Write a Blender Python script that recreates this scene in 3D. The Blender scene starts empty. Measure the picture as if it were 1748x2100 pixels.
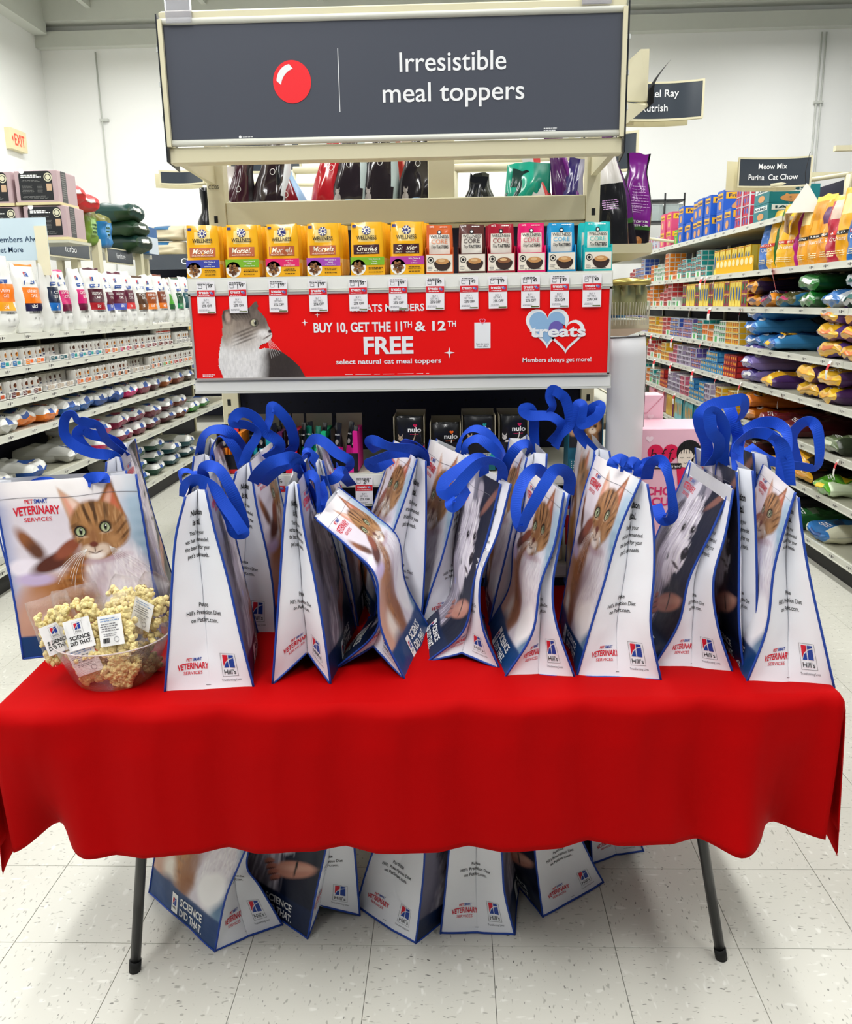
import bpy, math, random
import numpy as np
from mathutils import Vector, Matrix
from mathutils.geometry import tessellate_polygon
from math import sin, cos, pi, radians, sqrt
sc = bpy.context.scene
COL = sc.collection
# ---------------------------------------------------------------- camera
cam = bpy.data.cameras.new('camera')
cam.sensor_fit = 'HORIZONTAL'; cam.sensor_width = 36.0; cam.lens = 36.0*1750/1748
cam.clip_start = .05; cam.clip_end = 100
camo = bpy.data.objects.new('camera', cam); COL.objects.link(camo)
_p, _y, _r = radians(13.7), radians(2.0), radians(.99)
_f = Vector((-sin(_y)*cos(_p), cos(_y)*cos(_p), -sin(_p)))
_ri = Vector((cos(_y), sin(_y), 0)); _dn = _f.cross(_ri)
_rr = _ri*cos(_r) + _dn*sin(_r); _dd = _dn*cos(_r) - _ri*sin(_r)
_m = Matrix(((_rr.x, -_dd.x, -_f.x, 0), (_rr.y, -_dd.y, -_f.y, 0), (_rr.z, -_dd.z, -_f.z, 0), (0, 0, 0, 1)))
_m.translation = (0, 0, 1.58)
camo.matrix_world = _m
sc.camera = camo
# ---------------------------------------------------------------- light
w = bpy.data.worlds.new('store_air'); sc.world = w; w.use_nodes = True
w.node_tree.nodes['Background'].inputs[0].default_value = (.93, .97, 1, 1)
w.node_tree.nodes['Background'].inputs[1].default_value = .12
sc.view_settings.view_transform = 'Standard'
try: sc.view_settings.look = 'None'
except Exception: pass
sc.view_settings.gamma = 1; sc.view_settings.use_curve_mapping = False
sc.view_settings.exposure = 0.22
def area(name, loc, sx, sy, power, rot=(0, 0, 0), col=(1, .995, .97)):
    l = bpy.data.lights.new(name, 'AREA'); l.shape = 'RECTANGLE'; l.size = sx; l.size_y = sy
    l.energy = power; l.color = col
    o = bpy.data.objects.new(name, l); o.location = loc; o.rotation_euler = rot; COL.objects.link(o)
    o['label'] = 'fluorescent ceiling light row overhead, centred %.1f m from the left wall' % (loc[0]+5.8); o['category'] = 'light'
    return o
# rows of fluorescent strips under the ceiling, running along the aisles
for lx in (-4.2, -1.3, 1.6, 4.5):
    area('ceiling_light', (lx, 5.5, 5.0), .3, 13.0, 262)
area('ceiling_light', (-1.6, -1.0, 4.8), .35, 3.0, 85)
area('ceiling_light', (1.8, -0.6, 4.8), .35, 3.0, 30)
# ---------------------------------------------------------------- helpers
def srgb(h):
    h = h.lstrip('#'); o = []
    for i in (0, 2, 4):
        c = int(h[i:i+2], 16)/255
        o.append(c/12.92 if c <= .04045 else ((c+.055)/1.055)**2.4)
    return tuple(o)
MATS = {}
def M(name, hexc='808080', rough=.5, metal=0, spec=.5, bump=0, bsc=150, var=.03, vsc=6, trans=0, ior=1.45, coat=0, emit=0, alpha=1):
    if name in MATS: return MATS[name]
    m = bpy.data.materials.new(name); m.use_nodes = True; nt = m.node_tree; N = nt.nodes; L = nt.links
    b = N['Principled BSDF']; c = srgb(hexc)
    tc = N.new('ShaderNodeTexCoord'); no = N.new('ShaderNodeTexNoise'); no.inputs['Scale'].default_value = vsc
    L.new(tc.outputs['Object'], no.inputs['Vector'])
    mx = N.new('ShaderNodeMix'); mx.data_type = 'RGBA'
    mx.inputs[6].default_value = (*[max(0, x*(1-var)) for x in c], 1); mx.inputs[7].default_value = (*[min(1, x*(1+var)) for x in c], 1)
    L.new(no.outputs[0], mx.inputs[0]); L.new(mx.outputs[2], b.inputs['Base Color'])
    b.inputs['Roughness'].default_value = rough; b.inputs['Metallic'].default_value = metal
    b.inputs['Specular IOR Level'].default_value = spec; b.inputs['IOR'].default_value = ior
    b.inputs['Transmission Weight'].default_value = trans; b.inputs['Coat Weight'].default_value = coat
    b.inputs['Alpha'].default_value = alpha
    if emit:
        L.new(mx.outputs[2], b.inputs['Emission Color']); b.inputs['Emission Strength'].default_value = emit
    if bump:
        n2 = N.new('ShaderNodeTexNoise'); n2.inputs['Scale'].default_value = bsc; L.new(tc.outputs['Object'], n2.inputs['Vector'])
        bp = N.new('ShaderNodeBump'); bp.inputs['Strength'].default_value = bump; bp.inputs['Distance'].default_value = .01
        L.new(n2.outputs[0], bp.inputs['Height']); L.new(bp.outputs[0], b.inputs['Normal'])
    MATS[name] = m; return m
def C(h, rough=.45, **k):                       # plain printed or painted colour by its hex value
    return M('paint_'+h+('_g' if rough < .3 else ''), h, rough, **k)
class MB:
    def __init__(s): s.v = []; s.f = []; s.m = []
    def add(s, v, f, mi=0):
        b = len(s.v); s.v.extend([tuple(map(float, q)) for q in v])
        s.f.extend([tuple(i+b for i in q) for q in f])
        if isinstance(mi, int): s.m.extend([mi]*len(f))
        else: s.m.extend(mi)
        return s
    def box(s, x0, x1, y0, y1, z0, z1, mi=0, xf=None):
        v = [(x, y, z) for z in (z0, z1) for y in (y0, y1) for x in (x0, x1)]
        if xf: v = [xf(q) for q in v]
        return s.add(v, [(0, 2, 3, 1), (4, 5, 7, 6), (0, 1, 5, 4), (2, 6, 7, 3), (0, 4, 6, 2), (1, 3, 7, 5)], mi)
    def bbox(s, x0, x1, y0, y1, z0, z1, b=.003, mi=0):      # box with chamfered vertical edges and top
        P = lambda i, z: [(x0+i+b, y0+i, z), (x1-i-b, y0+i, z), (x1-i, y0+i+b, z), (x1-i, y1-i-b, z), (x1-i-b, y1-i, z), (x0+i+b, y1-i, z), (x0+i, y1-i-b, z), (x0+i, y0+i+b, z)]
        v = P(b, z0)+P(0, z0+b)+P(0, z1-b)+P(b, z1)
        f = [tuple(range(7, -1, -1)), tuple(range(24, 32))]
        for k in range(3):
            for i in range(8): j = (i+1) % 8; f.append((k*8+i, k*8+j, k*8+8+j, k*8+8+i))
        return s.add(v, f, mi)
    def grid(s, P, mi=0, flip=False, closeu=False):         # P[nv][nu][3]
        P = np.asarray(P, float); nv, nu = P.shape[:2]; f = []; ms = []
        for j in range(nv-1):
            for i in range(nu-(0 if closeu else 1)):
                k = (i+1) % nu; q = (j*nu+i, j*nu+k, (j+1)*nu+k, (j+1)*nu+i)
                f.append(q[::-1] if flip else q); ms.append(mi(i, j) if callable(mi) else mi)
        return s.add(P.reshape(-1, 3).tolist(), f, ms)
    def lathe(s, prof, n=20, c=(0, 0, 0), mi=0):
        P = [[(c[0]+r*cos(2*pi*i/n), c[1]+r*sin(2*pi*i/n), c[2]+z) for i in range(n)] for r, z in prof]
        return s.grid(P, mi, closeu=True)
    def tube(s, pts, r, n=8, mi=0, caps=True, closed=False):
        pts = [Vector(p) for p in pts]; m = len(pts); P = []; up = None
        for i, p in enumerate(pts):
            t = (pts[(i+1) % m]-pts[i-1]) if closed else (pts[min(i+1, m-1)]-pts[max(i-1, 0)])
            t.normalize()
            if up is None: up = Vector((0, 0, 1)) if abs(t.z) < .9 else Vector((1, 0, 0))
            a = t.cross(up).normalized(); b = a.cross(t); up = b
            P.append([tuple(p+a*cos(2*pi*k/n)*r+b*sin(2*pi*k/n)*r) for k in range(n)])
        if closed: P.append(P[0])
        base = len(s.v); s.grid(P, mi, flip=True, closeu=True)
        if caps and not closed:
            s.f.append(tuple(base+k for k in range(n))); s.f.append(tuple(base+(m-1)*n+k for k in range(n-1, -1, -1))); s.m += [mi if isinstance(mi, int) else 0]*2
        return s
    def ribbon(s, pts, wv, w, th=.0012, mi=0):
        P = []; m = len(pts)
        for i in range(m):
            p = Vector(pts[i]); t = (Vector(pts[min(i+1, m-1)])-Vector(pts[max(i-1, 0)])).normalized()
            a = Vector(wv[i]); a = (a-t*a.dot(t)).normalized(); n = t.cross(a)
            P.append([tuple(p+a*w/2+n*th), tuple(p-a*w/2+n*th), tuple(p-a*w/2-n*th), tuple(p+a*w/2-n*th)])
        return s.grid(P, mi, closeu=True)
    # ---- flat print laid on a surface: fn maps arrays x, y (metres on the print) to points
    def poly(s, fn, pts, mi=0):
        t = tessellate_polygon([[Vector((x, y, 0)) for x, y in pts]])
        a = np.array(pts, float); return s.add(fn(a[:, 0], a[:, 1]).tolist(), [tuple(q) for q in t], mi)
    def rect(s, fn, x0, y0, x1, y1, mi=0, nx=1, ny=1):
        X, Y = np.meshgrid(np.linspace(x0, x1, nx+1), np.linspace(y0, y1, ny+1))
        return s.grid(fn(X.ravel(), Y.ravel()).reshape(ny+1, nx+1, 3), mi)
    def disc(s, fn, cx, cy, rx, ry=None, mi=0, n=18, rot=0, a0=0, a1=2*pi):
        ry = rx if ry is None else ry; c, q = cos(rot), sin(rot)
        A = np.linspace(a0, a1, n+1)[:n if a1-a0 > 6.2 else n+1]
        X = rx*np.cos(A); Y = ry*np.sin(A)
        X, Y = np.append(cx+X*c-Y*q, cx), np.append(cy+X*q+Y*c, cy); m = len(A)
        return s.add(fn(X, Y).tolist(), [(m, i, (i+1) % m) for i in range(m if a1-a0 > 6.2 else m-1)], mi)
    def line(s, fn, pts, w, mi=0, closed=False):
        a = np.array(pts, float); m = len(a)
        if closed: t = np.roll(a, -1, 0)-np.roll(a, 1, 0)
        else: t = np.gradient(a, axis=0)
        t /= np.linalg.norm(t, axis=1)[:, None]+1e-9; nn = np.stack([-t[:, 1], t[:, 0]], 1)*w/2
        A = a+nn; B = a-nn; f = [(i, i+1, m+i+1, m+i) for i in range(m-1)]
        if closed: f.append((m-1, 0, m, 2*m-1))
        q = np.vstack([A, B]); return s.add(fn(q[:, 0], q[:, 1]).tolist(), f, mi)
    def text(s, fn, txt, x, y, h, mi=0, al='c', bold=0, sx=1, arch=0, width=None, it=0):
        V, F, wd = glyphs(txt, bold, 6 if h > .025 else 3)
        k = h/CAPH; kx = k*sx
        if width: kx = width/wd
        X = V[:, 0]*kx + V[:, 1]*k*it; Y = V[:, 1]*k
        off = {'c': -wd*kx/2, 'l': 0, 'r': -wd*kx}[al]
        X = X+off
        if arch: Y = Y+arch*(1-(2*X/(wd*kx))**2)
        return s.add(fn(X+x, Y+y).tolist(), F, mi)
    def bars(s, fn, x0, x1, y, n, dy, h, mi=0, seed=0):     # tiny unreadable print as rows of short dashes
        r = random.Random(seed)
        for i in range(n):
            x = x0+r.random()*.08*(x1-x0); e = x1-r.random()*.25*(x1-x0)
            while x < e:
                l = (x1-x0)*(.06+.12*r.random()); s.rect(fn, x, y-i*dy, min(x+l, e), y-i*dy+h, mi); x += l+(x1-x0)*.03
        return s
    def build(s, name, mats, parent=None, smooth=False, loc=None, label=None, cat=None, group=None, kind=None, attr=None):
        me = bpy.data.meshes.new(name)
        o = np.array(loc if loc is not None else (abs_loc(parent) if parent is not None else (0, 0, 0)), float)
        v = np.array(s.v, float).reshape(-1, 3)-o
        me.from_pydata(v.tolist(), [], s.f)
        if not isinstance(mats, (list, tuple)): mats = [mats]
        for m in mats: me.materials.append(m)
        if len(mats) > 1: me.polygons.foreach_set('material_index', s.m)
        if smooth: me.polygons.foreach_set('use_smooth', [True]*len(s.f))
        if attr is not None:
            at = me.color_attributes.new('art', 'FLOAT_COLOR', 'POINT')
            at.data.foreach_set('color', np.hstack([attr, np.ones((len(attr), 1))]).astype(np.float32).ravel())
        me.update(); ob = bpy.data.objects.new(name, me); COL.objects.link(ob)
        if parent is not None: ob.parent = parent
        else: ob.location = o
        return tag(ob, label, cat, group, kind)
def abs_loc(o):
    p = Vector((0, 0, 0))
    while o is not None: p += o.location; o = o.parent
    return tuple(p)
def tag(o, label=None, cat=None, group=None, kind=None):
    for k, v in (('label', label), ('category', cat), ('group', group), ('kind', kind)):
        if v: o[k] = v
    return o
def thing(name, label, cat, loc=(0, 0, 0), group=None, rz=0):
    o = bpy.data.objects.new(name, None); o.empty_display_size = .05; COL.objects.link(o); o.location = loc; o.rotation_euler.z = rz
    return tag(o, label, cat, group)
def dup(root, loc, rot=None, label=None, group=None, scale=None):
    r = root.copy(); COL.objects.link(r); r.location = loc
    if rot is not None: r.rotation_euler = rot if isinstance(rot, tuple) else (0, 0, rot)
    if scale: r.scale = scale
    if label: r['label'] = label
    if group: r['group'] = group
    for ch in root.children:
        c = ch.copy(); COL.objects.link(c); c.parent = r
        for g in ch.children: d = g.copy(); COL.objects.link(d); d.parent = c
    return r
_G = {}
CAPH = .70
def glyphs(txt, bold=0, res=3):
    k = (txt, bold, res)
    if k in _G: return _G[k]
    cu = bpy.data.curves.new('t', 'FONT'); cu.body = txt
    cu.size = 1; cu.resolution_u = res; cu.fill_mode = 'FRONT'; cu.offset = min(bold*.55, .032)
    ob = bpy.data.objects.new('t', cu); me = ob.to_mesh()
    V = np.zeros(len(me.vertices)*3); me.vertices.foreach_get('co', V); V = V.reshape(-1, 3)[:, :2]
    F = [tuple(p.vertices) for p in me.polygons]
    x0, x1 = V[:, 0].min(), V[:, 0].max(); V = V-[x0, 0]
    ob.to_mesh_clear(); bpy.data.objects.remove(ob); bpy.data.curves.remove(cu)
    _G[k] = (V, F, x1-x0); return _G[k]
def plane(o, ex, ey, off=0):
    o = np.array(o, float); ex = np.array(ex, float); ey = np.array(ey, float); n = np.cross(ex, ey); n /= np.linalg.norm(n); o = o+n*off
    return lambda x, y: o+np.outer(x, ex)+np.outer(y, ey)
def front(x0, y, z0, off=.0006): return plane((x0, y, z0), (1, 0, 0), (0, 0, 1), off)     # a vertical face that looks towards -Y
def cat_spline(P, n):
    P = np.array(P, float); m = len(P)-1; out = []
    Q = np.vstack([2*P[0]-P[1], P, 2*P[-1]-P[-2]])
    for i in range(m):
        for j in range(n):
            t = j/n; a, b, c, d = Q[i:i+4]
            out.append(.5*((2*b)+(-a+c)*t+(2*a-5*b+4*c-d)*t*t+(-a+3*b-3*c+d)*t**3))
    out.append(P[-1]); return np.array(out)
def ordn(i): return ['first', 'second', 'third', 'fourth', 'fifth', 'sixth', 'seventh', 'eighth', 'ninth', 'tenth', 'eleventh', 'twelfth', 'thirteenth', 'fourteenth', 'fifteenth', 'sixteenth', 'seventeenth', 'eighteenth', 'nineteenth', 'twentieth'][i]
BLACK = M('ink_black', '141416', .45); WHITE = M('ink_white', 'f4f4f2', .45); RED = M('ink_red', 'cf1730', .45)
NAVY = M('ink_navy', '12234a', .4); BEIGE = M('beige_enamel', 'd9d3b4', .35, var=.02); LIP = M('grey_white_rail', 'd5d6cc', .35, var=.02)
PEG = M('navy_pegboard', '14172f', .6); SHELF = M('shelf_metal', 'c4c3b2', .4)
def vnoise(x, y, seed=0):                       # smooth value noise for arrays
    r = np.random.RandomState(seed); T = r.rand(64, 64)
    xi = np.floor(x).astype(int); yi = np.floor(y).astype(int); fx = x-xi; fy = y-yi
    fx = fx*fx*(3-2*fx); fy = fy*fy*(3-2*fy); g = lambda a, b: T[a % 64, b % 64]
    return (g(xi, yi)*(1-fx)+g(xi+1, yi)*fx)*(1-fy)+(g(xi, yi+1)*(1-fx)+g(xi+1, yi+1)*fx)*fy
# ================================================================ the building
def floor_mat(name, ax, ay):
    m = bpy.data.materials.new(name); m.use_nodes = True; nt = m.node_tree; N = nt.nodes; L = nt.links; b = N['Principled BSDF']
    g = N.new('ShaderNodeNewGeometry'); base = None
    def speck(sx, sy, sc_, lo, hi, rz, det=1):
        mp = N.new('ShaderNodeMapping'); mp.inputs['Scale'].default_value = (sx, sy, 1); mp.inputs['Rotation'].default_value = (0, 0, rz)
        L.new(g.outputs['Position'], mp.inputs[0]); n = N.new('ShaderNodeTexNoise'); n.inputs['Scale'].default_value = sc_; n.inputs['Detail'].default_value = det
        L.new(mp.outputs[0], n.inputs['Vector']); r = N.new('ShaderNodeMapRange'); r.inputs[1].default_value = lo; r.inputs[2].default_value = hi
        L.new(n.outputs[0], r.inputs[0]); return r.outputs[0]
    col = N.new('ShaderNodeRGB'); col.outputs[0].default_value = (*srgb('cfcec5'), 1); cur = col.outputs[0]
    for sx, sy, s_, lo, hi, rz, h, k in ((ax, ay, 55, .70, .74, .3, '4a4a46', .9), (ax, ay, 38, .66, .72, -.4, '8f8e85', .8), (ay*.8, ax*.8, 30, .64, .74, .2, 'eeeee8', .6), (1, 1, 3, .3, .8, 0, 'c4c3b8', .5)):
        o = speck(sx, sy, s_, lo, hi, rz); mx = N.new('ShaderNodeMix'); mx.data_type = 'RGBA'
        mm = N.new('ShaderNodeMath'); mm.operation = 'MULTIPLY'; mm.inputs[1].default_value = k; mm.use_clamp = True; L.new(o, mm.inputs[0])
        L.new(mm.outputs[0], mx.inputs[0]); L.new(cur, mx.inputs[6]); mx.inputs[7].default_value = (*srgb(h), 1); cur = mx.outputs[2]
    L.new(cur, b.inputs['Base Color']); b.inputs['Roughness'].default_value = .32; b.inputs['Specular IOR Level'].default_value = .45
    return m
FA = floor_mat('vinyl_tile_streaks_across', 1, 2.6); FB = floor_mat('vinyl_tile_streaks_along', 2.6, 1)
fl = MB().box(-5.8, 9, -3, 13.1, -.06, -.0035).build('floor', M('floor_mastic', '5c5b55', .8), kind='structure')
S = .3075
def tile(mb, x, y, mi=0, z=-.0035):
    g = .0007; h = .0015
    v = [(x+g, y+g, z), (x+S-g, y+g, z), (x+S-g, y+S-g, z), (x+g, y+S-g, z), (x+g, y+g, -h*.3), (x+S-g, y+g, -h*.3), (x+S-g, y+S-g, -h*.3), (x+g, y+S-g, -h*.3),
         (x+g+.0008, y+g+.0008, 0), (x+S-g-.0008, y+g+.0008, 0), (x+S-g-.0008, y+S-g-.0008, 0), (x+g+.0008, y+S-g-.0008, 0)]
    f = [(8, 9, 10, 11)]+[(a+i, a+(i+1) % 4, a+4+(i+1) % 4, a+4+i) for a in (0, 4) for i in range(4)]
    mb.add(v, f, mi)
protos = []
for m_ in (FA, FB):
    mb = MB(); tile(mb, 0, 0); me = mb.build('tile', m_); protos.append(me)
x0, y0 = -.53-7*S, 1.84-3*S
cells = {(i, j) for i in range(16) for j in range(18)}
n = 0
for (i, j) in sorted(cells):
    src = protos[(i+j) % 2]
    t = src if n < 2 and (i+j) % 2 == n else src.copy()
    if t is not src: COL.objects.link(t)
    if n < 2 and t is src: n += 1
    t.parent = fl; t.location = (x0+i*S, y0+j*S, 0)
mb = MB()
for i in range(-10, 32):
    for j in range(-10, 36):
        if (i, j) not in cells:
            x, y = x0+i*S, y0+j*S
            if -5.8 < x < 8.6 and -2 < y < 12.8: tile(mb, x, y, (i+j) % 2)
mb.build('tile', [FA, FB], fl, kind='stuff')
WALL = M('wall_paint', 'f6f7f5', .8, var=.01, vsc=1)
wb = MB().box(-5.8, 9, 13.1, 13.25, 0, 6.2).build('wall_back', WALL, kind='structure')
wl = MB().box(-5.95, -5.8, -3, 13.25, 0, 6.2).build('wall_left', WALL, kind='structure')
ce = MB().box(-5.95, 9, 1.0, 13.25, 5.75, 5.9).build('ceiling', M('ceiling_panel', 'c9cbc2', .9), kind='structure')
mb = MB().box(-5.8, 9, 12.95, 13.1, 5.15, 5.35); mb.box(-5.8, 9, 12.85, 13.1, 5.45, 5.75)
mb.build('trim_1', M('roof_beam', 'd5d8d0', .7), kind='structure')
mb = MB().box(-5.8, -5.6, -3, 12.9, 5.3, 5.75); mb.build('trim_2', M('roof_beam'), kind='structure')
mb = MB()
for i in range(9): mb.box(-5+i*1.6, -4.93+i*1.6, 1, 13, 5.6, 5.75)
mb.build('trim_3', M('roof_beam'), kind='structure')
for i, (cx, lab) in enumerate(((-5.0, 'thin white conduit pipe running up the back wall near the left corner'), (5.08, 'thin white double conduit running up the back wall above the yellow food bags'))):
    o = thing('conduit', lab, 'pipe', (cx, 13.05, 0))
    for k in range(1+i): MB().tube([(cx+k*.06, 13.05, 0), (cx+k*.06, 13.05, 5.1)], .012, 8).build('pipe', M('pipe_white', 'c9ccc6', .5), o, True)
    mb = MB()
    for z in (1.5, 2.9, 4.2): mb.box(cx-.03, cx+.09, 13.03, 13.09, z, z+.03)
    mb.build('pipe_clip', M('pipe_white'), o)
# exit sign on the left wall
o = thing('exit_sign', 'beige lit emergency way-out sign with red letters on the left wall', 'sign', (-5.8, 11.95, 3.77))
MB().box(-5.8, -5.72, 11.75, 12.17, 3.64, 3.90).build('housing', M('exit_case', 'efe3b8', .5), o)
mb = MB(); fn = plane((-5.719, 11.96, 3.70), (0, 1, 0), (0, 0, 1), .001); mb.text(fn, 'EXIT', .015, 0, .14, 0, bold=.03, width=.27)
mb.poly(fn, [(-.19, .07), (-.155, .11), (-.155, .03)]); mb.build('lettering', M('exit_red', 'f2402a', .5, emit=.6), o)
# ================================================================ folding table with the red cloth
TA = radians(2.3); TO = np.array([-.085, 1.69]); EX = np.array([cos(TA), sin(TA)]); EY = np.array([-sin(TA), cos(TA)])
def tw(x, y, z): q = TO+x*EX+y*EY; return (q[0], q[1], z)
tb = thing('folding_table', 'folding table with black steel legs standing under the red cloth', 'table', (TO[0], TO[1], 0))
MB().box(-.91, .91, .005, .755, .70, .738, xf=lambda q: tw(*q)).build('tabletop', M('table_plastic', 'b9b6ae', .6), tb)
LEGM = M('leg_black', '0b0c0d', .3, spec=.6)
for fx, fy, tx, ty in ((-.797, 1.748, -.69, 1.735), (.647, 1.805, .505, 1.79), (-.82, 2.34, -.72, 2.33), (.62, 2.40, .48, 2.39)):
    f = Vector((fx, fy, 0)); t = Vector((tx, ty, .70)); d = (t-f)
    l = MB().tube([tuple(f+d*.03), tuple(t)], .0125, 14).build('leg', LEGM, tb, True)
    MB().tube([tuple(f), tuple(f+d*.045)], .0145, 14).build('foot_cap', M('rubber_black', '050505', .7), l, True)
for k, (a, b) in enumerate((((-.71, 1.74, .55), (-.74, 2.33, .55)), ((.53, 1.79, .55), (.505, 2.39, .55)))):
    MB().tube([a, b], .010, 10).build('crossbar', LEGM, tb, True)
OV = .345
def k_(q): return min(1, q/.1)
def cloth(s, t):
    sg = 1 if s > 0 else -1; b = max(0, abs(s)-.915); a = max(0, -t); c = max(0, t-.76); z = .745; x = s; y = t
    y = min(max(t, 0), .76); x = min(max(s, -.915), .915)
    tri = lambda v, p: abs((v/p) % 1-.5)*2
    z += .0022*tri(s+.03, .13)+.0015*sin(s*9+t*7)
    rr = .012
    if b == 0 and (a or c):
        q = a or c; dirn = -1 if a else 1
        out = rr*min(1, q/.02)+.006*q/OV+.022*tri(s+.03+.02*sin(q*9), .26)+.009*tri(s+.09, .13)*k_(q)*min(1, q/.1)+.006*sin(s*6.3+1)*q/OV+.003*sin(s*23+q*8)*q/OV
        k = q/OV
        if s > 0: out += k*k*(.05*math.exp(-((s-.70)/.05)**2)-.085*math.exp(-((s-.82)/.045)**2))
        else:
            lf = math.exp(-((s+.84)/.05)**2); out += k*k*(-.10*lf+.012*math.exp(-((s+.7)/.06)**2)); z += .03*k*lf
        y += dirn*out; z -= q*.985; x += .012*k*sin(s*5)
    elif b and not (a or c):
        out = rr*min(1, b/.02)+.01*sin(t*11)*b/OV+.02*b/OV; x += sg*out; z -= b*.985
    elif b:
        q = a or c; dirn = -1 if a else 1
        rho = sqrt(b*b+q*q); th = math.degrees(math.atan2(b, q)); k = rho/.5
        hx = float(np.interp(th, [0, 20, 45, 75, 90], [0, -.02, .06, .03, .02]))*k
        hy = float(np.interp(th, [0, 20, 45, 75, 90], [.05, .06, .075, .02, .0]))*k
        x += sg*(hx+rr*min(1, b/.02)); y += dirn*(rr*min(1, q/.02)*(1-th/90)-hy); z -= rho*.93
    return tw(x, y, z)
su = np.unique(np.round(np.concatenate([np.linspace(-.915-OV, -.915, 22), np.linspace(-.915, .915, 170), np.linspace(.915, .915+OV, 22)]), 5))
tv = np.unique(np.round(np.concatenate([np.linspace(-OV, 0, 26), [.01, .02], np.linspace(.04, .76, 20), np.linspace(.76, .76+OV, 12)]), 5))
cm = M('red_tablecloth', 'a80002', .75, spec=.08, bump=.15, bsc=900, var=.05, vsc=5)
mb = MB().grid([[cloth(s, t) for s in su] for t in tv])
tc = mb.build('tablecloth', cm, smooth=True, label='bright red cloth with fold creases draped over the folding table', cat='tablecloth')
so = tc.modifiers.new('th', 'SOLIDIFY'); so.thickness = .0012; so.offset = -1
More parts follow.
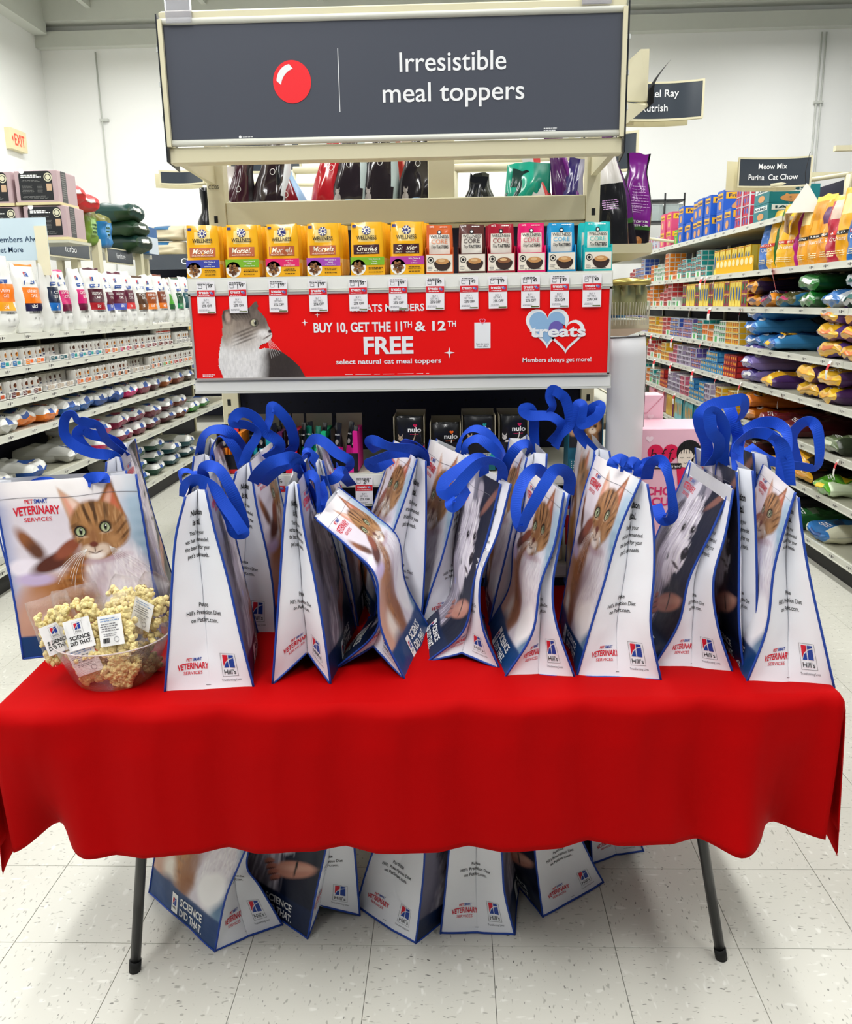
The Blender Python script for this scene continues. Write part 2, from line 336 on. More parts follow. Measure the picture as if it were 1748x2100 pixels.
# ================================================================ tote bags
# measured in metres: near gusset left edge, near gusset right edge (bottom to top), table height, angle of the bag at bottom and top, prints, bottom notch
BAGS={
 'B1':([(-0.759,2.036,0.740),(-0.767,2.049,0.842),(-0.777,2.061,0.936),(-0.789,2.074,1.043),(-0.802,2.086,1.176)],[(-0.844,2.206,0.740),(-0.842,2.189,0.842),(-0.842,2.171,0.936),(-0.844,2.154,1.043),(-0.847,2.136,1.176)],0.74,-107,-107,'cat','dog',0),
 'B2':([(-0.937,2.140,0.740),(-0.935,2.145,0.863),(-0.931,2.150,0.984),(-0.919,2.155,1.095),(-0.905,2.160,1.195)],[(-0.776,2.138,0.740),(-0.802,2.143,0.863),(-0.829,2.148,0.983),(-0.851,2.153,1.101),(-0.866,2.158,1.207)],0.74,-14,-14,'cat','dog',0),
 'B3':([(-0.653,1.739,0.740),(-0.635,1.749,0.870),(-0.621,1.759,0.991),(-0.606,1.769,1.099),(-0.581,1.779,1.185)],[(-0.459,1.771,0.740),(-0.483,1.781,0.860),(-0.505,1.791,0.992),(-0.530,1.801,1.106),(-0.545,1.811,1.193)],0.74,-11,-11,'cat','dog',0),
 'B4':([(-0.769,2.242,0.740),(-0.756,2.247,0.856),(-0.741,2.252,0.968),(-0.723,2.257,1.090),(-0.706,2.262,1.189)],[(-0.623,2.240,0.740),(-0.629,2.245,0.856),(-0.639,2.250,0.967),(-0.649,2.255,1.090),(-0.661,2.260,1.189)],0.74,-8,-8,'cat','dog',0),
 'B5':([(-0.692,2.102,0.740),(-0.651,2.107,0.874),(-0.611,2.112,0.992),(-0.582,2.117,1.094),(-0.556,2.122,1.174)],[(-0.476,2.100,0.740),(-0.477,2.105,0.867),(-0.489,2.110,0.965),(-0.508,2.115,1.080),(-0.519,2.120,1.198)],0.74,-2,-2,'cat','cat',0),
 'B6':([(-0.420,1.786,0.740),(-0.404,1.796,0.879),(-0.389,1.806,1.014),(-0.378,1.816,1.123),(-0.368,1.826,1.196)],[(-0.286,1.785,0.740),(-0.298,1.795,0.864),(-0.315,1.805,0.991),(-0.334,1.815,1.101),(-0.344,1.825,1.201)],0.74,4,-6,'cat','dog',0.055),
 'B7':([(-0.320,2.133,0.740),(-0.321,2.138,0.862),(-0.329,2.143,0.981),(-0.345,2.148,1.091),(-0.360,2.153,1.187)],[(-0.260,2.132,0.740),(-0.274,2.137,0.855),(-0.292,2.142,0.967),(-0.315,2.147,1.084),(-0.339,2.152,1.193)],0.74,0,-8,'cat','dog',0),
 'B8':([(-0.293,1.865,0.740),(-0.185,1.875,0.841),(-0.193,1.885,0.964),(-0.246,1.895,1.033),(-0.325,1.905,1.106)],[(-0.116,1.805,0.740),(-0.170,1.815,0.865),(-0.179,1.825,0.984),(-0.233,1.835,1.046),(-0.310,1.845,1.114)],0.74,8,2,'dog','cat',0.05),
 'B9':([(-0.222,2.139,0.740),(-0.202,2.144,0.859),(-0.175,2.149,0.965),(-0.128,2.154,1.094),(-0.096,2.159,1.193)],[(-0.094,2.151,0.740),(-0.086,2.156,0.833),(-0.079,2.161,0.947),(-0.075,2.166,1.065),(-0.074,2.171,1.186)],0.74,-14,-14,'cat','dog',0),
 'B10':([(-0.094,2.162,0.740),(-0.068,2.167,0.830),(-0.034,2.172,0.930),(0.002,2.177,1.068),(0.031,2.182,1.192)],[(0.065,2.160,0.740),(0.061,2.165,0.850),(0.053,2.170,0.970),(0.049,2.175,1.088),(0.050,2.180,1.194)],0.74,-18,-18,'cat','dog',0),
 'B11':([(-0.072,1.911,0.740),(0.019,1.921,0.820),(0.044,1.931,0.939),(0.076,1.941,1.046),(0.107,1.951,1.170)],[(0.103,1.868,0.740),(0.062,1.878,0.845),(0.058,1.888,0.957),(0.099,1.898,1.067),(0.128,1.908,1.179)],0.74,-4,-16,'dog','cat',0.02),
 'B12':([(0.087,2.146,0.740),(0.110,2.151,0.841),(0.138,2.156,0.960),(0.163,2.161,1.083),(0.186,2.166,1.193)],[(0.227,2.144,0.740),(0.228,2.149,0.854),(0.230,2.154,0.973),(0.233,2.159,1.089),(0.236,2.164,1.203)],0.74,0,-4,'cat','cat',0),
 'B13':([(0.109,1.819,0.740),(0.173,1.829,0.846),(0.191,1.839,0.959),(0.223,1.849,1.053),(0.243,1.859,1.168)],[(0.272,1.818,0.740),(0.227,1.828,0.872),(0.219,1.838,0.959),(0.234,1.848,1.053),(0.254,1.858,1.164)],0.74,-4,-9,'cat','cat',0),
 'B14':([(0.276,1.826,0.740),(0.306,1.836,0.854),(0.336,1.846,0.962),(0.368,1.856,1.084),(0.412,1.866,1.194)],[(0.464,1.804,0.740),(0.437,1.814,0.868),(0.441,1.824,0.991),(0.437,1.834,1.095),(0.422,1.844,1.189)],0.74,0,-8,'cat','cat',0),
 'B15':([(0.337,2.197,0.740),(0.344,2.202,0.863),(0.352,2.207,0.984),(0.358,2.212,1.103),(0.366,2.217,1.199)],[(0.469,2.195,0.740),(0.458,2.200,0.863),(0.442,2.205,0.984),(0.422,2.210,1.102),(0.404,2.215,1.199)],0.74,0,0,'cat','dog',0),
 'B16':([(0.461,1.876,0.740),(0.518,1.886,0.846),(0.540,1.896,0.955),(0.587,1.906,1.063),(0.629,1.916,1.167)],[(0.637,1.840,0.740),(0.597,1.850,0.856),(0.584,1.860,0.961),(0.607,1.870,1.067),(0.621,1.880,1.167)],0.74,0,-1,'dog','dog',0),
 'B17':([(0.662,1.842,0.740),(0.646,1.852,0.858),(0.641,1.862,0.972),(0.636,1.872,1.094),(0.626,1.882,1.206)],[(0.695,1.856,0.740),(0.691,1.866,0.853),(0.686,1.876,0.967),(0.677,1.886,1.091),(0.666,1.896,1.206)],0.74,0,0,'dog','cat',0),
 'B18':([(0.649,1.788,0.740),(0.688,1.798,0.867),(0.697,1.808,1.000),(0.717,1.818,1.094),(0.737,1.828,1.171)],[(0.835,1.767,0.740),(0.796,1.777,0.881),(0.766,1.787,0.995),(0.746,1.797,1.091),(0.736,1.807,1.164)],0.74,3,8,'cat','cat',0),
 'B19':([(0.770,2.120,0.740),(0.788,2.125,0.859),(0.779,2.130,0.975),(0.764,2.135,1.096),(0.750,2.140,1.202)],[(0.860,2.119,0.740),(0.850,2.124,0.859),(0.830,2.129,0.975),(0.808,2.134,1.096),(0.786,2.139,1.195)],0.74,-6,-6,'dog','cat',0),
 'U1':([(-0.616,1.812,-0.000),(-0.579,1.812,0.152),(-0.536,1.812,0.254),(-0.502,1.812,0.336),(-0.478,1.812,0.450)],[(-0.463,1.909,0.000),(-0.515,1.909,0.116),(-0.546,1.909,0.180),(-0.519,1.909,0.290),(-0.486,1.909,0.450)],0,-48,-48,'cat','dog',0),
 'U2':([(-0.389,1.860,0.000),(-0.359,1.860,0.142),(-0.331,1.860,0.257),(-0.308,1.860,0.362),(-0.290,1.860,0.450)],[(-0.263,1.946,0.000),(-0.267,1.946,0.127),(-0.271,1.946,0.237),(-0.274,1.946,0.344),(-0.279,1.946,0.450)],0,-52,-50,'dog','cat',0.04),
 'U3':([(-0.277,1.984,0.000),(-0.246,1.984,0.108),(-0.209,1.984,0.221),(-0.179,1.984,0.335),(-0.151,1.984,0.450)],[(-0.110,1.846,0.000),(-0.095,1.846,0.122),(-0.084,1.846,0.234),(-0.081,1.846,0.343),(-0.086,1.846,0.450)],0,38,34,'cat','dog',0),
 'U4':([(-0.047,1.882,0.000),(-0.033,1.882,0.134),(-0.023,1.882,0.242),(-0.011,1.882,0.347),(0.002,1.882,0.450)],[(0.144,1.880,0.000),(0.117,1.880,0.125),(0.110,1.880,0.235),(0.096,1.880,0.344),(0.074,1.880,0.450)],0,8,4,'dog','dog',0),
 'U5':([(0.223,1.946,0.000),(0.209,1.946,0.107),(0.198,1.946,0.211),(0.195,1.946,0.341),(0.194,1.946,0.450)],[(0.406,2.086,0.000),(0.364,2.086,0.085),(0.326,2.086,0.180),(0.295,2.086,0.310),(0.269,2.086,0.450)],0,-26,-28,'dog','cat',0),
 'U6':([(0.387,2.167,0.000),(0.380,2.167,0.101),(0.372,2.167,0.212),(0.365,2.167,0.341),(0.358,2.167,0.450)],[(0.548,2.227,0.000),(0.514,2.227,0.090),(0.480,2.227,0.197),(0.453,2.227,0.324),(0.426,2.227,0.450)],0,-10,-10,'dog','cat',0),
}
HANDLES={
 'B1':[(20,[(-1.052,2.050,1.139),(-1.053,2.050,1.154),(-1.032,2.050,1.163),(-1.010,2.050,1.164),(-0.996,2.050,1.158),(-0.997,2.050,1.146)]),(20,[(-0.913,2.050,1.153),(-0.911,2.050,1.170),(-0.892,2.050,1.176),(-0.871,2.050,1.176),(-0.870,2.050,1.162)]),],
 'B2':[(35,[(-0.883,2.250,1.195),(-0.916,2.226,1.231),(-0.923,2.204,1.258),(-0.925,2.184,1.284),(-0.946,2.168,1.297),(-0.966,2.156,1.306),(-0.974,2.151,1.323),(-0.995,2.151,1.313),(-1.006,2.156,1.276),(-1.000,2.168,1.249),(-0.980,2.184,1.227),(-0.951,2.204,1.210),(-0.913,2.226,1.199),(-0.905,2.250,1.168)]),(15,[(-0.910,2.300,1.200),(-0.915,2.266,1.228),(-0.934,2.236,1.247),(-0.963,2.213,1.261),(-0.978,2.202,1.276),(-0.993,2.202,1.259),(-0.984,2.213,1.228),(-0.972,2.236,1.207),(-0.952,2.266,1.197),(-0.934,2.300,1.173)]),],
 'B3':[(10,[(-0.628,1.920,1.152),(-0.616,1.904,1.184),(-0.586,1.890,1.199),(-0.547,1.878,1.182),(-0.524,1.868,1.150),(-0.505,1.862,1.123),(-0.489,1.860,1.096),(-0.482,1.862,1.079),(-0.505,1.868,1.080),(-0.514,1.878,1.109),(-0.534,1.890,1.146),(-0.566,1.904,1.178),(-0.590,1.920,1.186)]),(25,[(-0.583,1.950,1.168),(-0.584,1.931,1.201),(-0.576,1.915,1.222),(-0.555,1.904,1.228),(-0.534,1.900,1.216),(-0.515,1.904,1.175),(-0.504,1.915,1.131),(-0.498,1.931,1.083),(-0.510,1.950,1.061)]),(70,[(-0.680,2.050,1.166),(-0.665,2.021,1.188),(-0.644,2.002,1.197),(-0.626,2.002,1.191),(-0.615,2.021,1.170),(-0.615,2.050,1.141)]),],
 'B4':[(25,[(-0.720,2.350,1.165),(-0.698,2.307,1.210),(-0.675,2.272,1.245),(-0.644,2.253,1.263),(-0.605,2.253,1.258),(-0.586,2.272,1.229),(-0.580,2.307,1.198),(-0.583,2.350,1.160)]),(65,[(-0.667,2.300,1.170),(-0.653,2.271,1.215),(-0.627,2.252,1.247),(-0.604,2.252,1.231),(-0.588,2.271,1.194),(-0.589,2.300,1.148)]),],
 'B5':[(10,[(-0.571,2.250,1.164),(-0.551,2.238,1.206),(-0.527,2.227,1.238),(-0.518,2.217,1.261),(-0.541,2.209,1.279),(-0.575,2.203,1.286),(-0.572,2.200,1.301),(-0.557,2.200,1.313),(-0.537,2.203,1.311),(-0.515,2.209,1.294),(-0.497,2.217,1.260),(-0.465,2.227,1.232),(-0.469,2.238,1.207),(-0.509,2.250,1.184)]),(25,[(-0.520,2.300,1.168),(-0.476,2.272,1.212),(-0.478,2.246,1.243),(-0.495,2.224,1.262),(-0.483,2.209,1.293),(-0.475,2.201,1.325),(-0.462,2.201,1.323),(-0.440,2.209,1.296),(-0.429,2.224,1.266),(-0.428,2.246,1.228),(-0.441,2.272,1.203),(-0.484,2.300,1.183)]),],
 'B6':[(5,[(-0.372,1.980,1.195),(-0.362,1.940,1.232),(-0.372,1.911,1.245),(-0.392,1.900,1.243),(-0.420,1.911,1.233),(-0.455,1.940,1.206),(-0.481,1.980,1.173)]),(20,[(-0.367,2.000,1.173),(-0.358,1.953,1.218),(-0.369,1.924,1.231),(-0.396,1.924,1.224),(-0.431,1.953,1.195),(-0.464,2.000,1.166)]),],
 'B7':[(30,[(-0.416,2.300,1.167),(-0.393,2.266,1.217),(-0.367,2.236,1.237),(-0.338,2.213,1.229),(-0.312,2.202,1.207),(-0.293,2.202,1.195),(-0.278,2.213,1.182),(-0.282,2.236,1.160),(-0.306,2.266,1.146),(-0.325,2.300,1.148)]),(8,[(-0.417,2.300,1.160),(-0.380,2.225,1.145),(-0.344,2.170,1.137),(-0.310,2.150,1.147),(-0.294,2.170,1.162),(-0.292,2.225,1.133),(-0.284,2.300,1.096)]),],
 'B8':[(60,[(-0.338,2.000,1.082),(-0.347,1.969,1.126),(-0.352,1.943,1.173),(-0.334,1.926,1.200),(-0.318,1.920,1.189),(-0.317,1.926,1.153),(-0.319,1.943,1.120),(-0.310,1.969,1.138),(-0.322,2.000,1.167)]),(70,[(-0.335,2.000,1.092),(-0.337,1.971,1.144),(-0.346,1.952,1.183),(-0.357,1.952,1.224),(-0.346,1.971,1.246),(-0.329,2.000,1.220)]),],
 'B9':[(12,[(-0.080,2.280,1.153),(-0.085,2.224,1.190),(-0.104,2.178,1.215),(-0.130,2.153,1.224),(-0.168,2.153,1.229),(-0.206,2.178,1.240),(-0.224,2.224,1.227),(-0.208,2.280,1.195)]),(15,[(-0.096,2.280,1.167),(-0.112,2.245,1.193),(-0.143,2.217,1.201),(-0.180,2.202,1.195),(-0.210,2.202,1.184),(-0.226,2.217,1.172),(-0.207,2.245,1.155),(-0.171,2.280,1.173)]),(55,[(-0.079,2.300,1.156),(-0.083,2.265,1.196),(-0.099,2.250,1.221),(-0.123,2.265,1.222),(-0.141,2.300,1.203)]),],
 'B10':[(60,[(0.010,2.300,1.182),(0.017,2.278,1.219),(0.030,2.261,1.245),(0.051,2.251,1.257),(0.078,2.251,1.250),(0.105,2.261,1.225),(0.132,2.278,1.187),(0.139,2.300,1.154)]),(45,[(0.028,2.250,1.184),(0.033,2.221,1.222),(0.061,2.202,1.238),(0.091,2.202,1.220),(0.115,2.221,1.195),(0.128,2.250,1.161)]),],
 'B11':[(22,[(0.110,1.980,1.161),(0.111,1.954,1.201),(0.095,1.930,1.225),(0.062,1.909,1.230),(0.031,1.893,1.206),(0.007,1.883,1.180),(-0.013,1.880,1.163),(-0.028,1.883,1.168),(-0.021,1.893,1.192),(0.013,1.909,1.215),(0.046,1.930,1.233),(0.067,1.954,1.224),(0.069,1.980,1.185)]),(30,[(0.030,1.930,1.166),(0.013,1.881,1.147),(-0.006,1.860,1.138),(-0.012,1.881,1.150),(-0.017,1.930,1.155)]),],
 'B12':[(45,[(0.133,2.300,1.107),(0.139,2.229,1.170),(0.164,2.200,1.215),(0.192,2.229,1.217),(0.204,2.300,1.180)]),(15,[(0.226,2.350,1.164),(0.219,2.333,1.228),(0.216,2.318,1.271),(0.205,2.307,1.301),(0.185,2.301,1.300),(0.203,2.301,1.284),(0.257,2.307,1.281),(0.286,2.318,1.262),(0.287,2.333,1.233),(0.267,2.350,1.201)]),(20,[(0.278,2.350,1.188),(0.290,2.335,1.225),(0.315,2.321,1.259),(0.302,2.310,1.319),(0.284,2.302,1.340),(0.263,2.300,1.351),(0.257,2.302,1.331),(0.266,2.310,1.307),(0.260,2.321,1.283),(0.284,2.335,1.264),(0.313,2.350,1.238)]),],
 'B13':[(15,[(0.268,1.980,1.138),(0.267,1.949,1.179),(0.250,1.920,1.205),(0.224,1.895,1.210),(0.201,1.876,1.183),(0.179,1.864,1.148),(0.159,1.860,1.112),(0.147,1.864,1.084),(0.137,1.876,1.126),(0.147,1.895,1.169),(0.166,1.920,1.197),(0.190,1.949,1.204),(0.215,1.980,1.183)]),],
 'B14':[(35,[(0.369,1.980,1.201),(0.373,1.980,1.214),(0.385,1.980,1.221),(0.401,1.980,1.212)]),(20,[(0.402,1.980,1.189),(0.404,1.980,1.205),(0.417,1.980,1.212),(0.431,1.980,1.201)]),(25,[(0.435,2.000,1.173),(0.440,2.000,1.192),(0.451,2.000,1.204),(0.465,2.000,1.208)]),(18,[(0.455,2.000,1.167),(0.452,1.962,1.207),(0.463,1.929,1.226),(0.474,1.908,1.217),(0.484,1.900,1.185),(0.494,1.908,1.138),(0.502,1.929,1.093),(0.489,1.962,1.077),(0.480,2.000,1.105)]),],
 'B15':[(12,[(0.408,2.350,1.149),(0.378,2.337,1.185),(0.345,2.325,1.224),(0.330,2.315,1.263),(0.331,2.307,1.308),(0.347,2.302,1.308),(0.344,2.300,1.278),(0.344,2.302,1.258),(0.371,2.307,1.268),(0.390,2.315,1.282),(0.396,2.325,1.305),(0.372,2.337,1.293),(0.354,2.350,1.262)]),],
 'B16':[(25,[(0.608,2.050,1.189),(0.599,2.023,1.241),(0.573,2.001,1.290),(0.567,1.985,1.322),(0.594,1.980,1.344),(0.642,1.985,1.352),(0.668,2.001,1.352),(0.682,2.023,1.329),(0.681,2.050,1.298)]),(12,[(0.635,2.020,1.174),(0.627,1.993,1.249),(0.620,1.971,1.294),(0.596,1.955,1.327),(0.579,1.950,1.328),(0.588,1.955,1.287),(0.611,1.971,1.260),(0.616,1.993,1.228),(0.606,2.020,1.195)]),(15,[(0.679,2.080,1.183),(0.683,2.059,1.245),(0.672,2.050,1.284),(0.658,2.059,1.325),(0.658,2.080,1.334)]),],
 'B17':[(18,[(0.669,2.000,1.186),(0.678,2.043,1.219),(0.696,2.078,1.255),(0.736,2.097,1.280),(0.774,2.097,1.286),(0.799,2.078,1.270),(0.798,2.043,1.235),(0.781,2.000,1.208)]),],
 'B18':[(22,[(0.778,2.020,1.151),(0.780,2.038,1.225),(0.759,2.049,1.259),(0.715,2.049,1.267),(0.678,2.038,1.248),(0.667,2.020,1.223)]),(35,[(0.794,2.000,1.149),(0.779,2.000,1.217),(0.759,2.000,1.256),(0.737,2.000,1.267)]),],
 'B19':[(15,[(0.905,2.250,1.155),(0.873,2.219,1.225),(0.879,2.191,1.264),(0.896,2.169,1.276),(0.911,2.155,1.254),(0.919,2.150,1.192),(0.915,2.155,1.161),(0.883,2.169,1.162),(0.816,2.191,1.172),(0.783,2.219,1.191),(0.774,2.250,1.202)]),],
}
def mixc(A, m, hexc): return A*(1-m[..., None])+np.array(srgb(hexc))*m[..., None]
def ell(U, V, cx, cy, rx, ry, rot=0, soft=.15):
    c, s = cos(rot), sin(rot); x = (U-cx)*.76; y = V-cy; X = (x*c+y*s)/(rx*.76); Y = (-x*s+y*c)/ry
    d = np.sqrt(X*X+Y*Y); return np.clip((1+soft-d)/(2*soft), 0, 1)
def strand(U, V, kx, ky, seed): return vnoise(U*kx+40, V*ky+40, seed)
def art_cat(U, V):
    D = 1-V; wx = (vnoise(U*9+3, D*9+5, 21)-.5)*.03; wy = (vnoise(U*9+13, D*9+15, 22)-.5)*.03
    A = np.ones(U.shape+(3,))*np.array(srgb('dcd5df'))
    A = mixc(A, np.clip((.10-U)/.1, 0, 1)*.8, '8f9cc4'); A = mixc(A, np.clip((U-.78)/.14, 0, 1), 'a9c0d2')
    A = mixc(A, np.clip((U-.86)/.1, 0, 1)*np.clip((D-.1)/.2, 0, 1)*(.3+.3*np.sin(D*50)**2), '6f93ab')
    A = mixc(A, ell(U, D, .95, .66, .1, .2, 0, .4), '2f5f8a'); A = mixc(A, ell(U, D, .45, .02, .5, .08, 0, .5), 'f4f0f0')
    A = mixc(A, ell(U, D, .16, .285, .045, .085, -.6, .35), '8a5533'); A = mixc(A, ell(U, D, .21, .335, .05, .06, -.5, .5), '5e3a2a')
    A = mixc(A, ell(U, D, .30, .72, .25, .2, .2, .35), '9a6240'); A = mixc(A, ell(U, D, .25, .60, .16, .12, 0, .4), 'b07848')
    A = mixc(A, ell(U, D, .12, .80, .16, .2, 0, .4), 'c59a86'); A = mixc(A, ell(U, D, .30, .80, .13, .07, 0, .4), 'e6ddd2')
    A = mixc(A, ell(U, D, .30, .90, .15, .06, 0, .4), '4d4a6a')
    A = mixc(A, ell(U, D, .13, .43, .13, .055, .05, .2), 'ece6f2'); A = mixc(A, ell(U, D, .17, .50, .13, .04, 0, .3), 'c3b2d6')
    A = mixc(A, ell(U, D, .32, .40, .18, .045, -.42, .25), '542a20'); A = mixc(A, ell(U, D, .43, .33, .12, .035, -.6, .25), '8a4a34')
    fur = strand(U+.1*V, V, 16, 60, 3); ff = strand(U+.05*D+wx, D, 110, 30, 8); f3 = strand(U-.2*D, D, 70, 24, 9)
    body = ell(U+wx, D+wy, .50, .60, .19, .26, .2, .2); A = mixc(A, body, 'a3672f'); A = mixc(A, body*np.clip((fur-.45)*3, 0, 1)*.6, '6b3f22'); A = mixc(A, body*np.clip((f3-.5)*2, 0, 1)*.5, 'c99560')
    ch = ell(U+wx, D+wy, .76, .56, .23, .25, 0, .18); A = mixc(A, ch, 'e2dde6'); A = mixc(A, ch*np.clip((f3-.5)*2.4, 0, 1)*.7, 'fbfafc'); A = mixc(A, ch*np.clip((.42-ff)*3, 0, 1)*.5, 'b7abb8')
    A = mixc(A, ell(U, D, .62, .55, .06, .17, .3, .5)*.6, 'bca9b6'); A = mixc(A, ell(U+wx, D+wy, .82, .74, .17, .10, -.5, .2), 'f7f6f8'); A = mixc(A, ell(U, D, .52, .74, .09, .16, .1, .3)*.8, '8f5527')
    A = mixc(A, ell(U, D, .70, .405, .15, .022, -.12, .4)*.75, 'b99aa8')
    def tri(P, g):
        m = np.ones(U.shape)
        for i in range(3):
            (x0, y0), (x1, y1) = P[i], P[(i+1) % 3]; k = (U+wx*.3-x0)*(y1-y0)-(D-y0)*(x1-x0); m = m*np.clip(k*g*330+.5, 0, 1)
        return m
    def ear(A, tip, a, b, c1, c2):
        P = [tip, a, b]; s = 1 if (a[0]-tip[0])*(b[1]-tip[1])-(a[1]-tip[1])*(b[0]-tip[0]) < 0 else -1
        A = mixc(A, tri(P, s), c1); cx = sum(p[0] for p in P)/3; cy = sum(p[1] for p in P)/3
        return mixc(A, tri([(cx+(x-cx)*.66, cy+(y-cy)*.66) for x, y in P], s), c2)
    A = ear(A, (.42, .035), (.475, .22), (.60, .13), 'c9a48a', 'dc9c86'); A = ear(A, (.80, .005), (.665, .14), (.885, .20), '9a6238', 'c4694c')
    A = mixc(A, ell(U, D, .76, .11, .02, .05, .5, .5)*.6, 'e8c8b4'); A = mixc(A, ell(U, D, .52, .12, .02, .045, -.6, .5)*.6, 'f0dccf')
    hd = np.maximum(ell(U+wx*.5, D+wy*.5, .675, .235, .215, .125, .12, .07), ell(U+wx*.5, D+wy*.5, .65, .33, .135, .075, 0, .1)); A = mixc(A, hd, '976b42')
    A = mixc(A, hd*np.clip((ff-.5)*2.4, 0, 1)*.55, 'd3a878'); A = mixc(A, ell(U, D, .60, .20, .07, .08, .1, .5)*.5, 'bd8a56')
    w1 = U+wx*1.5+(D-.15)*.25*np.sign(U-.64); st = np.clip((np.sin((w1-.64)*88)-.15)*2.2, 0, 1)*ell(U, D, .645, .155, .11, .055, 0, .35); A = mixc(A, st*hd*.9, '3f2818')
    st2 = np.clip((np.sin((D+wy*1.4+(U-.8)*.35)*135)-.25)*2.2, 0, 1)*(ell(U, D, .84, .27, .055, .09, 0, .5)+ell(U, D, .50, .27, .035, .08, 0, .5)); A = mixc(A, np.clip(st2, 0, 1)*hd*.75, '4d3019')
    A = mixc(A, ell(U, D, .77, .305, .05, .03, .3, .5)*.5, 'c99a6a')
    A = mixc(A, ell(U, D, .575, .355, .055, .034, .2, .3), 'd9c6b4'); A = mixc(A, ell(U, D, .665, .352, .06, .034, -.2, .3), 'd9c6b4'); A = mixc(A, ell(U, D, .62, .385, .055, .020, 0, .4), 'f2ebe6')
    A = mixc(A, ell(U, D, .615, .28, .032, .055, .03, .5)*.75, '8a5c3c'); A = mixc(A, ell(U, D, .612, .318, .030, .015, 0, .25), '6a3428'); A = mixc(A, ell(U, D, .614, .345, .004, .018, 0, .4), '4a2a22')
    for s_ in (-1, 1): A = mixc(A, ell(U, D, .614+s_*.026, .363, .026, .004, -s_*.35, .5), '5a382c')
    for cx, cy, r_ in ((.535, .248, .15), (.715, .232, -.15)):
        A = mixc(A, ell(U, D, cx, cy-.003, .047, .030, r_, .2)*.9, '241610'); A = mixc(A, ell(U, D, cx, cy+.024, .04, .007, r_, .5)*.6, 'e0c6a8')
        A = mixc(A, ell(U, D, cx, cy, .033, .022, r_, .08), '9fae86'); A = mixc(A, ell(U, D, cx, cy+.006, .02, .010, r_, .5)*.6, 'd5dcb4'); A = mixc(A, ell(U, D, cx, cy-.001, .0125, .017, 0, .2), '0c0c0c')
    for s_ in range(4): A = mixc(A, ell(U, D, .56+.03*(s_ % 2)-.02, .345+.009*s_, .002, .002, 0, .5), '3a2418')
    return mixc(A, np.clip((.135-V)*90+.5, 0, 1), '123c70')
def art_dog(U, V):
    D = 1-V; A = np.ones(U.shape+(3,))*np.array(srgb('0f162c'))
    wx = (vnoise(U*7+3, D*7+5, 31)-.5)*.05; wy = (vnoise(U*7+13, D*7+15, 32)-.5)*.05
    A = mixc(A, ell(U, D, .05, .10, .50, .34, .5, .3), 'a5a3b6'); A = mixc(A, ell(U, D, .02, .50, .20, .45, 0, .5)*.9, '6c687c')
    A = mixc(A, ell(U, D, .88, .10, .03, .12, .9, .3), '8a5c50')
    e1 = (strand(U, D, 80, 16, 12)-.5)*.34
    def soft(cx, cy, rx, ry, rot, s, k=1):
        c, q = cos(rot), sin(rot); x = (U+wx-cx)*.76; y = D+wy-cy; X = (x*c+y*q)/(rx*.76); Y = (-x*q+y*c)/ry
        return np.clip((1+s-(np.sqrt(X*X+Y*Y)+e1*k))/(2*s), 0, 1)
    # strands fan out from the brow
    th = np.arctan2(D+.22, (U-.60)*.76)+wx*.6; rr = np.sqrt(((U-.60)*.76)**2+(D+.22)**2)+wy; fan = vnoise(th*34+60, rr*6+3, 14); fan2 = vnoise(th*80+60, rr*12+3, 15)
    b = soft(.40, .80, .20, .30, .1, .2); A = mixc(A, b, '9a92a2'); A = mixc(A, b*np.clip((fan2-.45)*3, 0, 1)*.8, 'e4deea'); A = mixc(A, b*np.clip((.4-fan)*3, 0, 1)*.7, '4d4656')
    ear = soft(.27, .42, .13, .24, .18, .12); A = mixc(A, ear, '3c3845'); A = mixc(A, ear*np.clip((fan2-.5)*3, 0, 1)*.55, '8d8695')
    nk = soft(.42, .50, .13, .22, .1, .2); A = mixc(A, nk, 'b4adbd'); A = mixc(A, nk*np.clip((.45-fan)*3, 0, 1)*.6, '6a6272')
    A = mixc(A, soft(.42, .13, .07, .10, .3, .15), 'dedae6'); A = mixc(A, soft(.66, .10, .05, .07, -.3, .2)*.8, 'b0a9b8')
    h = soft(.54, .30, .19, .17, .3, .08); A = mixc(A, h, 'd0cad8'); A = mixc(A, h*np.clip((fan-.45)*3.5, 0, 1)*.9, 'fbf9fe'); A = mixc(A, h*np.clip((.40-fan2)*3.5, 0, 1)*.75, '7d7586')
    m = soft(.70, .44, .15, .105, .25, .08); A = mixc(A, m, 'e0dbe8'); A = mixc(A, m*np.clip((fan2-.45)*3, 0, 1)*.8, 'fdfbff'); A = mixc(A, m*np.clip((.38-fan)*3, 0, 1)*.6, '948b9c')
    br = soft(.62, .56, .11, .08, .1, .2); A = mixc(A, br, 'e9e4ef'); A = mixc(A, br*np.clip((.45-fan2)*3, 0, 1)*.6, '857b8c')
    for cx, cy in ((.57, .315), (.74, .295)):
        A = mixc(A, ell(U, D, cx, cy, .040, .026, .2, .4)*.8, '5a5060'); A = mixc(A, ell(U, D, cx, cy, .026, .019, .1, .15), '17121a'); A = mixc(A, ell(U, D, cx+.007, cy-.006, .005, .004, 0, .3), 'ffffff')
    A = mixc(A, ell(U, D, .80, .415, .046, .036, .1, .12), '131016'); A = mixc(A, ell(U, D, .795, .402, .018, .007, .1, .5)*.7, '6a6270'); A = mixc(A, ell(U, D, .74, .492, .07, .009, .15, .35), '3a2a34'); A = mixc(A, ell(U, D, .80, .46, .004, .02, .1, .4), '2a2028')
    A = mixc(A, ell(U, D, .74, .70, .22, .050, -.35, .15), 'c98d7a'); A = mixc(A, ell(U, D, .78, .68, .16, .018, -.35, .5)*.5, 'e8b8a4')
